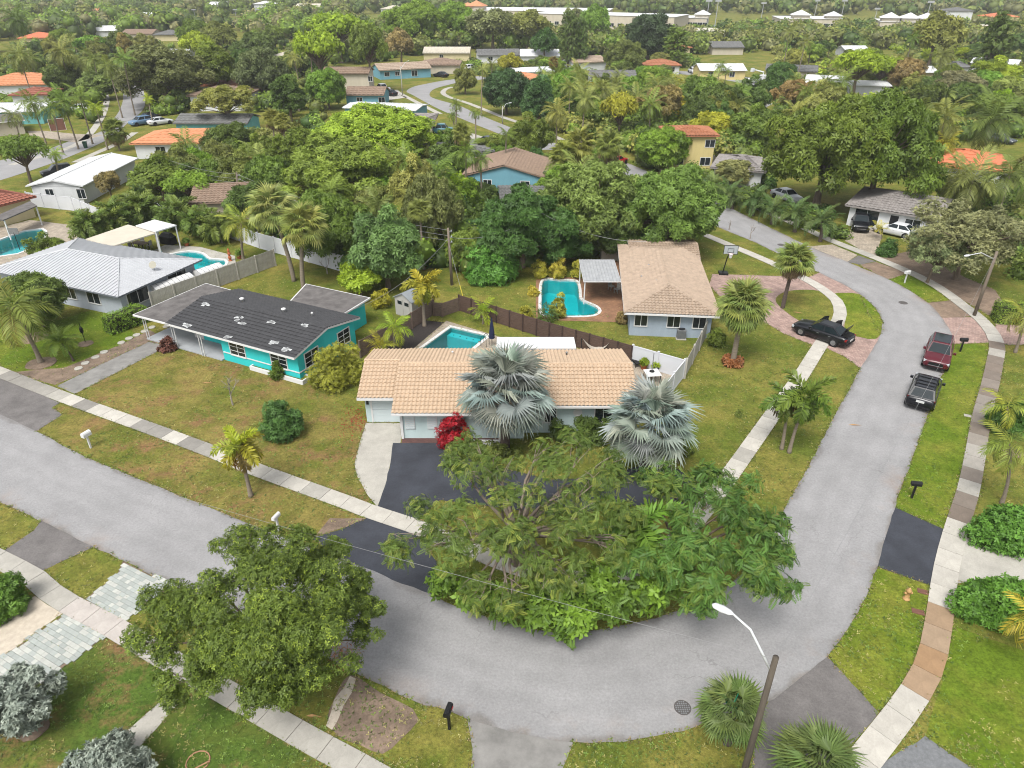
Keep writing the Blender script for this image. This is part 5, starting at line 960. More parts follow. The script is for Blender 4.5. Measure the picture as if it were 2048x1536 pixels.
hall('long pale school building with two pink hipped towers at the top centre', (925, 20), (1215, 23), 40, 6, 'beige', 'white', [(.08, 10, 2.0, 'orange'), (.02, 8, 1.5, 'orange')], 22)
hall('pale school gymnasium block at the right end of the long school', (1060, 26), (1350, 34), 26, 6.5, 'beige', 'white', [], 18)
hall('far pale sports hall with teal cupola left of the lamp masts', (1355, 35), (1415, 36), 20, 5, 'beige', 'white', [(.8, 7, 1.5, 'white')], 6)
hall('far pale hall with white cupolas between the lamp masts', (1560, 37), (1690, 38), 24, 5, 'beige', 'white', [(.35, 8, 1.5, 'white'), (.85, 7, 1.2, 'white')], 9)
hall('far pale hall with three white cupolas at the top right', (1760, 43), (1872, 45), 24, 5, 'beige', 'white', [(.2, 8, 1.5, 'white'), (.55, 8, 1.5, 'white'), (.85, 8, 1.5, 'white')], 8)
hall('small far pale shed at the top right edge', (1940, 52), (1982, 53), 14, 4, 'cream', 'cream', [], 3)
hall('far cream hall beside the blue court at upper right', (1395, 62), (1450, 62), 18, 4, 'cream', 'cream', [], 4)
# ================================================================ VEHICLES
TYRE = mat('tyre', C(30, 30, 31), .85, .1, 6); RIM = mat('alloy', C(170, 172, 176), .3, .05, 3, metal=.7); LAMP = mat('lamp_lens', C(206, 212, 216), .1, .05, 4, spec=.6); TAIL = mat('tail_lens', C(150, 18, 22), .2, .1, 4, spec=.6); CGLASS = mat('car_glass', C(34, 44, 48), .08, .15, 1, spec=.22); PLATE = mat('plate', C(220, 222, 220), .5, .05, 9); TRIM = mat('black_trim', C(22, 22, 23), .6, .1, 6)
def paint(name, c): return mat('paint_' + name, c, .3, .03, 2, spec=.35, coat=.2)
CARS = {'sedan': dict(L=4.85, S=[(2.42, .6, .36, .6), (2.32, .8, .26, .70), (1.95, .9, .2, .82), (1.1, .92, .18, .94), (0, .925, .18, .97), (-1.2, .92, .18, 1.0), (-2.0, .88, .2, 1.0), (-2.33, .82, .28, .92), (-2.42, .66, .4, .76)], cab=(1.05, .3, -1.0, -1.8, .95, 1.44, .83, .6), wb=2.85),
        'suv': dict(L=4.5, S=[(2.25, .66, .42, .78), (2.16, .84, .3, .88), (1.75, .92, .25, 1.0), (.95, .93, .25, 1.08), (0, .935, .25, 1.1), (-1.5, .93, .25, 1.1), (-2.08, .9, .28, 1.08), (-2.24, .8, .42, .95)], cab=(1.05, .35, -1.7, -2.12, 1.06, 1.66, .85, .66), wb=2.67),
        'pickup': dict(L=5.7, S=[(2.85, .72, .45, .9), (2.75, .9, .32, 1.02), (2.2, .96, .3, 1.12), (1.2, .97, .3, 1.16), (0, .97, .3, 1.18), (-1.8, .97, .3, 1.18), (-2.75, .95, .32, 1.18), (-2.83, .9, .45, 1.1)], cab=(1.3, .65, -.75, -1.0, 1.14, 1.85, .87, .7), wb=3.6)}
def loft(S):
    b = MB(); n = 0; V = []
    for x, hw, zb, zt in S:
        r = [(-hw * .88, zb), (-hw, zb + .14), (-hw, zt - .2), (-hw * .96, zt - .06), (-hw * .8, zt), (0, zt + .025), (hw * .8, zt), (hw * .96, zt - .06), (hw, zt - .2), (hw, zb + .14), (hw * .88, zb)]; n = len(r); V += [(x, y, z) for y, z in r]
    k = len(S); b.add(V, [(i * n + j, (i + 1) * n + j, (i + 1) * n + (j + 1) % n, i * n + (j + 1) % n) for i in range(k - 1) for j in range(n)] + [tuple(range(n)), tuple(range(k * n - 1, (k - 1) * n - 1, -1))]); return b
def car(label, at, head, kind, pm, near=True, rails=False, openings=False, name=None, cat='car', s=1.0, plate='r'):
    K = CARS[kind]; p = at if isinstance(at, Vector) else G(*at); t = thing(name or {'sedan': 'car', 'suv': 'car', 'pickup': 'pickup_truck'}[kind], label, cat, (p.x, p.y, .025), head); loft(K['S']).obj('body', pm, t, True)
    xf, rf, rr, xr, zb, zr, hb, hr = K['cab']; cb = MB(); base = [(xf, -hb, zb), (xf, hb, zb), (xr, hb, zb), (xr, -hb, zb)]; top = [(rf, -hr, zr), (rf, hr, zr), (rr, hr, zr), (rr, -hr, zr)]; zc = zr + .04; xm = (rf + rr) / 2
    cb.add(base + top + [(rf - .12, -hr * .7, zc), (rf - .12, hr * .7, zc), (rr + .12, hr * .7, zc), (rr + .12, -hr * .7, zc)], [(0, 1, 5, 4)[::-1], (1, 2, 6, 5)[::-1], (2, 3, 7, 6)[::-1], (3, 0, 4, 7)[::-1], (4, 5, 9, 8)[::-1], (5, 6, 10, 9)[::-1], (6, 7, 11, 10)[::-1], (7, 4, 8, 11)[::-1], (8, 9, 10, 11)[::-1]]); cb.obj('cabin', pm, t)
    def pane(nm, q, i=.07, j=.1):
        q = [Vector(v) for v in q]; c = lambda u, v: q[0].lerp(q[1], u).lerp(q[3].lerp(q[2], u), v); n = (q[1] - q[0]).cross(q[3] - q[0]).normalized(); ctr = sum(q, Vector()) / 4; n = n if n.dot(ctr - Vector((xm, 0, zb))) > 0 else -n; P = [c(i, j) + n * .012, c(1 - i, j) + n * .012, c(1 - i, 1 - j) + n * .012, c(i, 1 - j) + n * .012]
        m = MB(); m.add(P, [(0, 1, 2, 3)]); return m.obj(nm, CGLASS, t)
    pane('windshield', [base[0], base[1], top[1], top[0]], .05, .06); pane('rear_window', [base[3], base[2], top[2], top[3]], .08, .1)
    for sg, (b0, b1, t1, t0) in ((-1, (base[0], base[3], top[3], top[0])), (1, (base[1], base[2], top[2], top[1]))):
        B0, B1, T0, T1_ = map(Vector, (b0, b1, t0, t1)); pane('side_window', [B0, B0.lerp(B1, .5), T0.lerp(T1_, .46), T0], .06, .1); pane('side_window', [B0.lerp(B1, .5), B1, T1_, T0.lerp(T1_, .46)], .06, .1)
    hw = .92 if kind != 'pickup' else .97; R = .34 if kind == 'sedan' else .36 if kind == 'suv' else .41
    wm = MB(); MX = Matrix.Rotation(PI / 2, 4, 'X'); wm.lathe([(R * .62, -.1), (R * .93, -.11), (R, -.07), (R, .07), (R * .93, .11), (R * .62, .1)], 20, M=MX); wme = wm.mesh('wheel', TYRE, True); rm = MB()
    for k in range(5): rm.box(-.035, .035, .02, R * .6, .1, .118, 0, MX @ Matrix.Rotation(k * 2 * PI / 5, 4, 'Z')).box(-.035, .035, .02, R * .6, -.118, -.1, 0, MX @ Matrix.Rotation(k * 2 * PI / 5, 4, 'Z'))
    rm.lathe([(R * .62, -.112), (R * .64, -.115), (R * .64, .115), (R * .62, .112)], 20, M=MX); rme = rm.mesh('rim', RIM)
    for x in (K['wb'] / 2 + .05, -K['wb'] / 2 + .05):
        for sg in (-1, 1):
            a = MB(); a.lathe([(R + .06, -.01), (R + .06, .01)], 20, M=Matrix.Translation((x, sg * hw, R)) @ MX); a.obj('wheel_arch', TRIM, t); wo = link('wheel', wme, t, (x, sg * (hw - .075), R))
            if near: link('rim', rme, wo)
    xF, xB = K['S'][1][0], K['S'][-2][0]; zF, zB = K['S'][1][3], K['S'][-2][3]
    for sg in (-1, 1):
        l = MB(); l.box(xF - .16, xF + .03, sg * .72 - .15, sg * .72 + .15, zF - .17, zF - .03); l.obj('headlight', LAMP, t); l = MB(); l.box(xB - .03, xB + .12, sg * .74 - .13, sg * .74 + .13, zB - .2, zB - .04); l.obj('taillight', TAIL, t)
        if near:
            l = MB(); l.box(.62 if kind != 'pickup' else .95, .78 if kind != 'pickup' else 1.12, sg * (hw + .12) - .1, sg * (hw + .12) + .1, zb + .02, zb + .18); l.obj('mirror', pm, t)
            for x in (.05, -.95): l = MB(); l.box(x - .1, x + .1, sg * hw - .02, sg * hw + .02, zb - .2, zb - .16); l.obj('door_handle', RIM if kind == 'sedan' else TRIM, t)
    if near:
        g = MB(); g.box(K['S'][0][0] - .06, K['S'][0][0] + .025, -.5, .5, zF - .32, zF - .1); gr = g.obj('grille', TRIM, t); g = MB(); g.box(K['S'][0][0] - .05, K['S'][0][0] + .03, -.52, .52, zF - .38, zF - .33); g.obj('chrome_bar', RIM, gr)
        x = K['S'][-1][0]; g = MB(); g.box(x - .02, x + .03, -.26, .26, zB - .32, zB - .16); g.obj('licence_plate', PLATE, t)
        g = MB(); g.box(x - .03, x + .2, -.7, .7, .38, .52); g.box(K['S'][0][0] - .2, K['S'][0][0] + .03, -.68, .68, .3, .42); g.obj('bumper', TRIM, t)
    if rails:
        for sg in (-1, 1): g = MB(); g.tube([(rf - .1, sg * hr * .95, zr + .05), (rr + .1, sg * hr * .95, zr + .05)], .025, 6); g.obj('roof_rail', TRIM, t)
        for x in (rf - .4, (rf + rr) / 2, rr + .5): g = MB(); g.box(x - .03, x + .03, -hr * .95, hr * .95, zr + .055, zr + .085); g.obj('crossbar', TRIM, t)
    if kind == 'pickup': g = MB(); g.box(-2.7, -1.08, -.8, .8, 1.16, 1.21); g.obj('bed', TRIM, t)
    if openings:
        for x, a in ((1.0, 1.05), (-.15, 1.0)):
            d = MB(); d.box(-1.0, 0, -.04, .04, .32, .98); dr = d.obj('door', pm, t, loc=(x, -.93, 0), rot=(0, 0, a)); g = MB(); g.add([(-.98, 0, .98), (-.08, 0, .98), (-.45, .14, 1.4), (-.9, .14, 1.4)], [(0, 1, 2, 3)]); g.obj('door_glass', CGLASS, dr)
        d = MB(); d.box(-.75, 0, -.62, .62, -.02, .03); d.obj('trunk_lid', pm, t, loc=(-1.75, 0, 1.05), rot=(0, 1.15, 0)); d = MB(); d.box(-2.3, -1.85, -.6, .6, .99, 1.035); d.obj('trunk_opening', TRIM, t)
    return t
def pano(t):
    K = CARS['suv']['cab']; m = MB(); m.box(K[2] + .2, K[1] - .15, -K[7] * .86, K[7] * .86, K[5] + .03, K[5] + .052); m.obj('glass_roof', CGLASS, t)
def hd(a, b): d = G(*b) - G(*a); return math.atan2(d.y, d.x)
BLACKP, MAROON, WHITEP, REDP = paint('black', C(20, 22, 28)), paint('maroon', C(92, 24, 36)), paint('white', C(226, 228, 230)), paint('red', C(190, 30, 40)); TEALP, BLUEP, GREYP = paint('teal', C(60, 120, 130)), paint('blue', C(110, 140, 170)), paint('grey', C(74, 80, 88))
car('black sedan with open doors and trunk on the pink paver driveway', (1643, 676), hd((1663, 691), (1606, 671)), 'sedan', BLACKP, openings=True)
pano(car('maroon crossover parked at the right kerb facing the camera', (1872, 721), hd((1876, 700), (1864, 748)), 'suv', MAROON))
car('black crossover with roof bars parked behind the maroon one', (1843, 797), hd((1838, 812), (1853, 770)), 'suv', BLACKP, rails=True)
car('black SUV standing on the tan paver forecourt', (1717, 456), hd((1712, 440), (1722, 470)), 'suv', BLACKP, s=1.1, rails=True, cat='car')
car('white sedan half hidden by the grey green tree', (1790, 470), hd((1830, 478), (1760, 462)), 'sedan', WHITEP)
for lab, at, to, k, pm in (('white crossover under the palms at the upper left street', (160, 224), (120, 222), 'suv', WHITEP), ('pale blue crossover parked on the left curved street', (283, 250), (258, 254), 'suv', BLUEP), ('black sedan behind the pale blue crossover', (296, 241), (270, 246), 'sedan', BLACKP), ('white sedan at the end of the drive by the orange roof', (322, 249), (345, 246), 'sedan', WHITEP),
        ('white pickup on the far drive by the lamp post', (765, 183), (745, 178), 'pickup', WHITEP), ('black sedan beside the white pickup', (779, 191), (755, 187), 'sedan', BLACKP), ('black sedan in front of the far blue house', (882, 154), (860, 152), 'sedan', BLACKP), ('white van on the far drive at upper centre', (940, 140), (955, 138), 'suv', WHITEP),
        ('teal pickup on the drive by the winding street', (883, 268), (905, 268), 'pickup', TEALP), ('dark grey sedan by the low grey roof', (980, 290), (1005, 296), 'sedan', GREYP), ('white crossover beside the pale blue gabled house', (1093, 338), (1120, 332), 'suv', WHITEP), ('red car half hidden under the sabal palm cluster', (1232, 330), (1255, 322), 'sedan', REDP),
        ('white van at the right end of the far red tiled house', (1385, 146), (1370, 140), 'suv', WHITEP), ('black crossover parked in front of the white metal gable house', (118, 352), (90, 356), 'suv', BLACKP), ('white car standing beyond the date palm row', (1572, 400), (1600, 410), 'sedan', WHITEP), ('dark car at the far right behind the royal palm', (2000, 285), (2030, 290), 'sedan', GREYP)):
    car(lab, at, hd(at, to), k, pm, near=False, cat='pickup' if k == 'pickup' else 'car')
bt = car('white bucket truck parked on the far upper right street', (1512, 167), hd((1512, 167), (1480, 163)), 'pickup', WHITEP, near=False, name='bucket_truck', cat='truck'); b = MB(); b.box(-2.8, -.9, -.95, .95, 1.2, 2.3); b.obj('utility_body', WHITEP, bt); b = MB(); b.tube([(-1.8, 0, 2.3), (-1.9, 0, 3.0), (.8, 0, 3.3), (1.4, 0, 3.2)], .16, 6); b.obj('boom', WHITEP, bt); b = MB(); b.box(1.3, 2.1, -.4, .4, 2.8, 3.7); b.obj('bucket', WHITEP, bt)
# ================================================================ STREET FURNITURE
DARK_POLE = mat('dark_pole_wood', C(92, 84, 74), .9, .3, 3, .4, 20, stretch=(2, 2, .2)); LIGHT_M = mat('lamp_aluminium', C(222, 224, 226), .4, .05, 3)
def pole_obj(h, r, parent, top=.75, lean=(0, 0)): b = MB(); b.tube([(0, 0, -.2), (lean[0] * .5, lean[1] * .5, h * .5), (lean[0], lean[1], h)], [r, r * .88, r * top], 10); return b.obj('pole', DARK_POLE if r < .13 else POLE_WOOD, parent, True)
def street_light(label, base, h, lamp, r=.14, wood=True):
    p = base; t = thing('street_light', label, 'street light', (p.x, p.y, 0)); o = pole_obj(h, r, t)
    if not wood: o.data.materials[0] = mat('concrete_pole', C(186, 182, 172), .8, .1, 2)
    L = lamp - p; s = Vector((0, 0, h - .7)); e = Vector((L.x, L.y, lamp.z)); m = s.lerp(e, .6) + Vector((0, 0, .35)); b = MB(); b.tube([s, s.lerp(m, .5), m, e], [.045, .042, .04, .035], 8); ao = b.obj('arm', LIGHT_M, t, True)
    d = (e - m); d.z = 0; d.normalize(); a = math.atan2(d.y, d.x); b = MB(); b.lathe([(.02, -.35), (.11, -.2), (.15, .05), (.12, .3), (.03, .38)], 10, M=Matrix.Translation(e + d * .3) @ Matrix.Rotation(a, 4, 'Z') @ Matrix.Rotation(PI / 2, 4, 'Y') @ Matrix.Diagonal((.55, 1, 1, 1))); b.obj('lamp_head', LIGHT_M, t, True); return t
hL = 8.6; pB = G(1552, 1314, hL); pB.z = 0; lampL = G(1466, 1228, hL + .9)
street_light('wooden street light leaning over the bottom right bend', pB, hL, lampL, .125)
pR = G(1948, 632); hR = HZ(pR, 503); street_light('wooden street light beside the brown paver apron at right', pR, hR, G(1940, 510, hR + .2), .15)
pM = G(1005, 248); street_light('concrete street light beside the winding far street', pM, HZ(pM, 212), G(1017, 206, HZ(pM, 212) + .5), .12, False)
pM = G(805, 190); street_light('concrete street light in front of the far blue house', pM, HZ(pM, 132), G(816, 122, HZ(pM, 132) + .5), .12, False)
INS = mat('insulator', C(180, 182, 184), .3, .05, 3)
def util_pole(label, base, top, arm=True, ang=0.0):
    p = G(*base); h = HZ(p, top[1]); c = G(top[0], top[1], h); t = thing('utility_pole', label, 'utility pole', (p.x, p.y, 0)); lean = (c.x - p.x, 0); pole_obj(h, .15, t, .7, lean)
    for k in (.35, .9, 1.4):
        b = MB(); b.box(lean[0] - .06, lean[0] + .35, -.05, .05, h - k - .04, h - k + .04); bo = b.obj('bracket', GREY_METAL, t); b = MB(); b.lathe([(.05, 0), (.07, .05), (.05, .1), (.03, .18)], 8, (lean[0] + .3, 0, h - k)); b.obj('insulator', INS, bo)
    return Vector((p.x + lean[0], p.y, h))
U1 = util_pole('leaning wooden utility pole beside the palm row at left', (336, 400), (315, 308)); U2 = util_pole('wooden utility pole behind the pair of tall sabal palms', (479, 420), (473, 345)); U3 = util_pole('tall wooden utility pole standing in the back yard hedge', (904, 570), (896, 456))
WIRE = mat('cable', C(150, 150, 150), .5, .05, 3)
def wire(label, a, b, sag=.6, r=.018):
    a, b = Vector(a), Vector(b); P = []
    for i in range(13): t_ = i / 12; q = a.lerp(b, t_); q.z -= sag * 4 * t_ * (1 - t_); P.append(q - a)
    m = MB(); m.tube(P, r, 5); o = m.obj('overhead_wire', WIRE, None, loc=a); tag(o, label, 'wire'); return o
for k, n_ in ((.2, 'top'), (.75, 'second'), (1.25, 'lowest')): wire(f'{n_} overhead wire between the left pole and the second pole', U1 - Vector((0, 0, k)), U2 - Vector((0, 0, k)), .5); wire(f'{n_} overhead wire from the second pole to the hedge pole', U2 - Vector((0, 0, k)), U3 - Vector((0, 0, k)), .9)
wire('service wire from the hedge pole across the dark centre tree', U3 - Vector((0, 0, .9)), G(1080, 424, 6.2), 1.0, .02); wire('service wire running down to the tan tiled house', G(1080, 424, 6.2), G(1292, 483, 3.6), .8, .02)
wire('service wire from the hedge pole down to the turquoise house', U3 - Vector((0, 0, 1.0)), G(690, 625, 2.8), 1.0, .015)
lw = Vector((pB.x, pB.y, hL - .1)); _e = G(640, 1085, 6.2); wire('pale overhead wire crossing above the corner trees', lw, lw + (_e - lw) * 2.9 + Vector((0, 0, 2.2)), .5, .007); wire('overhead wire running up the right street from the leaning light', lw + Vector((0, 0, .05)), Vector((pR.x, pR.y, hR - .3)), 1.2, .008)
def mailbox(label, base, head, m, post=.95, style='post', s=1.0):
    p = G(*base); t = thing('mailbox', label, 'mailbox', (p.x, p.y, 0), head); b = MB(); b.box(-.05, .05, -.05, .05, -.05, post + (.25 if style == 'tall' else 0)); b.obj('post', m, t); prof = [(-.1, 0), (.1, 0), (.1, .14), (.07, .2), (0, .225), (-.07, .2), (-.1, .14)]; n = len(prof); V = [(x, y * s, post + z * s) for x in (-.28, .28) for y, z in prof]; c = MB(); c.add(V, [tuple(range(n)), tuple(range(2 * n - 1, n - 1, -1))] + [(i, n + i, n + (i + 1) % n, (i + 1) % n) for i in range(n)]); bx = c.obj('box', m, t); f = MB(); f.box(.05, .2, -.125 * s, -.105 * s, post + .1, post + .16); f.obj('flag', TAIL, bx); return t
mailbox('white mailbox on a white post on the left verge', (182, 896), RAD(-115), WHITE, .95, s=1.5); mailbox('white mailbox on a thin post near the sealed driveway', (558, 1062), RAD(-110), WHITE); mailbox('black mailbox leaning beside the lower street edge', (899, 1458), RAD(75), BLACK, 1.1, s=1.2); mailbox('black mailbox on the bright verge at right', (1823, 996), RAD(170), BLACK, .95, 'tall', 1.2); mailbox('black mailbox beside the maroon crossover', (1920, 703), RAD(178), BLACK, .95, 'tall', 1.3); mailbox('white mailbox on a white post at the green wedge', (1809, 566), RAD(-160), WHITE, 1.0, 'tall', 1.4)
hp = thing('fire_hydrant', 'rusty tan fire hydrant on the bright verge', 'hydrant', G(1812, 1198)); HY = mat('hydrant_paint', C(196, 156, 104), .6, .25, 6); b = MB(); b.lathe([(.17, 0), (.17, .06), (.11, .07), (.11, .5), (.14, .52), (.13, .6), (.06, .7), (.03, .76)], 14); b.obj('barrel', HY, hp, True)
for a in (0, PI / 2, PI): b = MB(); b.tube([(math.cos(a) * .08, math.sin(a) * .08, .42), (math.cos(a) * .2, math.sin(a) * .2, .42)], .06, 8); b.obj('outlet', HY, hp)
for px_, lab in (((1847, 1184), 'rectangular meter box lid beside the hydrant'), ((1836, 1224), 'rusty meter box lid near the sidewalk'), ((1937, 832), 'pale meter box lid beside the stained sidewalk')): b = MB(); b.box(-.28, .28, -.16, .16, 0.0, .03); o = b.obj('meter_box', mat('meter_lid', C(120, 84, 70), .8, .2, 5) if '19' not in str(px_[0])[:2] else CONC, None, loc=G(*px_), rot=(0, 0, -.4)); tag(o, lab, 'meter box')
for px_, lab, r in (((1365, 1416), 'round iron manhole cover at the bottom of the bend', .36), ((1562, 490), 'iron manhole cover near the top of the right street', .4), ((1806, 606), 'iron manhole cover in the right bend', .4)):
    t = thing('manhole_cover', lab, 'manhole', G(*px_)); b = MB(); b.lathe([(r, .0), (r, .03), (r * .93, .034)], 24); b.obj('frame', IRON, t)
    if r < .37:
        for i in range(-3, 4):
            for j in range(-3, 4):
                if math.hypot(i, j) < 3.4: c = MB(); c.box(i * .09 - .03, i * .09 + .03, j * .09 - .03, j * .09 + .03, .03, .042); c.obj('stud', GREY_METAL, t)
sg = thing('street_sign', 'green street name sign on a slim post between the bottom palms', 'sign', G(1448, 1490)); b = MB(); b.tube([(0, 0, 0), (0, 0, 2.6)], .025, 8); b.obj('post', GREY_METAL, sg); GREEN = mat('sign_green', C(20, 128, 96), .5, .05, 2)
for a in (-.6, .97): b = MB(); b.box(-.38, .38, -.012, .012, -.09, .09); b.obj('blade', GREEN, sg, loc=(0, 0, 2.5 + (.2 if a > 0 else 0)), rot=(0, 0, a))
tb = thing('trash_bin', 'dark green wheeled trash bin beside the far left street', 'bin', G(172, 296), .4); b = MB(); b.add([(-.25, -.3, 0), (.25, -.3, 0), (.25, .3, 0), (-.25, .3, 0), (-.33, -.38, 1.0), (.33, -.38, 1.0), (.33, .38, 1.0), (-.33, .38, 1.0)], [(3, 2, 1, 0), (4, 5, 6, 7), (0, 1, 5, 4), (1, 2, 6, 5), (2, 3, 7, 6), (3, 0, 4, 7)]); b.obj('bin_body', mat('bin_green', C(30, 74, 56), .6), tb); b = MB(); b.box(-.36, .36, -.4, .42, 1.0, 1.08); b.obj('lid', mat('bin_green', C(30, 74, 56), .6), tb)
bh = thing('basketball_hoop', 'portable basketball hoop with clear backboard on the pink driveway', 'basketball hoop', G(1449, 548), RAD(-95)); hh = HZ(G(1449, 548), 494); b = MB(); b.box(-.4, .4, -.6, .3, 0, .22); b.obj('base', BLACK, bh); b = MB(); b.tube([(0, -.2, .2), (.05, 0, hh * .6), (.45, .1, hh - .3)], [.06, .055, .05], 8); b.obj('pole', BLACK, bh); b = MB(); b.box(-.03, .0, -.68, .68, -.45, .45); b.obj('backboard', mat('acrylic', C(176, 184, 186), .15, .05, 2), bh, loc=(.7, .1, hh - .05)); b = MB()
for y0, y1, z0, z1 in ((-.3, .3, -.3, -.26), (-.3, .3, .1, .14), (-.3, -.26, -.26, .1), (.26, .3, -.26, .1)): b.box(.001, .012, y0, y1, z0, z1)
for y0, y1, z0, z1 in ((-.7, .7, -.47, -.43), (-.7, .7, .43, .47), (-.7, -.66, -.43, .43), (.66, .7, -.43, .43)): b.box(-.035, .012, y0, y1, z0, z1)
b.obj('target_square', BLACK, bh, loc=(.7, .1, hh - .05)); b = MB(); b.tube([(.98 + .23 * math.cos(i * PI / 8), .1 + .23 * math.sin(i * PI / 8), hh - .38) for i in range(17)], .015, 5, cap=False); ho = b.obj('rim', TAIL, bh); b = MB(); b.lathe([(.13, -.4), (.22, 0)], 12, (.98, .1, hh - .38)); b.obj('net', WHITE, ho)
for i, (x, y) in enumerate(((460, 1045), (500, 1015), (560, 980), (610, 950), (710, 895), (755, 870), (800, 850), (845, 828), (890, 805), (975, 800))):
    b = MB(); rr = random.Random(i); b.prism([(math.cos(a * .5236) * .3 * rr.uniform(.9, 1.1), math.sin(a * .5236) * .3 * rr.uniform(.9, 1.1)) for a in range(12)], 0, .06); o = b.obj('stepping_stone', CONC, None, loc=G(x / 2.926, 380 + y / 2.926) + Vector((0, 0, .006))); tag(o, f'round pale stepping stone beside the weathered drive, {("nearest the street sidewalk", "second", "third", "fourth", "fifth", "sixth", "seventh", "eighth", "ninth", "last, under the carport edge")[i]}' + (' from the street' if 0 < i < 9 else ''), 'stepping stone', 'stepping stones beside the carport drive')
# ---- fences
def fence(label, pts, h, style, m, bay=2.2, rails=False, pm=None, name='fence', post_h=.06, raw=False):
    P = pts if raw else [G(*p) for p in pts]; t = thing(name, label, 'fence', P[0])
    for si, (a, b) in enumerate(zip(P, P[1:])):
        L = (b - a).length; n = max(1, round(L / bay)); u = (b - a).normalized(); ang = math.atan2(u.y, u.x); w_ = L / n; pb_ = MB()
        if style == 'h':
            k = int(h / .15)
            for j in range(k): pb_.box(.06, w_ - .06, -.015, .015, .05 + j * h / k, .05 + (j + 1) * h / k - .018)
        elif style == 'v':
            k = int(w_ / .16)
            for j in range(k): pb_.box(j * w_ / k + .004, (j + 1) * w_ / k - .008, -.012, .012, .04, h + (.02 if j % 2 else 0))
            pb_.box(0, w_, .013, .05, h * .25, h * .25 + .09).box(0, w_, .013, .05, h * .75, h * .75 + .09)
        else:
            pb_.box(.06, w_ - .06, -.02, .02, .05, h - .1).box(.06, w_ - .06, -.035, .035, h - .1, h).box(.06, w_ - .06, -.035, .035, .02, .14)
        pm_ = pb_.mesh('panel', m); po = MB(); po.box(-.06, .06, -.07, .07, -.1, h + post_h); 
        if style == 'vinyl': po.box(-.075, .075, -.075, .075, h + post_h, h + post_h + .04)
        pom = po.mesh('post', pm or m)
        for i in range(n):
            q = a - P[0] + u * (w_ * i); link('panel', pm_, t, q, (0, 0, ang)); link('post', pom, t, q, (0, 0, ang))
        if si == len(P) - 2: link('post', pom, t, b - P[0], (0, 0, ang))
    return t
fence('brown horizontal board fence separating the two pool yards', [(919, 622), (1073, 672), (1262, 727)], 1.55, 'h', FENCE_DARK, 1.35, name='wooden_fence', pm=mat('fence_post_dark', C(70, 54, 48), .85, .2, 3))
fence('weathered board fence from the shed down to the peach roof', [(868, 630), (802, 672), (722, 716)], 1.5, 'h', FENCE_WOOD, 1.6, name='wooden_fence'); fence('short weathered board fence joining the mulch bed corner', [(868, 632), (885, 634), (919, 622)], 1.3, 'h', FENCE_WOOD, 1.5, name='wooden_fence')
fence('white vinyl fence round the small terrace', [(1263, 727), (1365, 757), (1322, 812), (1285, 812)], 1.6, 'vinyl', WHITE_VINYL, 2.0, name='vinyl_fence')
fence('leaning weathered fence running back to the blue grey wall', [(1369, 757), (1411, 676)], 1.7, 'v', FENCE_GREY, 2.2, name='wooden_fence')
fence('long weathered pale fence between the silver and turquoise houses', [(308, 622), (552, 532)], 1.8, 'v', FENCE_GREY, 2.2, name='wooden_fence')
fence('white vinyl fence behind the clustered palm row', [(60, 412), (150, 422), (205, 446)], 1.8, 'vinyl', WHITE_VINYL, 2.4, name='vinyl_fence'); fence('white vinyl fence along the lawn behind the blue pool', [(215, 448), (320, 432), (430, 465), (520, 497), (690, 545)], 1.8, 'vinyl', WHITE_VINYL, 2.4, name='vinyl_fence'); fence('low grey fence between the far left pool and the palms', [(160, 476), (310, 428)], 1.5, 'vinyl', FENCE_GREY, 2.4)
fence('long grey board fence beside the small teal house', [(137, 166), (190, 170), (250, 158)], 2.0, 'v', FENCE_GREY, 3, name='wooden_fence'); fence('grey fence below the yellow two storey house', [(1385, 325), (1425, 335), (1445, 350)], 1.8, 'v', FENCE_GREY, 2.2, name='wooden_fence'); fence('dark chain link fence round the far tennis courts', [(365, 52), (440, 56), (520, 54), (560, 60)], 3.0, 'vinyl', mat('court_screen', C(96, 98, 92), .8), 6)
# ---- yard things
def canopy(label, pts, z, m, posts, name='canopy', th=.12, pm=WHITE):
    P = [G(*p, z) for p in pts]; c = sum(P, Vector()) / 4; t = thing(name, label, 'canopy', (c.x, c.y, 0)); b = MB(); b.slab3([(p.x - c.x, p.y - c.y, z) for p in P], th); b.obj('roof', m, t)
    for i in posts: q = P[i] + (c - P[i]) * .06 - c; b = MB(); b.box(q.x - .06, q.x + .06, q.y - .06, q.y + .06, 0, z - th + .01); b.obj('post', pm, t)
canopy('beige fabric canopy behind the silver roof', [(171, 478), (222, 493), (314, 465), (256, 449)], 2.5, TILE['cream'], (0, 1, 2, 3)); canopy('white pergola roof at the edge of the blue pool', [(271, 451), (311, 463), (353, 450), (309, 439)], 2.7, WHITE, (1, 2, 3), name='pergola')
canopy('grey lean-to terrace roof on the red tiled house', [(-20, 437), (6, 440), (74, 411), (60, 402)], 2.4, TILE['flatgrey'], (1, 2), name='terrace_roof', pm=WHITE)
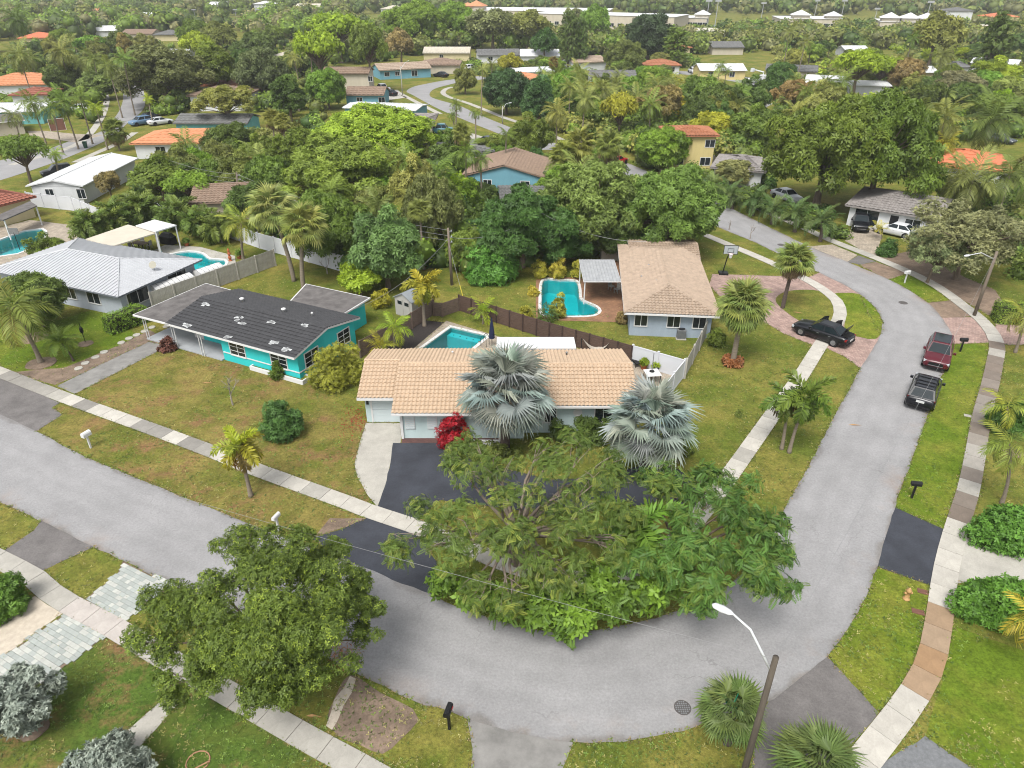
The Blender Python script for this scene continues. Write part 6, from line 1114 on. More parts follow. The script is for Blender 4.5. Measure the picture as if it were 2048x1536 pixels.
def shed(label, A_, B_, dep, h, m, rm, doors=True, barrel=False, name='shed'):
    a, b = G(*A_), G(*B_); W_ = barrel or (b - a).length; t = thing(name, label, 'shed', a, math.atan2(b.y - a.y, b.x - a.x)); q = MB()
    if barrel:
        prof = [(0, 0), (0, h * .62), (W_ * .2, h * .9), (W_ * .5, h), (W_ * .8, h * .9), (W_, h * .62), (W_, 0)]; n = len(prof); q.add([(x, 0, z) for x, z in prof] + [(x, dep, z) for x, z in prof], [tuple(range(n))[::-1], tuple(range(n, 2 * n))] + [(i, i + 1, n + i + 1, n + i) for i in range(n - 1)]); q.obj('shell', m, t)
        for k in range(int(dep / .5) + 1): r = MB(); y = min(dep, k * .5); r.tube([(x, y, z + .01) for x, z in prof], .02, 5); r.obj('rib', rm, t)
    else:
        q.prism([(0, 0), (W_, 0), (W_, dep), (0, dep)], 0, h * .75); q.add([(0, 0, h * .75), (W_, 0, h * .75), (W_ / 2, 0, h - .05), (0, dep, h * .75), (W_, dep, h * .75), (W_ / 2, dep, h - .05)], [(0, 1, 2), (3, 5, 4)]); q.obj('wall', m, t); r = MB(); e = .12; r.slab3([(-e, -e, h * .75 - .04), (W_ / 2, -e, h), (W_ / 2, dep + e, h), (-e, dep + e, h * .75 - .04)], .06).slab3([(W_ / 2, -e, h + .002), (W_ + e, -e, h * .75 - .038), (W_ + e, dep + e, h * .75 - .038), (W_ / 2, dep + e, h + .002)], .06); r.obj('roof', rm, t)
        if doors:
            for x in (W_ * .3, W_ * .7): d = MB(); d.box(x - W_ * .17, x + W_ * .17, -.03, .01, .1, h * .72); do = d.obj('door', m, t); d = MB(); d.box(x - W_ * .12, x + W_ * .12, -.045, -.028, h * .5, h * .64); d.obj('pane', GLASS, do)
    return t
RESIN = mat('resin_grey', C(186, 184, 178), .7, .05, 2); RESINT = mat('resin_tan', C(178, 174, 158), .7, .05, 2); ROOFG = mat('shed_roof', C(150, 156, 160), .7, .08, 2)
shed('pale grey garden shed behind the yellow foxtail palm', (792, 628), (826, 640), 2.2, 2.3, RESIN, ROOFG); shed('small tan resin shed with double doors behind the patio cover', (1202, 522), (1236, 522), 2.0, 2.4, RESINT, RESINT)
_f = (G(552, 532) - G(308, 622)).normalized(); _r = Vector((_f.y, -_f.x, 0)); _s0 = G(303, 604) - _r * .3
def shed_w(label, a, W_, dep, h):
    t = shed(label, (500, 500), (510, 500), dep, h, WHITE, GREY_METAL, barrel=W_); t.location = a; t.rotation_euler = (0, 0, math.atan2(_r.y, _r.x))
shed_w('long white barrel roofed metal shelter beside the silver house', _s0, 1.9, 4.0, 1.8); shed_w('second white barrel roofed metal shelter nearer the blue pool', _s0 + _f * 4.7, 1.9, 2.6, 1.8)
ac = thing('air_conditioner', 'grey air conditioning unit at the blue grey wall', 'air conditioner', G(1361, 676), RAD(-5)); b = MB(); b.box(-.42, .42, -.42, .42, 0, .08); b.obj('pad', CONC, ac); b = MB(); b.box(-.35, .35, -.35, .35, .08, .85); b.obj('casing', GREY_METAL, ac); b = MB()
for k in range(9): b.box(-.36, .36, -.36, .36, .14 + k * .075, .17 + k * .075)
b.obj('louvres', mat('louvre_grey', C(104, 108, 112), .6), ac); b = MB(); b.lathe([(.28, .85), (.28, .9), (.2, .91)], 16); b.obj('fan_guard', DARK_METAL, ac)
tb = thing('terrace_table', 'square white tiled table on the small terrace', 'table', G(1303, 762), .15); b = MB(); b.box(-.55, .55, -.55, .55, .7, .74); b.obj('tabletop', WHITE, tb)
for x in (-.48, .48):
    for y in (-.48, .48): b = MB(); b.box(x - .025, x + .025, y - .025, y + .025, 0, .7); b.obj('leg', DARK_METAL, tb)
up = thing('parasol_pole', 'bare parasol pole standing through the terrace table', 'parasol', G(1302, 760)); b = MB(); b.tube([(0, 0, 0), (0, 0, 2.3)], .03, 8); b.obj('pole', GREY_METAL, up); b = MB(); b.lathe([(.2, .75), (.18, .8), (.05, .85)], 12); b.obj('base', BLACK, up)
lo = thing('lounge_chair', 'black cushioned lounge chair against the white fence', 'chair', G(1272, 730), RAD(-75)); b = MB()
for i in range(5): y = i * .22; b.box(-.5 + i * .21, -.3 + i * .21, -.28, .28, .32, .42)
b.obj('seat_cushion', BLACK, lo); b = MB()
for i in range(4): b.box(-.58 - i * .1, -.48 - i * .1, -.28, .28, .42 + i * .19, .6 + i * .19)
b.obj('back_cushion', BLACK, lo)
for x in (-.45, .45):
    for y in (-.25, .25): b = MB(); b.box(x - .02, x + .02, y - .02, y + .02, 0, .32); b.obj('leg', DARK_METAL, lo)
um = thing('closed_parasol', 'closed navy parasol beside the pool ladder', 'parasol', G(984, 692)); b = MB(); b.tube([(0, 0, 0), (0, 0, 2.6)], .03, 8); b.obj('pole', DARK_METAL, um); b = MB(); b.lathe([(.24, .75), (.22, 1.2), (.14, 1.9), (.05, 2.45), (.02, 2.6)], 12); b.obj('canopy', mat('navy_cloth', C(28, 40, 72), .8, .2, 4), um)
la = thing('pool_ladder', 'dark pool ladder rails at the rectangular pool', 'ladder', G(968, 690), math.atan2(_ux.y, _ux.x)); 
for y in (-.25, .25): b = MB(); b.tube([(.35, y, 0), (.35, y, .7), (.2, y, .95), (0, y, .95), (-.15, y, .7), (-.15, y, -.5)], .025, 8); b.obj('rail', DARK_METAL, la)
hm = thing('hammock', 'pale hammock slung by the brown board fence', 'hammock', G(1192, 712)); b = MB(); n = 12; V = []; 
for i in range(n + 1):
    t_ = i / n * 2 - 1
    for j in (-1, 0, 1): V.append((t_ * 1.1, j * .35 * (1 - t_ ** 4 * .9), .55 + .9 * t_ * t_ + abs(j) * .08))
b.add(V, [(i * 3 + j, i * 3 + j + 1, i * 3 + j + 4, i * 3 + j + 3) for i in range(n) for j in range(2)]); b.obj('cloth', mat('hammock_cloth', C(196, 186, 172), .9, .15, 4), hm)
for s in (-1, 1): b = MB(); b.tube([(s * 1.15, 0, 0), (s * 1.25, 0, 1.6)], .03, 6); b.obj('stand_post', DARK_METAL, hm)
def pot(label, at, r=.28, h=.4, m=TERRACOTTA, plant='fresh'):
    p = G(*at); t = thing('potted_plant', label, 'potted plant', p); b = MB(); b.lathe([(r * .65, 0), (r, h * .85), (r * 1.08, h * .86), (r * 1.08, h), (r * .9, h), (r * .85, h * .9)], 14); b.obj('pot', m, t); cm = cloud_mesh('foliage', [((0, 0, h + r * .6), r * 1.1)], 90, .22, T5); link('foliage', cm, t, color=GC[plant]); return t
pot('terracotta pot with green plant by the white pergola', (374, 492)); pot('terracotta pot with plant at the far corner of the blue pool', (479, 517)); pot('yellow green potted plant beside the black lounge chair', (1287, 738), plant='lime'); pot('bushy lime potted plant behind the terrace table', (1312, 740), .3, .3, BLACK, 'lime')
st = thing('garden_statue', 'rust red totem statue at the blue pool corner', 'statue', G(461, 522)); b = MB(); b.lathe([(.2, 0), (.2, .1), (.12, .15), (.2, .4), (.1, .6), (.18, .8), (.1, 1.0), (.14, 1.2), (.04, 1.4)], 10); b.obj('column', TERRACOTTA, st)
bb = thing('covered_grill', 'black covered grill under the white pergola', 'grill', G(338, 487), -.4); b = MB(); b.prism([(-.9, -.4), (.9, -.4), (.9, .4), (-.9, .4)], 0, .85); b.add([(-.9, -.4, .85), (.9, -.4, .85), (.9, .4, .85), (-.9, .4, .85), (-.5, -.2, 1.25), (.5, -.2, 1.25), (.5, .2, 1.25), (-.5, .2, 1.25)], [(4, 5, 6, 7), (0, 1, 5, 4), (1, 2, 6, 5), (2, 3, 7, 6), (3, 0, 4, 7)]); b.obj('cover', BLACK, bb)
dt = thing('dining_table', 'brown patio dining table under the beige canopy', 'table', G(283, 498), -.4); b = MB(); b.box(-.9, .9, -.5, .5, .7, .75); b.obj('tabletop', BROWN_PAVER, dt)
for x in (-.8, .8):
    for y in (-.4, .4): b = MB(); b.box(x - .04, x + .04, y - .04, y + .04, 0, .7); b.obj('leg', DARK_METAL, dt)
def chair(label, at, rz):
    t = thing('patio_chair', label, 'chair', G(*at), rz); b = MB(); b.box(-.24, .24, -.24, .24, .4, .45); b.obj('seat', RESIN, t); b = MB(); b.box(-.24, .24, .2, .25, .45, .95); b.obj('backrest', RESIN, t)
    for x in (-.2, .2):
        for y in (-.2, .2): b = MB(); b.box(x - .02, x + .02, y - .02, y + .02, 0, .4); b.obj('leg', RESIN, t)
chair('pale patio chair right of the brown dining table', (300, 497), -1.8); chair('pale patio chair left of the brown dining table', (266, 502), 1.4); chair('pale patio chair behind the brown dining table', (285, 490), 0); chair('pale garden chair behind the turquoise house', (722, 627), .5); chair('dark set chair on the orange brick deck near the tan roof', (1222, 580), .6); chair('second dark set chair on the orange brick deck', (1234, 586), -.8)
fb = thing('basketball_hoop', 'small poolside basketball board by the far left pool', 'basketball hoop', G(40, 500)); b = MB(); b.tube([(0, 0, 0), (0, 0, 2.0)], .04, 6); b.obj('pole', BLACK, fb); b = MB(); b.box(-.55, .55, -.03, .03, 1.8, 2.5); b.obj('backboard', GREY_METAL, fb)
gh = MB(); gh.tube([(math.cos(a * .45) * .45, math.sin(a * .45) * .45 + a * .004, .03) for a in range(15)] + [(-.5, -.6, .03), (-.8, -1.2, .03)], .025, 6); o = gh.obj('garden_hose', mat('hose', C(186, 140, 112), .6, .1, 4), None, loc=G(396, 1525)); tag(o, 'coiled tan garden hose on the lower left lawn', 'hose')
def litter(label, at, L=.5, rz=0, z=.03): b = MB(); b.add([(-L, 0, 0), (-L * .3, .07, .04), (L, 0, .02), (-L * .3, -.07, .02)], [(0, 1, 2, 3)]); o = b.obj('fallen_frond', mat('fallen_leaf', C(176, 138, 92), .9, .2, 5), None, loc=G(*at) + Vector((0, 0, z)), rot=(0, 0, rz)); tag(o, label, 'leaf')
litter('tan fallen palm spathe lying on the right street', (1710, 851), .45, -.1); litter('tan fallen palm spathe on the grass by the lower sidewalk', (628, 1433), .35, -.1, .01); litter('dry fallen leaf on the round grass island', (1597, 626), .5, -.4); litter('dead brown leaf pile on the turquoise lawn', (416, 766), .45, .1, .02)
dm = thing('satellite_dish', 'small satellite dish on a mast at the silver house eave', 'satellite dish', G(323, 592)); b = MB(); b.tube([(0, 0, 0), (0, 0, 3.1)], .03, 6); b.obj('mast', GREY_METAL, dm); b = MB(); b.lathe([(.02, 0), (.2, .04), (.34, .13), (.35, .14)], 14, M=Matrix.Translation((0, 0, 3.1)) @ Matrix.Rotation(1.0, 4, 'X')); b.obj('reflector', RESINT, dm)
bd = thing('bird_feeder', 'black bird feeder pole on the green lawn by the clipped hedge', 'feeder', G(171, 685)); b = MB(); b.tube([(0, 0, 0), (0, 0, 1.8)], .03, 6); b.obj('pole', BLACK, bd); b = MB(); b.lathe([(.1, .9), (.14, 1.0), (.14, 1.3), (.05, 1.45)], 10); b.obj('feeder_tube', BLACK, bd)
gs = thing('guy_wire', 'yellow sheathed guy wire anchoring the hedge pole', 'wire', G(926, 594)); b = MB(); v_ = U3 - gs.location - Vector((0, 0, 1.5)); b.tube([(0, 0, 0), v_], .015, 5); b.obj('cable', WIRE, gs); b = MB(); b.tube([v_ * .01, v_ * .22], .04, 6); b.obj('sheath', mat('guard_yellow', C(206, 190, 70), .6), gs)
pa = thing('garden_parasol', 'faded pink parasol in the yard of the yellow house', 'parasol', G(1448, 302)); b = MB(); b.tube([(0, 0, 0), (0, 0, 2.4)], .04, 6); b.obj('pole', WHITE, pa); b = MB(); b.lathe([(1.5, 1.95), (1.0, 2.2), (.05, 2.5)], 10); b.obj('canopy', mat('pink_cloth', C(206, 160, 158), .9, .1, 2), pa)
pa = thing('closed_parasol', 'closed white parasol beside the yellow two storey house', 'parasol', G(1455, 282)); b = MB(); b.tube([(0, 0, 0), (0, 0, 3.2)], .04, 6); b.obj('pole', WHITE, pa); b = MB(); b.lathe([(.35, 1.2), (.25, 2.2), (.03, 3.2)], 8); b.obj('canopy', WHITE, pa)
MASTM = mat('mast_grey', C(176, 178, 178), .5, .05, 2); MAST_L = ['first', 'second', 'third', 'fourth']
for i, x in enumerate((391, 436, 473, 516)):
    p = G(x + 2, 49); h = HZ(p, 20); t = thing('light_mast', f'{MAST_L[i]} tennis court light mast from the left', 'light mast', p); b = MB(); b.tube([(0, 0, 0), (0, 0, h)], [.14, .1], 6); b.obj('pole', MASTM, t); b = MB(); b.box(-1.2, 1.2, -.25, .25, h - .1, h + .35); b.obj('lamp_bar', MASTM, t)
for i, (x, y0, y1, h) in enumerate(((1411, 54, 0, 0), (1429, 56, 0, 0), (1522, 38, 5, 0), (1628, 36, 0, 0), (1681, 40, 0, 0), (1748, 44, 16, 0), (1846, 62, 2, 0), (1881, 48, 22, 0))):
    p = G(x, y0); h = min(24, HZ(p, y1)); t = thing('light_mast', f'tall sports field light mast, number {("one", "two", "three", "four", "five", "six", "seven", "eight")[i]} from the left at the top right', 'light mast', p); b = MB(); b.tube([(0, 0, 0), (.3, 0, h)], [.25, .14], 6); b.obj('pole', MASTM, t); b = MB(); b.box(-1.3, 1.9, -.3, .3, h - .8, h + .1); b.obj('lamp_bar', MASTM, t)
sheet('sports_court', [(1400, 52), (1462, 50), (1466, 57), (1402, 60)], .03, mat('court_blue', C(96, 132, 170), .8, .05, .1), 'blue hard court at the top right', 0)
sheet('sports_court', [(560, 58), (370, 50), (380, 44), (560, 50)], .03, mat('court_green', C(96, 120, 100), .8, .05, .1), 'green tennis courts behind the dark screen', 0)
# ================================================================ PLANTING
# ---- foreground and garden plants, every frond or leaf its own part
fanpalm_near('silver blue fan palm left, in front of the peach roof', (1010, 900), (1011, 778), 3.15, 40, (1, 1, 1), -.75, 1.35, BFAN_M, 2.5, .28, 0, DARK_BARK)
fanpalm_near('silver blue fan palm right, at the end of the peach roof', (1285, 948), (1300, 845), 2.8, 40, (1, 1, 1), -.8, 1.35, BFAN_M, 2.5, .28, 0, DARK_BARK)
fanpalm_near('sabal palm with a shaggy round head and orange skirt of plants on the lawn', (1465, 728), (1487, 608), 2.0, 84, (.34, .40, .13), -1.15, 1.4, dead=18, trunk_r=.2)
fanpalm_near('leaning sabal palm with brown dead fronds on the round grass island', (1565, 616), (1590, 520), 1.75, 48, (.34, .40, .12), -.25, 1.4, dead=50, trunk_r=.17, bark=DARK_BARK)
fanpalm_near('young fan palm beside the street name sign at the bottom', (1455, 1485), (1466, 1418), 1.35, 40, (.20, .27, .10), -.6, 1.4, trunk_r=.16, bark=DARK_BARK)
fanpalm_near('broad low fan palm at the bottom edge right of the street light', (1640, 1580), (1638, 1530), 1.6, 40, (.20, .27, .10), -.25, 1.4, trunk_r=.18, bark=DARK_BARK)
fanpalm_near('taller of two thin trunked sabal palms behind the turquoise house', (588, 562), (542, 415), 2.35, 44, (.40, .45, .17), -.8, 1.4, trunk_r=.2)
fanpalm_near('shorter of two thin trunked sabal palms behind the turquoise house', (607, 576), (606, 452), 2.3, 44, (.44, .47, .15), -.8, 1.4, trunk_r=.2)
FOXY = (.36, .33, .05)
palm_near('small yellowing foxtail palm on the left verge', 'fox', (502, 992), (478, 893), 1.4, 13, 1.2, -.6, (.40, .40, .05), .11, shaft=.7, old=(4, (.42, .26, .08)), heart=(2, (.40, .46, .03)))
palm_near('golden foxtail palm beside the pale grey shed', 'fox', (849, 652), (845, 570), 1.6, 12, 1.25, -.6, (.42, .40, .04), .13, shaft=.6)
palm_near('left trunk of the twin foxtail palms on the right verge', 'fox', (1563, 898), (1576, 800), 1.4, 10, 1.2, -.6, (.15, .23, .04), .1, shaft=.6, old=(2, (.22, .18, .08)))
palm_near('right trunk of the twin foxtail palms on the right verge', 'fox', (1578, 905), (1612, 793), 1.65, 11, 1.25, -.6, (.16, .25, .04), .1, shaft=.6)
palm_near('dark foxtail palm standing within the corner trees', 'fox', (1283, 1175), (1272, 1050), 2.0, 12, .9, -.5, (.17, .30, .04), .11, shaft=.6)
palm_near('tall coconut palm leaning at the left edge', 'coco', (82, 725), (25, 612), 2.9, 17, 1.2, -.6, (.24, .28, .06), .15, old=(3, (.34, .30, .08)))
palm_near('small date palm on the green lawn at left', 'date', (147, 722), (120, 682), 1.35, 22, 1.3, -.4, 'mid', .07, bark=DARK_BARK)
palm_near('bright green coconut palm at the corner of the white fence', 'coco', (487, 520), (482, 445), 2.3, 15, 1.2, -.4, (.32, .36, .06), .13)
palm_near('short feather palm left of the mulch bed', 'queen', (789, 708), (789, 655), 1.35, 12, 1.25, -.3, 'lime', .1)
palm_near('low yellow tipped areca palm behind the peach roof', 'areca', (762, 714), (762, 690), 1.25, 12, 1.35, 0, 'yellow', .06)
palm_near('small areca palm in front of the brown board fence', 'areca', (966, 648), (966, 622), 1.3, 12, 1.35, -.1, 'lime', .06)
palm_near('slim feather palm at the right edge above the round hedges', 'queen', (2003, 1007), (2022, 885), 1.6, 10, 1.1, -.7, (.26, .32, .06), .09)
palm_near('yellow green feather palm beside the round hedge at right', 'queen', (2008, 868), (2016, 812), 1.45, 11, 1.25, -.5, (.34, .38, .06), .08)
palm_near('feather palm cut by the right edge beside the pink drive', 'queen', (2030, 705), (2050, 630), 1.6, 12, 1.2, -.6, (.32, .34, .07), .1)
palm_near('golden feather palm cut by the right edge below the hedges', 'queen', (2085, 1330), (2075, 1240), 1.3, 10, 1.2, -.6, (.5, .42, .06), .08)
for i, (bx, by, cx_, cy_, rch) in enumerate(((1464, 418, 1461, 388, 1.9), (1505, 431, 1509, 400, 2.0), (1543, 448, 1546, 418, 1.9), (1589, 464, 1591, 425, 2.0), (1640, 483, 1645, 441, 2.1))):
    palm_near(f'date palm in the sidewalk row at right, {("farthest", "second farthest", "middle one of five", "second nearest", "nearest")[i]}', 'date', (bx, by), (cx_, cy_), rch, 20, 1.25, -.35, (.15, .22, .08), .17, bark=DARK_BARK)
def ring_plants(label, base, r, col, n=160):
    t = thing('ground_plants', label, 'plant', G(*base)); cl = [((math.cos(a) * r * .6, math.sin(a) * r * .6, .25), .28) for a in np.linspace(0, 6.28, 9)[:-1]]; link('foliage', cloud_mesh('foliage', cl, n, .3, T5), t, color=col); return t
ring_plants('ring of rust red bromeliads round the lawn sabal palm', (1465, 728), .8, (.42, .17, .08), 260)
# ---- the two trees and vine on the corner
def hero(label, base, cl, h0, r0, parts, seed, lean=(0, 0), twigs=3, frac=1.0, name='tree', bark=BARK):
    rng = random.Random(seed); b = G(*base) if not isinstance(base, Vector) else base; t = thing(name, label, 'tree', (b.x, b.y, 0)); lb = limbs(cl, h0, r0, rng, frac, lean, twigs=twigs); lb.obj('trunk', bark, t, True); nr = np.random.default_rng(seed)
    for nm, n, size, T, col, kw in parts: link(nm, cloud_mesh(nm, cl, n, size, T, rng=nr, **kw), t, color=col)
    return t
rh = random.Random(42); CB = G(1035, 1128)
def hc(lst, zr=.55): return [((x, y, z), (r, r, r * zr)) for x, y, z, r in lst]
L1 = []
for (ux_, uy_, z, r) in ((830, 1075, 4.2, 1.3), (880, 1010, 4.8, 1.5), (900, 930, 4.6, 1.3), (960, 960, 5.3, 1.6), (1000, 1080, 5.2, 1.3), (930, 1120, 4.4, 1.3), (1040, 1000, 5.8, 1.4), (1060, 915, 5.0, 1.4), (1110, 960, 5.8, 1.6), (1150, 890, 4.8, 1.3), (1180, 1000, 5.8, 1.5), (1090, 1090, 5.2, 1.4), (1150, 1130, 4.8, 1.4), (1230, 930, 5.0, 1.4), (1020, 1180, 3.6, 1.2), (1240, 1020, 5.2, 1.4), (870, 1090, 4.6, 1.0), (940, 890, 4.0, 1.0), (1190, 1070, 5.4, 1.3), (1000, 930, 5.2, 1.2), (900, 1060, 4.6, 1.2), (960, 1040, 5.2, 1.3), (1050, 1060, 5.6, 1.3), (1120, 1030, 5.6, 1.4), (1290, 980, 5.0, 1.3), (1250, 1090, 4.8, 1.3), (1100, 1150, 4.4, 1.3), (960, 1170, 3.6, 1.1), (800, 1090, 4.0, .8)):
    p = G(ux_, uy_, z) - CB; L1.append((p.x, p.y, z, r))
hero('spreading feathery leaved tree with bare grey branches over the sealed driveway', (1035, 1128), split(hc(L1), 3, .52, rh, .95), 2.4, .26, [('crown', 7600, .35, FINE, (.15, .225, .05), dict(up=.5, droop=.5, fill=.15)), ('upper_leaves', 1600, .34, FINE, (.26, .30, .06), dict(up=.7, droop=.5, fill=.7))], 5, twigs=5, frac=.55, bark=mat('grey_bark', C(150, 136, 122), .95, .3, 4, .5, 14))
CB2 = G(1345, 1165); L2 = []
for (ux_, uy_, z, r) in ((1290, 1100, 4.4, 1.3), (1340, 1030, 4.8, 1.4), (1400, 980, 4.8, 1.3), (1420, 1080, 5.0, 1.6), (1480, 1030, 4.8, 1.4), (1530, 1090, 4.6, 1.4), (1480, 1130, 4.6, 1.5), (1550, 1150, 4.2, 1.1), (1360, 1150, 4.2, 1.5), (1330, 950, 4.2, 1.1), (1430, 940, 4.2, 1.2), (1540, 1040, 4.2, 1.0), (1410, 1190, 3.6, 1.2), (1490, 970, 4.2, 1.0)):
    p = G(ux_, uy_, z) - CB2; L2.append((p.x, p.y, z, r))
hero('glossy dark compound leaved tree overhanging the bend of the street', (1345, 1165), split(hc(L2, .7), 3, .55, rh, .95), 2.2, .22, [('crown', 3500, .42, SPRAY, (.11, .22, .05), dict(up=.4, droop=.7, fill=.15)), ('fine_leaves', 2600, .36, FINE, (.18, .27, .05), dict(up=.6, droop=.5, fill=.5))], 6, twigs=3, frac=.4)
CB3 = G(1130, 1215); L3 = []
for (ux_, uy_, z, r) in ((890, 1165, 1.6, .8), (950, 1185, 1.8, .9), (1010, 1205, 2.0, .9), (1080, 1215, 2.2, 1.0), (1150, 1225, 2.2, 1.0), (1220, 1205, 2.4, 1.0), (1290, 1185, 2.4, 1.0), (1350, 1160, 2.4, .9), (1110, 1190, 2.6, 1.1), (1190, 1170, 2.8, 1.1), (1130, 1255, 1.4, .6)):
    p = G(ux_, uy_, z) - CB3; L3.append((p.x, p.y, z, r))
hero('bright yellow green leafy thicket spilling to the inner street edge', (1130, 1215), hc(L3, .9), .8, .1, [('foliage', 1500, .28, tuftT(5, .55, 9), (.20, .33, .045), dict(up=.4, droop=.5, fill=.2)), ('dark_foliage', 900, .5, SPRAY, (.14, .24, .05), dict(up=.3, droop=.8, fill=.2))], 8, twigs=4, name='thicket')
shrub('low dark green bushes along the foot of the corner house wall', (1170, 880), 6.0, 1.8, 1.7, 'dark', 1300, .22)
shrub('low croton bushes with pale leaves below the left silver palm', (960, 912), 5.0, 1.4, .9, 'olive', 900, .2)
shrub('bushes at the foot of the right silver palm', (1330, 905), 4.0, 2.0, 1.2, 'mid', 900, .22)
CBm = G(515, 1240, 4.6); CBm.z = 0; L4 = []
for (ux_, uy_, z, r) in ((330, 1200, 4.2, 1.0), (310, 1290, 3.6, 1.1), (340, 1370, 2.8, .9), (400, 1270, 4.8, 1.3), (430, 1180, 5.4, 1.2), (480, 1100, 5.4, 1.1), (560, 1090, 5.6, 1.2), (640, 1110, 5.0, 1.1), (520, 1170, 6.2, 1.4), (600, 1180, 6.0, 1.4), (700, 1160, 4.6, 1.0), (720, 1220, 4.2, .9), (660, 1240, 5.2, 1.3), (560, 1260, 6.0, 1.4), (470, 1250, 6.0, 1.3), (500, 1340, 4.4, 1.2), (430, 1330, 4.0, 1.1), (570, 1350, 4.0, 1.2), (640, 1320, 4.2, 1.1), (530, 1390, 3.0, .9), (720, 1270, 3.6, .7), (380, 1220, 4.6, 1.0), (540, 1220, 6.2, 1.4), (620, 1270, 5.6, 1.3), (450, 1300, 5.0, 1.2), (520, 1300, 5.4, 1.3), (600, 1120, 5.6, 1.2), (680, 1200, 5.0, 1.1)):
    p = G(ux_, uy_, z) - CBm; L4.append((p.x, p.y, z, r))
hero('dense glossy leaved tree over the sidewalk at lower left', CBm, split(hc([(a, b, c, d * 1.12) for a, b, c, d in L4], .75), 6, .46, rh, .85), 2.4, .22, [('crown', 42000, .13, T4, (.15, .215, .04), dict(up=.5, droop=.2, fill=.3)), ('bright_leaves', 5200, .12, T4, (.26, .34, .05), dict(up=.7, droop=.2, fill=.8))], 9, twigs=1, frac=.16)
def silverbush(label, base, w, h, seed):
    b = G(*base); t = thing('silver_shrub', label, 'shrub', b); rng = random.Random(seed); cl = clumps(rng, w / 2, h * .42, h * .55, 34, w * .13, -.8, .35); limbs(cl, h * .3, .07, rng, .6).obj('stems', BARK, t); link('foliage', cloud_mesh('foliage', cl, 4000, .145, T6, .3, -.3, .4, np.random.default_rng(seed), mats=(SILVER_LEAF,)), t, color=(1.0, 1.0, .93))
silverbush('rounded silver leaved shrub at the left bottom edge', (58, 1455), 2.9, 2.7, 3); silverbush('second silver leaved shrub at the bottom edge below the path', (222, 1590), 3.2, 2.4, 4)
bg_ = shrub('vivid red bougainvillea against the pale aqua wall', (905, 888), 2.3, 1.7, 2.1, (1, 1, 1), 1500, .13, T5, k=22, m=RED_LEAF, flat=.2)
shrub('big rounded yellow green shrub beside the turquoise gable', (677, 765), 3.6, 3.2, 2.9, (.34, .36, .05), 4200, .15, T5, seed=12)
shrub('lone dark green shrub on the dry lawn', (566, 872), 2.3, 2.2, 2.9, (.10, .22, .06), 2800, .17, T5, seed=13)
hedge('clipped box hedge beside the silver roofed house', [(218, 668), (292, 640)], 1.3, 1.5, 'fresh')
hedge('clipped box hedge at the right edge near the street light', [(1985, 640), (2090, 650)], 1.6, 1.6, 'fresh')
shrub('upper of the two big rounded hedges at the right edge', (2020, 1085), 5.2, 2.6, 1.9, (.15, .31, .05), 5200, .15, tuftT(5, .55, 9), k=30, jit=.02); shrub('lower of the two big rounded hedges at the right edge', (1990, 1225), 4.6, 2.2, 1.8, (.15, .31, .05), 4800, .15, tuftT(5, .55, 9), k=28, jit=.02); shrub('round dark hedge bush behind the slim feather palm', (2008, 858), 2.4, 2.2, 1.9, (.12, .24, .05), 1500, .2)
shrub('dense hedge bush cut by the left edge', (5, 1225), 2.6, 2.0, 1.8, (.15, .27, .05), 2600, .15); shrub('red leaved cordyline by the carport post', (337, 700), 1.1, 1.0, 1.0, (.20, .08, .07), 350, .25)
shrub('thin green plant in the white planter box', (555, 757), 1.0, .8, 1.5, 'mid', 260, .22)
for lab, b_, w_, h_, c_ in (('tall yellow croton left of three behind the bent pool', (1080, 556), 1.3, 2.2, 'gold'), ('tall yellow croton middle of three behind the bent pool', (1114, 556), 1.6, 2.3, 'gold'), ('tall yellow croton right of three behind the bent pool', (1155, 556), 1.2, 2.3, 'gold'), ('yellow croton rising in front of the bent pool', (1117, 632), 1.4, 2.0, 'gold'), ('small yellow croton left of the spiky pool plant', (1052, 634), .9, 1.1, 'gold'), ('low orange croton strip beside the brick deck', (1067, 590), .9, .7, 'gold'), ('yellow croton bush beside the pale grey shed', (760, 612), 1.8, 1.3, 'yellow'), ('dark red cordyline at the corner of the tan tiled house', (1243, 645), .9, 1.2, 'brown')): shrub(lab, b_, w_, w_, h_, c_, 420, .22, k=9)
shrub('spiky dark green plant in front of the bent pool', (1093, 642), 2.0, 1.4, 1.6, 'dark', 500, .5, leafT(.12)); shrub('low green bed at the base of the blue grey wall', (1432, 690), 1.4, 1.2, 1.6, 'mid', 500, .22)
shrub('bright green bush mass left of the bent pool lawn', (980, 560), 5.5, 4.0, 3.4, (.14, .33, .06), 2600, .3, k=22); shrub('green flowering bush beside the far left pool', (100, 508), 5.5, 2.4, 1.8, 'mid', 1300, .25)
palm('spray of golden leaves by the tan forecourt', 'areca', base=(1763, 478), crown=(1757, 458), wpx=34, col='gold', trunk_r=.06); shrub('dark rounded hedge at the tan forecourt gate', (1772, 510), 2.2, 1.8, 1.6, 'deep', 700, .25)
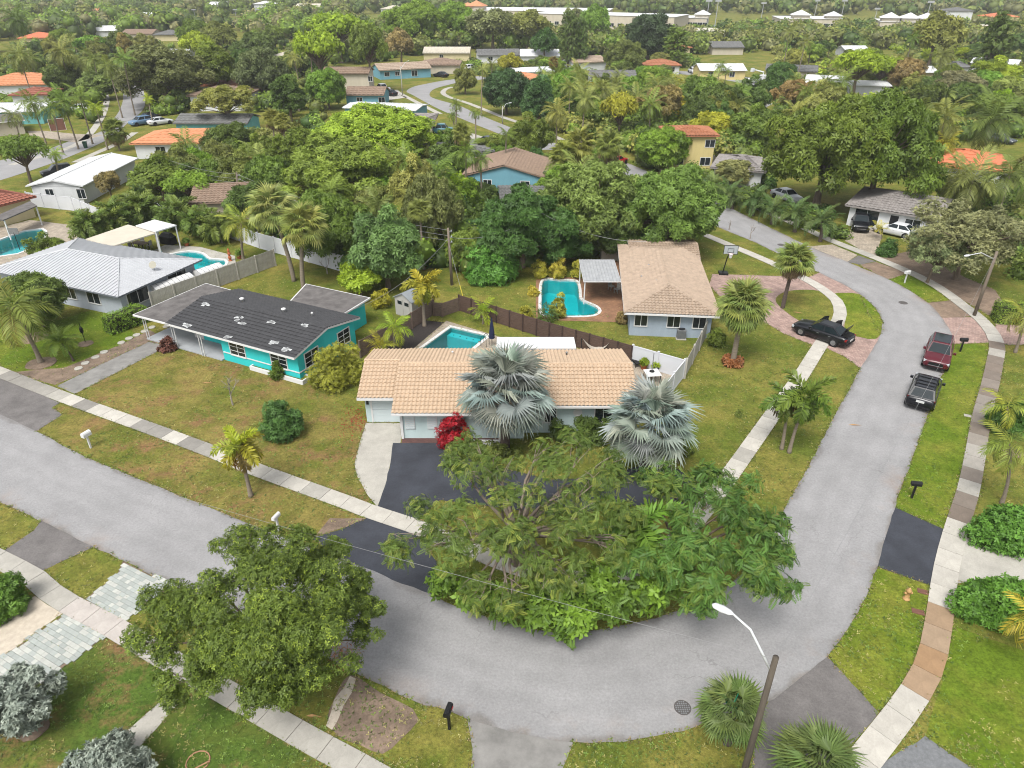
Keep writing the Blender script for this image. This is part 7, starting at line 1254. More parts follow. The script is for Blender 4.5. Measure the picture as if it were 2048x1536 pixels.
def bare(label, base, h, w, seed):
    rng = random.Random(seed); t = thing('bare_tree', label, 'tree', G(*base)); b = MB()
    def grow(p, d, L, r, lv):
        e = p + d * L; b.tube([p, p.lerp(e, .5) + Vector((rng.uniform(-.05, .05), rng.uniform(-.05, .05), 0)) * L, e], [r, r * .8, r * .55], 5, cap=False)
        if lv:
            for _ in range(rng.choice((2, 3))): grow(p.lerp(e, rng.uniform(.6, 1)), (d + Vector((rng.uniform(-1, 1), rng.uniform(-1, 1), rng.uniform(-.1, .6))) * w).normalized(), L * .68, r * .55, lv - 1)
    grow(Vector((0, 0, -.05)), Vector((0, 0, 1)), h * .33, .07, 4); b.obj('branches', mat('pale_bark', C(168, 158, 148), .9, .2, 4), t)
bare('leafless pale sapling on the dry lawn', (466, 810), 3.4, .9, 3); bare('small leafless tree by the right street verge', (1500, 478), 2.4, .9, 5); bare('leafless grey tree left of the shed', (655, 548), 2.6, 1.0, 8); bare('tiny leafless sapling at the top of the right street verge', (1458, 460), 1.9, .9, 9)
def mulch_ring(base, r, lab): b = MB(); b.prism([(math.cos(a * .35) * r * _rj.uniform(.92, 1.08), math.sin(a * .35) * r * _rj.uniform(.92, 1.08)) for a in range(18)], 0, .03); o = struct('mulch_ring', b.mesh('mulch_ring', DIRT), lab); o.location = G(*base) + Vector((0, 0, .008))
mulch_ring((82, 727), 1.1, 'brown mulch ring round the leaning coconut palm'); mulch_ring((68, 676), 1.1, 'brown mulch ring round the dark garden tree'); mulch_ring((68, 1458), .55, 'brown mulch ring round the silver shrub'); mulch_ring((171, 688), .6, 'bare ring round the bird feeder'); mulch_ring((2025, 905), .6, 'bare ring at the right edge')
# ---- middle distance trees: label, proto, crown centre px, width px, height m, colour
TREES = [
 ('dark round tree behind the leaning coconut palm', 'round', 66, 600, 100, 4.6, 'dark'),
 ('bright lime green broad tree in the centre left', 'broad', 745, 270, 235, 8.5, (.35, .50, .05)), ('broad olive green tree below the lime tree', 'broad2', 690, 345, 225, 8.5, (.34, .40, .08)), ('dark olive tree left of the broad olive tree', 'olive', 605, 320, 120, 8, 'mid'),
 ('blue green airy tree behind the grey shed', 'round2', 770, 500, 130, 7, 'blue'), ('dense tree behind the pair of sabal palms', 'broad', 655, 450, 150, 7.5, 'mid'), ('vine covered brownish tree left of the hedge pole', 'olive', 868, 430, 110, 8.5, (.25, .25, .10)), ('grey green fan leaved tree above the vine covered one', 'round2', 825, 390, 90, 8, 'pale'),
 ('dark green tree right of the hedge pole', 'broad2', 1045, 455, 180, 7.5, 'deep'), ('large olive tree left half of the centre pair', 'olive', 1190, 415, 205, 9, (.24, .32, .09)), ('large olive tree right half of the centre pair', 'broad', 1335, 415, 205, 9, (.20, .33, .07)),
 ('huge spreading tree towering over the grey tiled roof', 'broad', 1655, 300, 235, 13, (.19, .265, .045)), ('right crown of the huge spreading trees', 'broad2', 1765, 300, 200, 13.5, (.17, .25, .045)),
 ('wide grey green feathery tree on the brown forecourt', 'feathery', 1940, 472, 235, 7.5, (.33, .36, .22)), ('smaller grey green feathery tree near the right street light', 'feathery', 1872, 508, 105, 5, (.33, .36, .22)),
 ('green round tree left of the yellow house', 'round', 1326, 297, 95, 6, 'fresh'), ('rounded green tree right of the yellow house', 'round2', 1510, 258, 90, 7, 'mid'), ('small grey bush tree beside the low grey tiled roof', 'round', 1468, 345, 70, 3.5, 'grey'),
 ('huge olive grey rounded tree shading the upper left street', 'olive', 322, 150, 165, 12, (.20, .24, .10)), ('yellow green tree right of the huge olive tree', 'tall', 430, 132, 62, 12, (.22, .26, .04)), ('olive grey tree right of the red barrel roof', 'olive', 519, 148, 92, 11, (.21, .24, .11)), ('pale thin crowned tree with bare limbs before the white walled house', 'airy', 450, 205, 118, 8.5, 'pale'),
 ('dark tree behind the huge olive tree', 'far', 437, 76, 56, 11, 'olive'), ('green tree beside the far grey roof', 'far2', 393, 70, 50, 11, 'mid'), ('yellow green tree above the huge olive tree', 'far3', 392, 90, 62, 9, 'lime'), ('dark bushy tree near the far tennis courts', 'round', 516, 95, 66, 9, 'dark'), ('yellow green flat topped pine on the centre left', 'umbrella', 636, 96, 105, 13, 'lime'), ('second yellow green flat topped pine, farther right', 'umbrella', 675, 55, 125, 14, 'lime'), ('dark pointed evergreen left of the green round tree', 'tall', 574, 192, 62, 9, 'dark'), ('rounded fresh green tree right of the dark evergreen', 'round', 653, 176, 66, 8, 'fresh'), ('yellow tinged tree by the left far sidewalk', 'tall', 250, 92, 26, 9, (.34, .27, .08)),
 ('small green tree at the left edge by the far street', 'umbrella', 40, 300, 95, 6.5, 'mid'), ('flat topped green tree over the white gable roof', 'umbrella', 322, 354, 130, 5, 'mid'), ('feathery green tree right of the white gable roof', 'umbrella', 374, 366, 105, 4.6, 'fresh'), ('reddish brown small tree behind the white gable house', 'airy', 216, 366, 55, 4.5, 'brown'), ('dark tree in front of the orange roofed house', 'round', 462, 287, 90, 6, 'dark'), ('yellowish bush tree left of the vine mass', 'small', 505, 308, 42, 3.5, 'lime'), ('reddish twiggy tree by the second utility pole', 'airy', 494, 340, 44, 5, 'brown'),
 ('dense dark round tree beside the far winding street', 'round', 1012, 182, 82, 8.5, (.08, .16, .06)), ('tall dark tree right of the dense round tree', 'tall', 1076, 202, 60, 10, (.10, .18, .07)), ('round olive tree at the street bend', 'round2', 930, 160, 44, 6, 'olive'), ('green leafy tree in front of the low grey roof', 'round2', 1062, 275, 75, 6.5, 'mid'), ('dark clipped round bush by the white crossover', 'small', 1070, 312, 28, 3, 'deep'), ('dark round tree far left of the conifers', 'far', 1090, 87, 48, 10, 'deep'), ('first tall dark conifer at upper centre', 'cone', 1138, 75, 34, 17, 'dark'), ('second tall dark conifer at upper centre', 'cone', 1160, 82, 30, 15, 'dark'), ('big dark round tree below the school', 'round', 1298, 74, 80, 14, (.07, .12, .06)), ('olive tree beside the far white garage house', 'olive', 1247, 114, 75, 9, 'olive'), ('conical green tree left of the far orange roof', 'cone', 1352, 90, 42, 12, 'mid'), ('autumn coloured bush beside the far shuttered house', 'far3', 1020, 126, 40, 6, 'yellow'), ('bright fresh tree mass at the far centre left', 'broad', 828, 45, 120, 16, 'fresh'), ('second bright tree mass right of the first', 'broad2', 905, 45, 90, 15, 'fresh'), ('tall thin pale trunked eucalyptus at upper centre left', 'airy', 735, 95, 80, 16, 'mid'), ('reddish tree behind the blue house', 'far', 800, 88, 50, 10, 'brown'), ('grey olive tree below the long school left', 'far2', 985, 52, 80, 13, 'grey'), ('grey olive tree below the long school centre', 'far2', 1055, 55, 70, 13, 'olive'), ('leafless grey tree in front of the school', 'airy', 1150, 35, 40, 12, 'grey'), ('light green tree right of the leafless grey tree', 'far', 1190, 45, 50, 14, 'fresh'),
 ('yellow green broad crown at upper right', 'umbrella', 1720, 128, 105, 10, 'lime'), ('second yellow green crown right of the first', 'umbrella', 1765, 134, 75, 8, 'lime'), ('rust brown bare tree beside the far curved sidewalk', 'airy', 1590, 188, 84, 8, 'brown'), ('dark round tree at the far curved sidewalk', 'round', 1562, 160, 56, 8, 'deep'), ('dark yellow green tree beyond the far right roofs', 'far', 1872, 74, 78, 15, 'olive'), ('tall ragged conifer at the far right', 'cone', 1990, 95, 55, 19, 'dark'), ('yellow green tree at the right edge below the conifer', 'round2', 1990, 155, 80, 8, 'lime'), ('pale purplish bush tree at far right', 'round', 1910, 172, 85, 6.5, (.27, .25, .13)), ('dark green bush below the pale purplish tree', 'round2', 1930, 195, 90, 5, 'dark'), ('pinkish tree right of the white metal roof', 'round', 1815, 152, 60, 8, 'brown'),
 ('yellow leaved tree in the palm thicket at centre right', 'umbrella', 1240, 215, 85, 8, 'yellow'), ('reddish tree in the palm thicket at centre right', 'airy', 1325, 205, 90, 9, 'brown'), ('round green tree above the palm thicket', 'round', 1310, 165, 65, 7, 'fresh'), ('fresh green tree among the centre right palms', 'round2', 1190, 225, 70, 7, 'mid'), ('dark tree behind the yellow house roof', 'round', 1440, 215, 90, 8, 'dark'), ('second dark tree farther right behind the yellow house', 'round2', 1500, 200, 70, 8, 'dark'), ('dark green belt tree left of the huge spreading tree', 'round', 1400, 195, 80, 8, 'mid'),
 ('pale yellow crown rising behind the huge spreading tree', 'round2', 1640, 212, 80, 8, 'pale'), ('bushy tree at right behind the coral roof', 'round', 1990, 215, 70, 6, 'mid'), 
 ('dark green tree in the left back yard hedge', 'round', 540, 360, 90, 6, 'mid'), ('dark tree left of the blue gabled house', 'round2', 900, 320, 70, 6, 'dark'), ('fresh green bush below the blue gabled house', 'round', 955, 405, 60, 3, 'fresh'), ('green bush row right of the blue gabled house', 'round2', 1110, 380, 70, 4, 'fresh'), ('dark understory tree below the hedge pole', 'round', 930, 500, 70, 4, 'mid'), ('dark understory tree behind the yellow crotons', 'round2', 1130, 490, 90, 4, 'deep'), ('dark understory tree behind the tan resin shed', 'round', 1225, 470, 90, 4.5, 'dark'), ('leafy tree behind the left white fence', 'round', 430, 355, 70, 5, 'mid'), ('small yellow green tree behind the grey shed', 'small', 720, 555, 75, 3.2, 'lime'), ('dense understory tree by the vinyl fence end', 'round2', 700, 480, 90, 4.5, 'dark'), ('bushy tree left of the broad olive tree', 'round2', 560, 285, 80, 6.5, 'olive'),
]
for lab, k, x, y, w_, h, c in TREES: tree(lab, k, x, y, w_, h, c)
PALMS = [
 ('big sabal palm beside the left curved street', 'sabal2', (240, 302), (229, 262), 52, 'olive', 1), ('left sabal palm of the pair by the lime tree', 'sabal', None, (538, 238), 42, 'pale', 1, 9), ('right sabal palm of the pair by the lime tree', 'sabal', None, (562, 245), 40, 'pale', 1, 9), ('sabal palm in front of the winding street', 'sabal2', None, (929, 268), 46, 'pale', 1, 7), ('left palm of the shaggy sabal cluster at centre right', 'sabal2', None, (1125, 312), 60, 'pale', 1, 6), ('tallest palm of the shaggy sabal cluster at centre right', 'sabal2', None, (1162, 288), 70, 'pale', 1, 7), ('right palm of the shaggy sabal cluster at centre right', 'sabal2', None, (1215, 292), 62, 'pale', 1, 7), ('fan palm rising from the vine mass at centre left', 'sabal', None, (840, 425), 55, 'pale', 0, 6), ('brownish sabal palm beside the far white roofs', 'sabal2', None, (1103, 125), 24, 'brown', 1, 9),
 ('coconut palm at the far left edge', 'coco', None, (38, 110), 62, 'olive', 0, 10), ('coconut palm over the small teal house', 'coco', None, (120, 103), 58, 'olive', 0, 10), ('coconut palm right of the small teal house', 'coco2', None, (183, 118), 50, 'olive', 0, 9), ('coconut palm by the grey fence end', 'coco', None, (218, 132), 44, 'olive', 0, 10), ('coconut palm left of the huge olive tree', 'coco2', None, (242, 118), 44, 'mid', 0, 11), ('tall dark coconut palm at the upper left corner', 'coco', None, (36, 38), 55, 'dark', 0, 15),
 ('coconut palm in front of the flat white roof', 'coco', None, (66, 205), 58, 'mid', 0, 7), ('coconut palm on the lawn below the peach roof', 'coco2', None, (99, 218), 56, 'mid', 0, 7), ('coconut palm over the white crossover', 'coco', None, (128, 200), 60, 'mid', 0, 8), ('coconut palm right of the white crossover', 'coco2', None, (158, 192), 50, 'mid', 0, 8), ('yellow green palm at the left street bend', 'queen', None, (192, 214), 32, 'lime', 0, 7), ('young palm on the verge by the left street', 'queen', None, (104, 308), 32, 'lime', 0, 3.5), ('palm in front of the orange roofed house', 'queen', None, (368, 285), 62, 'mid', 0, 4.5), ('palm at the corner of the flat roofed garage', 'queen', None, (25, 232), 44, 'olive', 0, 6), ('small palm under the huge olive tree', 'queen', None, (294, 198), 22, 'lime', 0, 5),
 ('upper queen palm beside the winding street', 'queen', None, (909, 208), 30, 'mid', 0, 7), ('lower queen palm beside the winding street', 'queen', None, (908, 228), 24, 'mid', 0, 4.5), ('queen palm right of the sabal by the winding street', 'queen', None, (950, 226), 26, 'mid', 0, 7), ('queen palm beside the dark grey sedan', 'queen', None, (1009, 268), 36, 'mid', 0, 6.5),
 ('yellow coconut palm left in the centre right thicket', 'coco', None, (1115, 222), 62, (.34, .34, .09), 0, 7), ('coconut palm top of the centre right thicket', 'coco2', None, (1140, 172), 48, 'pale', 0, 8), ('pale coconut palm middle of the centre right thicket', 'coco', None, (1167, 198), 54, 'pale', 0, 8), ('coconut palm right in the centre right thicket', 'coco', None, (1205, 176), 60, 'olive', 0, 8), ('coconut palm behind the centre right thicket', 'coco2', None, (1160, 148), 46, 'olive', 0, 8), ('far palm beside the round olive tree', 'coco2', None, (961, 140), 30, 'olive', 0, 9), ('second far palm beside the round olive tree', 'queen', None, (982, 128), 26, 'olive', 0, 8), ('palm in front of the far white roof', 'queen', None, (1088, 142), 26, 'mid', 0, 7),
 ('coconut palm between the lime and olive trees', 'coco', None, (815, 322), 66, 'mid', 0, 8), ('long fronded coconut palm left of the blue gabled house', 'coco2', None, (872, 345), 80, 'mid', 0, 6), ('tall feather palm before the low grey roof', 'queen', None, (928, 305), 60, 'mid', 0, 8), ('feather palm left of the brown tile roof', 'queen', None, (962, 318), 46, 'mid', 0, 7), ('coconut palm drooping below the blue gabled house', 'coco', None, (905, 372), 60, 'lime', 0, 4.5),
 ('royal palm standing before the coral tiled house', 'coco', (1955, 338), (1984, 238), 115, 'dark', 0), ('yellow topped palm before the coral tiled house', 'queen', (1890, 350), (1893, 284), 50, 'yellow', 0), ('coconut palm behind the huge tree at right', 'coco', None, (1895, 235), 90, 'olive', 0, 8), ('second coconut palm behind the huge tree at right', 'coco2', None, (1835, 225), 70, 'olive', 0, 8), ('drooping coconut palm below the coral roof', 'coco', None, (1955, 362), 120, (.26, .28, .08), 0, 5), ('grey green palm at the right edge below the coral roof', 'coco2', None, (2025, 350), 110, 'olive', 0, 6), ('far coconut palm at upper right over the white roof', 'coco', None, (1690, 165), 55, 'mid', 0, 8), ('coconut palm left of the white metal roof', 'coco2', None, (1612, 182), 48, 'mid', 0, 7), ('far coconut palm above the brown rust tree', 'coco', None, (1655, 165), 44, 'mid', 0, 8), ('pale palm beside the far curved sidewalk', 'coco', None, (1590, 225), 60, 'pale', 0, 6), ('tall palm in the far olive belt', 'coco2', None, (1578, 65), 36, 'olive', 0, 12), ('second tall palm in the far olive belt', 'coco2', None, (1608, 85), 34, 'olive', 0, 10), ('slim palm by the far cream house', 'queen', None, (1438, 132), 24, 'mid', 0, 8), ('slim palm before the far cream house', 'queen', None, (1452, 140), 22, 'mid', 0, 7), ('feathery palm at far right under the conifer', 'queen', None, (1885, 110), 50, 'olive', 0, 8), ('palm beside the far right hall', 'coco2', None, (1825, 78), 34, 'mid', 0, 11),
 ('palm at the left end of the date palm row', 'date', None, (1420, 370), 60, (.2, .27, .09), 0, 3.0), ('yellow green palm below the low grey tiled roof', 'date', None, (1380, 350), 46, 'lime', 0, 3),
]
for r in PALMS:
    lab, k, b_, c_, w_, col, sk = r[:7]; palm(lab, k, base=b_, crown=c_, wpx=w_, col=col, skirt=bool(sk), h=r[7] if len(r) > 7 else None, trunk_r=.12)
ORD = ('first', 'second', 'third', 'fourth', 'fifth', 'sixth', 'seventh', 'eighth', 'ninth')
for i, (x, y, bx, by) in enumerate(((157, 441, 180, 478), (191, 431, 200, 472), (229, 412, 236, 462), (266, 404, 285, 450), (292, 402, 296, 446), (345, 412, 352, 458), (400, 428, 405, 476), (437, 440, 445, 486))):
    palm(f'slender multi trunked palm along the white fence, {ORD[i]} from the left', 'fox', base=(bx, by), crown=(x, y), wpx=62, col=(.19, .26, .06), trunk_r=.08, clump=3, group='clustered palms along the white fence')
# ---- thickets that fill the blocks between the houses
def in_poly(x, y, P):
    r = False
    for i in range(len(P)):
        (ax, ay), (bx, by) = P[i], P[i - 1]
        if (ay > y) != (by > y) and x < (bx - ax) * (y - ay) / (by - ay) + ax: r = not r
    return r
keep = [(p.location.x, p.location.y) for p in bpy.data.objects if p.parent is None and p.get('category') in ('car', 'pickup', 'truck')]
rz_ = random.Random(99)
hx = []
for o in bpy.data.objects:
    if o.parent is None and o.get('category') in ('house', 'building', 'shed'):
        w_ = [c for c in o.children if c.name.startswith('wall')]
        if w_:
            bb = [Vector(v) for v in w_[0].bound_box]; M_ = Matrix.Translation(o.location) @ Matrix.Rotation(o.rotation_euler.z, 4, 'Z'); hx.append((M_.inverted(), min(v.x for v in bb), max(v.x for v in bb), min(v.y for v in bb), max(v.y for v in bb)))
def blocked(p, m, h=3.0):
    f = min(16, h * 1.9) if p.length < 110 else min(28, h * 3.2) if p.length < 230 else h * 4.5
    for Mi, x0, x1, y0, y1 in hx:
        q = Mi @ p
        if x0 - m < q.x < x1 + m and y0 - m - f < q.y < y1 + m: return True
    return any(abs(p.x - a) < 3.5 and -3 - h * 2 < p.y - b < 3.5 for a, b in keep)
def on_road(x, y, h):
    s = PR(G(x, y))[2]
    return any(in_poly(x, y - k * h * s, R_) for R_ in ROADS for k in (0, .4, .8))
ROADS = [[(-60, 330), (79, 298), (200, 255), (230, 215), (215, 160), (290, 160), (300, 205), (250, 260), (92, 340), (-60, 380)], [(1150, 310), (1060, 300), (850, 225), (780, 190), (800, 165), (900, 155), (990, 150), (985, 163), (905, 180), (905, 190), (1020, 235), (1170, 290)], [(1330, 135), (1450, 140), (1545, 155), (1560, 215), (1500, 215), (1480, 180), (1330, 152)], [(1440, 470), (1205, 350), (1235, 310), (1450, 400), (1700, 520), (1690, 560)]]
def thicket(label, group, poly, n, kinds, cols, hr, wr, cat='tree', palm_frac=0.0, m=1.0, avoid=True):
    xs = [p[0] for p in poly]; ys = [p[1] for p in poly]; done = []; tries = 0
    while len(done) < n and tries < n * 60:
        tries += 1; x, y = rz_.uniform(min(xs), max(xs)), rz_.uniform(min(ys), max(ys))
        h = rz_.uniform(*hr)
        if not in_poly(x, y, poly) or on_road(x, y, h): continue
        p = G(x, y); w_ = rz_.uniform(*wr)
        if blocked(p, m, h) or any((p.xy - q).length < w_ * .36 for q in done): continue
        done.append(p.xy)
        if rz_.random() < palm_frac:
            palm(label[1], rz_.choice(('coco', 'coco2', 'queen')), base=(x, y), h=h * .9, crown=None, reach=rz_.uniform(2.0, 2.8), col=rz_.choice(('olive', 'mid', 'pale')), group=group + ' palms', trunk_r=.15, bend=(rz_.uniform(-1, 1), 0)); continue
        tm, cm, R0, h0, zc = PROTO[rz_.choice(kinds)]; sx = w_ / 2 / R0; t = thing('tree', label[0], cat, (p.x, p.y, 0), rz_.uniform(0, 6.28), group); s = (sx, sx * rz_.uniform(.85, 1.15), h / h0); link('trunk', tm, t, scale=s); c = rz_.choice(cols); link('crown', cm, t, scale=s, color=jitc(GC[c], .15))
FK = ('far', 'far2', 'far3')
thicket(('tree in the dense blocks at the upper left around the curved street', 'palm in the dense blocks at the upper left around the curved street'), 'upper left block trees', [(-60, 95), (560, 85), (640, 130), (640, 240), (500, 215), (-60, 190)], 46, FK + ('round', 'round2'), ('mid', 'dark', 'olive', 'fresh'), (5, 8.5), (5, 8), palm_frac=.25)
thicket(('small leafy tree crowding the left back yards', 'small palm crowding the left back yards'), 'left back yard trees', [(300, 370), (560, 320), (640, 420), (690, 530), (560, 490), (420, 430), (300, 400)], 20, ('round', 'round2', 'small'), ('mid', 'dark', 'fresh', 'olive'), (3.5, 6), (3.5, 6), palm_frac=.15)
thicket(('tree in the thick grove between the lime tree and the blue gabled house', 'palm in the thick grove between the lime tree and the blue gabled house'), 'centre grove trees', [(590, 390), (700, 420), (820, 380), (930, 420), (930, 520), (820, 520), (690, 500)], 16, ('round', 'round2', 'olive'), ('mid', 'olive', 'fresh', 'pale'), (4, 6), (4.5, 6.5), palm_frac=.3)
thicket(('tree in the palm thicket right of the winding street', 'palm in the palm thicket right of the winding street'), 'centre right thicket trees', [(1070, 205), (1180, 208), (1290, 205), (1470, 215), (1560, 228), (1550, 275), (1470, 300), (1280, 290), (1250, 260), (1150, 270), (1080, 240)], 46, ('round', 'round2'), ('mid', 'dark', 'olive', 'yellow', 'fresh'), (5, 8), (4.5, 7), palm_frac=.45)
thicket(('tree in the row between the winding street and the far roofs', 'palm in the row between the winding street and the far roofs'), 'winding street row trees', [(930, 138), (1380, 135), (1400, 170), (1180, 172), (1060, 168), (990, 155)], 18, FK + ('round',), ('mid', 'dark', 'olive', 'fresh'), (3, 4.6), (4, 6), palm_frac=.25)
thicket(('tree in the broad upper right blocks beyond the huge tree', 'palm in the broad upper right blocks beyond the huge tree'), 'upper right block trees', [(1560, 110), (2110, 100), (2110, 270), (1880, 258), (1820, 225), (1560, 225)], 56, FK + ('round', 'round2'), ('mid', 'olive', 'dark', 'fresh', 'lime', 'pale'), (3.8, 6.8), (4.5, 8), palm_frac=.35)
thicket(('tree in the right side yards beside the coral roofed house', 'palm in the right side yards beside the coral roofed house'), 'right side yard trees', [(1860, 375), (2110, 370), (2120, 440), (1900, 420), (1870, 400)], 9, ('round', 'round2', 'small'), ('mid', 'olive', 'fresh', 'dark'), (3, 6), (3.5, 6), palm_frac=.4)
thicket(('bushy tree filling the yards around the brown tile roof', 'low palm filling the yards around the brown tile roof'), 'brown roof yard trees', [(880, 300), (1000, 300), (1010, 330), (940, 380), (1080, 395), (1250, 330), (1300, 310), (1400, 370), (1300, 400), (1120, 440), (930, 430)], 22, ('round', 'round2'), ('mid', 'fresh', 'dark', 'olive'), (3, 5.5), (3.5, 6), palm_frac=.25)
thicket(('low leafy tree behind the bent pool lawn hedge', 'low palm behind the bent pool lawn hedge'), 'pool hedge trees', [(920, 500), (1000, 470), (1240, 470), (1260, 490), (1180, 510), (1030, 535), (940, 550)], 16, ('round2', 'small'), ('deep', 'mid', 'dark'), (3, 4.5), (3, 4.5), palm_frac=0)
# ---- shrubbery and woods nobody could count: one mass per block
MT = leafT(.8, .18)
def mass(label, poly, n, leaves, size, hr, rr, cols, seed, name='undergrowth', m=.6, avoid=(), power=1.0, veh=True):
    nr = np.random.default_rng(seed); xs = [p[0] for p in poly]; ys = [p[1] for p in poly]; groups = {c: [] for c in cols}; q = 0; k = 0; y0, y1 = min(ys), max(ys)
    while k < n and q < n * 30:
        q += 1; x = nr.uniform(min(xs), max(xs)); y = 1 / (1 / (y0 + 62) + nr.random() ** power * (1 / (y1 + 62) - 1 / (y0 + 62))) - 62 if power > 0 else nr.uniform(y0, y1)
        h = nr.uniform(*hr)
        if not in_poly(x, y, poly) or on_road(x, y, h) or any(a < x < b and c < y < d for a, b, c, d in avoid): continue
        p = G(x, y)
        if blocked(p, m, h): continue
        r = nr.uniform(*rr); groups[cols[int(nr.integers(len(cols)))]].append(((p.x, p.y, max(.2, h - r * .7)), (r, r, r * .75))); g_ = groups[cols[int(nr.integers(len(cols)))]]
        if h > r * 1.6: g_.append(((p.x + nr.uniform(-1, 1) * r * .5, p.y + nr.uniform(-1, 1) * r * .5, h * .38), (r * .85, r * .85, h * .4)))
        k += 1
    for c, cl in groups.items():
        if len(cl) < 2: continue
        V, Fc, v = cloud(cl, max(200, int(leaves * .72 * len(cl) / (n * (2 if hr[1] > rr[1] * 1.6 else 1)))), size * 1.35, MT, .5, .2, .7, nr, ctr=(0, 500, -300), out=.25); V[:, 2] = np.maximum(V[:, 2], .02); cV, cF = cores(cl, .82, 6, 3); Fc = np.concatenate([Fc, cF + len(V)]); V = np.concatenate([V, cV]); v = np.concatenate([v, nr.uniform(.1, .4, len(cV))]); o = link(name, mesh_np(name, V, Fc, [LEAF], v), color=jitc(GC[c]), kind='stuff'); o['label'] = label + ', ' + {'mid': 'mid green', 'dark': 'dark green', 'olive': 'olive', 'fresh': 'fresh green', 'grey': 'grey green', 'deep': 'deep green', 'pale': 'pale green', 'lime': 'yellow green', 'blue': 'blue green', 'yellow': 'yellowish', 'brown': 'brownish'}[c] + ' part'
SCH = ((880, 1420, 38, 84), (1340, 1480, 36, 70), (1540, 1910, 38, 70), (1920, 2000, 50, 58))
mass('distant woods along the horizon', [(-400, -46), (2450, -46), (2450, 36), (-400, 24)], 2700, 115000, 2.0, (7, 12), (3.5, 6.5), ('olive', 'grey', 'dark', 'mid'), 5, 'woodland', 4, SCH, power=-1)
mass('packed trees round the far tennis courts', [(-80, 18), (700, 16), (700, 84), (560, 80), (480, 70), (-80, 96)], 420, 50000, 1.0, (6, 11), (3, 5.5), ('olive', 'mid', 'grey', 'dark', 'fresh'), 7, 'woodland', 2, ((365, 560, 40, 58),), power=-1)
mass('packed trees between the winding street and the school', [(640, 48), (890, 50), (905, 80), (1365, 82), (1430, 72), (1430, 112), (1130, 118), (960, 96), (800, 118), (640, 140)], 380, 46000, .9, (3.5, 7), (2.4, 4.2), ('olive', 'mid', 'dark', 'grey', 'fresh'), 8, 'woodland', 1.5, power=-1)
mass('packed trees below the far sports halls', [(1400, 74), (1560, 70), (1900, 70), (1920, 62), (2120, 50), (2120, 96), (1900, 98), (1560, 100), (1400, 115)], 300, 40000, .95, (4, 7.5), (2.6, 4.6), ('olive', 'grey', 'dark', 'olive', 'mid'), 9, 'woodland', 2, ((1395, 1470, 48, 66),), power=-1)
mass('shrubs crowding the upper left blocks', [(-80, 88), (560, 80), (640, 130), (650, 250), (520, 225), (300, 232), (300, 165), (200, 160), (200, 250), (60, 235), (-80, 185)], 380, 38000, .42, (1.2, 4.2), (1.3, 2.6), ('olive', 'mid', 'dark', 'fresh'), 10, m=1.0, power=-1)
mass('shrubs crowding the left back yards', [(250, 318), (430, 300), (560, 280), (640, 260), (820, 290), (930, 390), (940, 520), (830, 540), (700, 545), (560, 480), (430, 420), (300, 400)], 560, 60000, .3, (1.2, 4.2), (1.0, 2.2), ('mid', 'dark', 'fresh', 'olive', 'deep'), 11, power=-1)
mass('shrubs crowding the blocks right of the winding street', [(1065, 188), (1180, 190), (1290, 188), (1480, 205), (1560, 222), (1555, 285), (1500, 330), (1450, 320), (1300, 320), (1250, 300), (1150, 285), (1080, 240)], 420, 42000, .4, (1.2, 4), (1.2, 2.5), ('olive', 'mid', 'dark', 'fresh', 'pale'), 12, power=-1)
mass('shrubs between the winding street and the far roofs', [(900, 120), (1380, 112), (1420, 165), (1180, 165), (1060, 165), (995, 158), (940, 145)], 150, 14000, .5, (.8, 2.2), (1.2, 2.2), ('mid', 'dark', 'olive', 'fresh'), 13, power=-1)
mass('shrubs crowding the upper right blocks', [(1545, 95), (2120, 88), (2120, 300), (1990, 280), (1880, 300), (1830, 215), (1560, 225)], 470, 46000, .45, (.9, 3.0), (1.2, 2.5), ('olive', 'mid', 'dark', 'fresh', 'pale', 'lime'), 14, power=-1)
mass('shrubs in the right side yards', [(1870, 372), (2120, 360), (2120, 470), (1900, 430), (1870, 395)], 80, 9000, .32, (.8, 3), (.9, 2), ('mid', 'olive', 'fresh', 'dark'), 15, power=-1)
mass('shrubs round the brown tile roofed house', [(870, 300), (930, 320), (930, 400), (1000, 420), (1010, 440), (1090, 395), (1250, 340), (1300, 320), (1400, 375), (1440, 470), (1300, 480), (1180, 515), (1030, 530), (940, 560), (920, 470)], 420, 42000, .28, (1, 4), (1.0, 2.1), ('mid', 'fresh', 'dark', 'deep', 'olive'), 16, avoid=((930, 1000, 420, 470),), power=-1)
mass('shrubs under the huge tree and date palms', [(1440, 335), (1560, 350), (1560, 400), (1700, 455), (1690, 480), (1440, 400), (1400, 370)], 70, 9000, .26, (.6, 2), (.7, 1.5), ('mid', 'deep', 'dark'), 17, power=-1)
mass('shrubs below the grey green tree at right', [(1850, 490), (1900, 520), (2060, 560), (2060, 470), (1900, 440)], 50, 7000, .26, (.6, 1.8), (.7, 1.4), ('mid', 'olive', 'dark'), 18, power=-1)
mass('low trees on the fields before the sports halls', [(1340, 50), (1500, 46), (1900, 50), (2120, 46), (2120, 62), (1900, 72), (1340, 74)], 170, 14000, .9, (1.8, 4), (2, 4), ('olive', 'mid', 'grey', 'fresh'), 19, 'woodland', 3, ((1395, 1470, 46, 62),), power=-1)
mass('low trees before the school front', [(880, 46), (1400, 48), (1400, 80), (880, 76)], 120, 11000, .9, (1.8, 3.6), (2, 3.8), ('olive', 'mid', 'grey', 'dark'), 20, 'woodland', 3, power=-1)
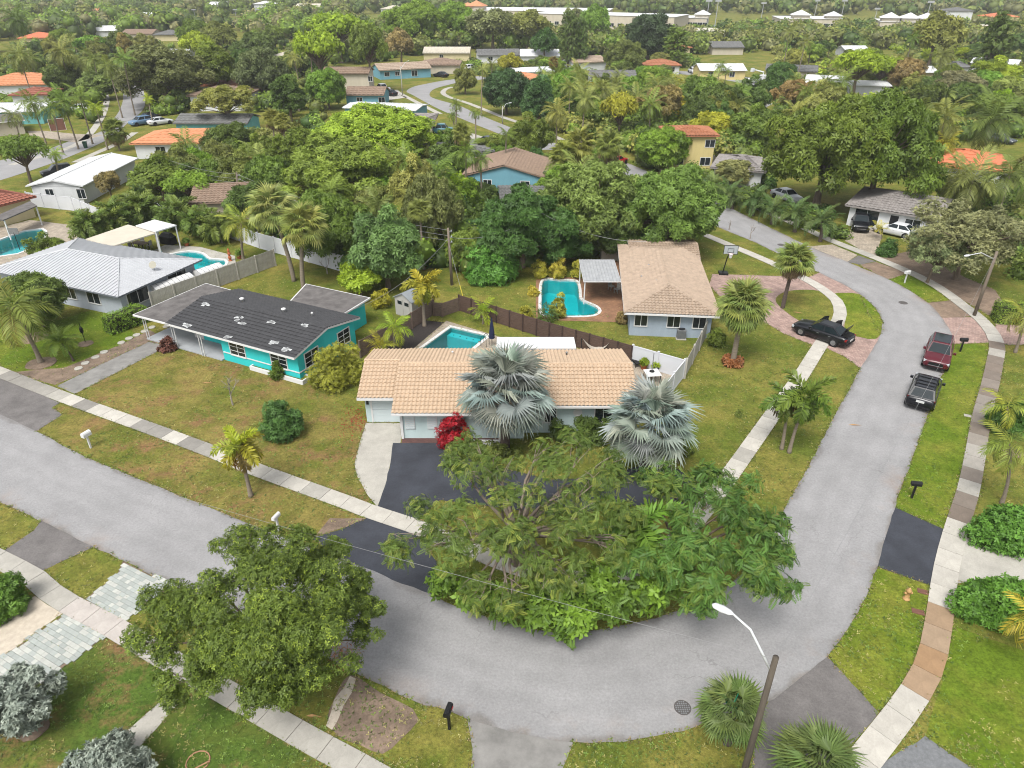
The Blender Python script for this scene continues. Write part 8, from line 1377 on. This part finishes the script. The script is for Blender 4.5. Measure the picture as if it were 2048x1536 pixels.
# ---- grass tufts and weeds on the near lawns
def inside_np(X, Y, poly):
    r = np.zeros(len(X), bool); n = len(poly)
    for i in range(n):
        ax, ay = poly[i][0], poly[i][1]; bx, by = poly[i - 1][0], poly[i - 1][1]
        if ay == by: continue
        c = ((ay > Y) != (by > Y)) & (X < (bx - ax) * (Y - ay) / (by - ay) + ax); r ^= c
    return r
def vnoise(X, Y, s, seed):
    g = np.random.default_rng(seed).random((256, 256)); x, y = X * s + 500, Y * s + 500; i, j = np.floor(x).astype(int), np.floor(y).astype(int); fx, fy = x - i, y - j; q = lambda a, b: g[a % 256, b % 256]
    return (q(i, j) * (1 - fx) + q(i + 1, j) * fx) * (1 - fy) + (q(i, j + 1) * (1 - fx) + q(i + 1, j + 1) * fx) * fy
def tufts(label, n, size, col, seed, thr, sc):
    r = np.random.default_rng(seed); Y = 15 + 62 * r.random(n * 3) ** 1.4; X = r.uniform(-1, 1, n * 3) * (Y * .62 + 14); k = vnoise(X, Y, sc, seed) * .6 + vnoise(X, Y, sc * 3.1, seed + 1) * .4 > thr
    for P in HARD: k &= ~inside_np(X, Y, P)
    for Mi, x0, x1, y0, y1 in hx:
        c, s_ = Mi[0][0], Mi[0][1]; qx = Mi[0][0] * X + Mi[0][1] * Y + Mi[0][3]; qy = Mi[1][0] * X + Mi[1][1] * Y + Mi[1][3]; k &= ~((qx > x0 - .2) & (qx < x1 + .2) & (qy > y0 - .2) & (qy < y1 + .2))
    X, Y = X[k][:n], Y[k][:n]; N_ = len(X); pos = np.stack([X, Y, np.full(N_, .012)], 1); nn = unit(r.normal(size=(N_, 3)) * .5 + [0, 0, 1]); d = np.cross(nn, r.normal(size=(N_, 3))); V, Fc = scatter(T3, pos, d, nn, size * r.uniform(.5, 1.4, N_)); V[:, 2] = np.maximum(V[:, 2] * .8, .008); v = np.repeat(r.random(N_), 12)
    o = link('grass_tufts', mesh_np('grass_tufts', V, Fc, [LEAF], v), color=col, kind='stuff'); o['label'] = label
tufts('scattered green weeds and clover over the near lawns', 11000, .11, (.20, .30, .07), 31, .52, .35); tufts('dry straw coloured grass tufts over the near lawns', 11000, .10, (.42, .38, .17), 32, .5, .3); tufts('dark grass clumps over the near lawns', 8000, .09, (.13, .19, .05), 33, .45, .5)
def fringe(label, seed, col, n_per=9.0, size=.11):
    r = np.random.default_rng(seed); X = []; Y = []; NX = []; NY = []
    for P in HARD:
        for i in range(len(P)):
            a, b = P[i - 1], P[i]; L = math.hypot(b[0] - a[0], b[1] - a[1]); k = r.poisson(L * n_per)
            if not k or min(a[1], b[1]) > 70 or L > 60: continue
            t = r.random(k); X += list(a[0] + (b[0] - a[0]) * t); Y += list(a[1] + (b[1] - a[1]) * t); NX += [-(b[1] - a[1]) / L] * k; NY += [(b[0] - a[0]) / L] * k
    X, Y, NX, NY = map(np.array, (X, Y, NX, NY)); s1 = np.zeros(len(X), bool); s2 = s1.copy()
    for P in HARD: s1 |= inside_np(X + NX * .2, Y + NY * .2, P); s2 |= inside_np(X - NX * .2, Y - NY * .2, P)
    k = s1 ^ s2; sg = np.where(s1, 1, -1)[k]; off = (r.normal(-.02, .07, k.sum())) * sg; X, Y = X[k] + NX[k] * off, Y[k] + NY[k] * off; N_ = len(X); pos = np.stack([X, Y, np.full(N_, .03)], 1); nn = unit(r.normal(size=(N_, 3)) * .6 + [0, 0, 1]); V, Fc = scatter(T3, pos, np.cross(nn, r.normal(size=(N_, 3))), nn, size * r.uniform(.5, 1.4, N_)); V[:, 2] = np.maximum(V[:, 2], .03)
    o = link('grass_fringe', mesh_np('grass_fringe', V, Fc, [LEAF], np.repeat(r.random(N_), 12)), color=col, kind='stuff'); o['label'] = label
fringe('ragged green grass creeping over the pavement edges', 41, (.22, .28, .08), 7); fringe('dead brown grass and litter along the pavement edges', 42, (.36, .27, .16), 6, .09)
shrub('dry reddish shrub at the street edge beside the lower left tree', (690, 1322), 1.5, 1.2, 1.0, (.40, .20, .13), 220, .2, leafT(.2)); shrub('low plant clump on the lawn beside the twin foxtail palms', (1478, 832), .5, .5, .45, 'olive', 60, .16, k=5)
_r = np.random.default_rng(55); _n = 420; _c = G(712, 838); _x = _c.x + _r.normal(0, .55, _n); _y = _c.y + _r.normal(0, 1.1, _n); _k = ~(inside_np(_x, _y, HARD[[i for i, P in enumerate(HARD) if abs(P[0][0] - G(732, 846).x) < .01][0]])) & (_x < G(733, 846).x); _p = np.stack([_x, _y, np.full(_n, .02)], 1)[_k]; _q = unit(_r.normal(size=_p.shape) * .4 + [0, 0, 1]); V, Fc = scatter(T1, _p, np.cross(_q, _r.normal(size=_p.shape)), _q, .1 * _r.uniform(.6, 1.3, len(_p)))
o = link('fallen_petals', mesh_np('fallen_petals', np.maximum(V, [-1e9, -1e9, .012]), Fc, [RED_LEAF], np.repeat(_r.random(len(_p)), 4)), color=(.8, .8, .9), kind='stuff'); o['label'] = 'fallen red petals on the grass beside the garage'
# ---- labels that single out the trees of the blocks by what they stand beside
STOP = {'with', 'and', 'a', 'the', 'at', 'in', 'of', 'by', 'left', 'right', 'behind', 'beside', 'on', 'to', 'under', 'far', 'between', 'from', 'its', 'near', 'among', 'hidden', 'tucked', 'low'}
marks = []
for o in bpy.data.objects:
    if o.parent is None and o.get('category') in ('house', 'building', 'patio cover', 'shed', 'street light'):
        wds = o['label'].split()[:6]
        while wds and wds[-1] in STOP: wds.pop()
        u, v, s_ = PR(o.location); c_ = [c for c in o.children if c.name.startswith(('wall', 'roof'))]
        if c_: bb = c_[0].bound_box; q = Matrix.Translation(o.location) @ Matrix.Rotation(o.rotation_euler.z, 4, 'Z') @ Vector(((bb[0][0] + bb[6][0]) / 2, (bb[0][1] + bb[6][1]) / 2, 2)); u, v, s_ = PR(q)
        marks.append((u, v, ' '.join(wds)))
pend = {}
for o in bpy.data.objects:
    if o.parent is None and o.get('category') in ('tree', 'palm') and o.get('group', '').endswith(('trees', 'palms')):
        u, v, s_ = PR(o.location); cr = [c for c in o.children if c.name.startswith('crown')][0]; c = cr.color; w_ = max(cr.dimensions.x, .1) if cr.dimensions.x else 4
        mu, mv, ml = min(marks, key=lambda k: (k[0] - u) ** 2 + (2.2 * (k[1] - v)) ** 2); dx, dy = u - mu, 2.2 * (v - mv); rel = ('right of' if dx > 0 else 'left of') if abs(dx) > abs(dy) else ('in front of' if dy > 0 else 'behind')
        hue = 'yellowish' if c[0] > c[1] * .93 else 'grey green' if c[2] > c[1] * .5 else 'dark green' if c[1] < .19 else 'bright green' if c[1] > .27 else 'mid green'
        pend.setdefault(f"{hue} {'palm' if o['category'] == 'palm' else 'tree'} {rel} the {ml}", []).append((u, o))
for lab, L in pend.items():
    L.sort(key=lambda k: k[0])
    for i, (u, o) in enumerate(L): o['label'] = lab + ('' if len(L) == 1 else f', {(ORD + ("tenth", "eleventh", "twelfth"))[min(i, 11)]} from left')
# ================================================================ AIR
HAZE = 0.00017
if HAZE:
    b = MB(); b.box(-900, 900, -30, 1150, -3, 60); hz = b.obj('haze', [], None, kind='stuff'); hz['label'] = 'thin pale air over the whole neighbourhood'
    m = bpy.data.materials.new('haze_air'); m.use_nodes = True; N = m.node_tree.nodes; N.remove(N['Principled BSDF']); v = N.new('ShaderNodeVolumePrincipled'); v.inputs['Color'].default_value = (.93, .95, .97, 1); v.inputs['Density'].default_value = HAZE; v.inputs['Anisotropy'].default_value = 0.0
    m.node_tree.links.new(v.outputs[0], N['Material Output'].inputs['Volume']); hz.data.materials.clear(); hz.data.materials.append(m)
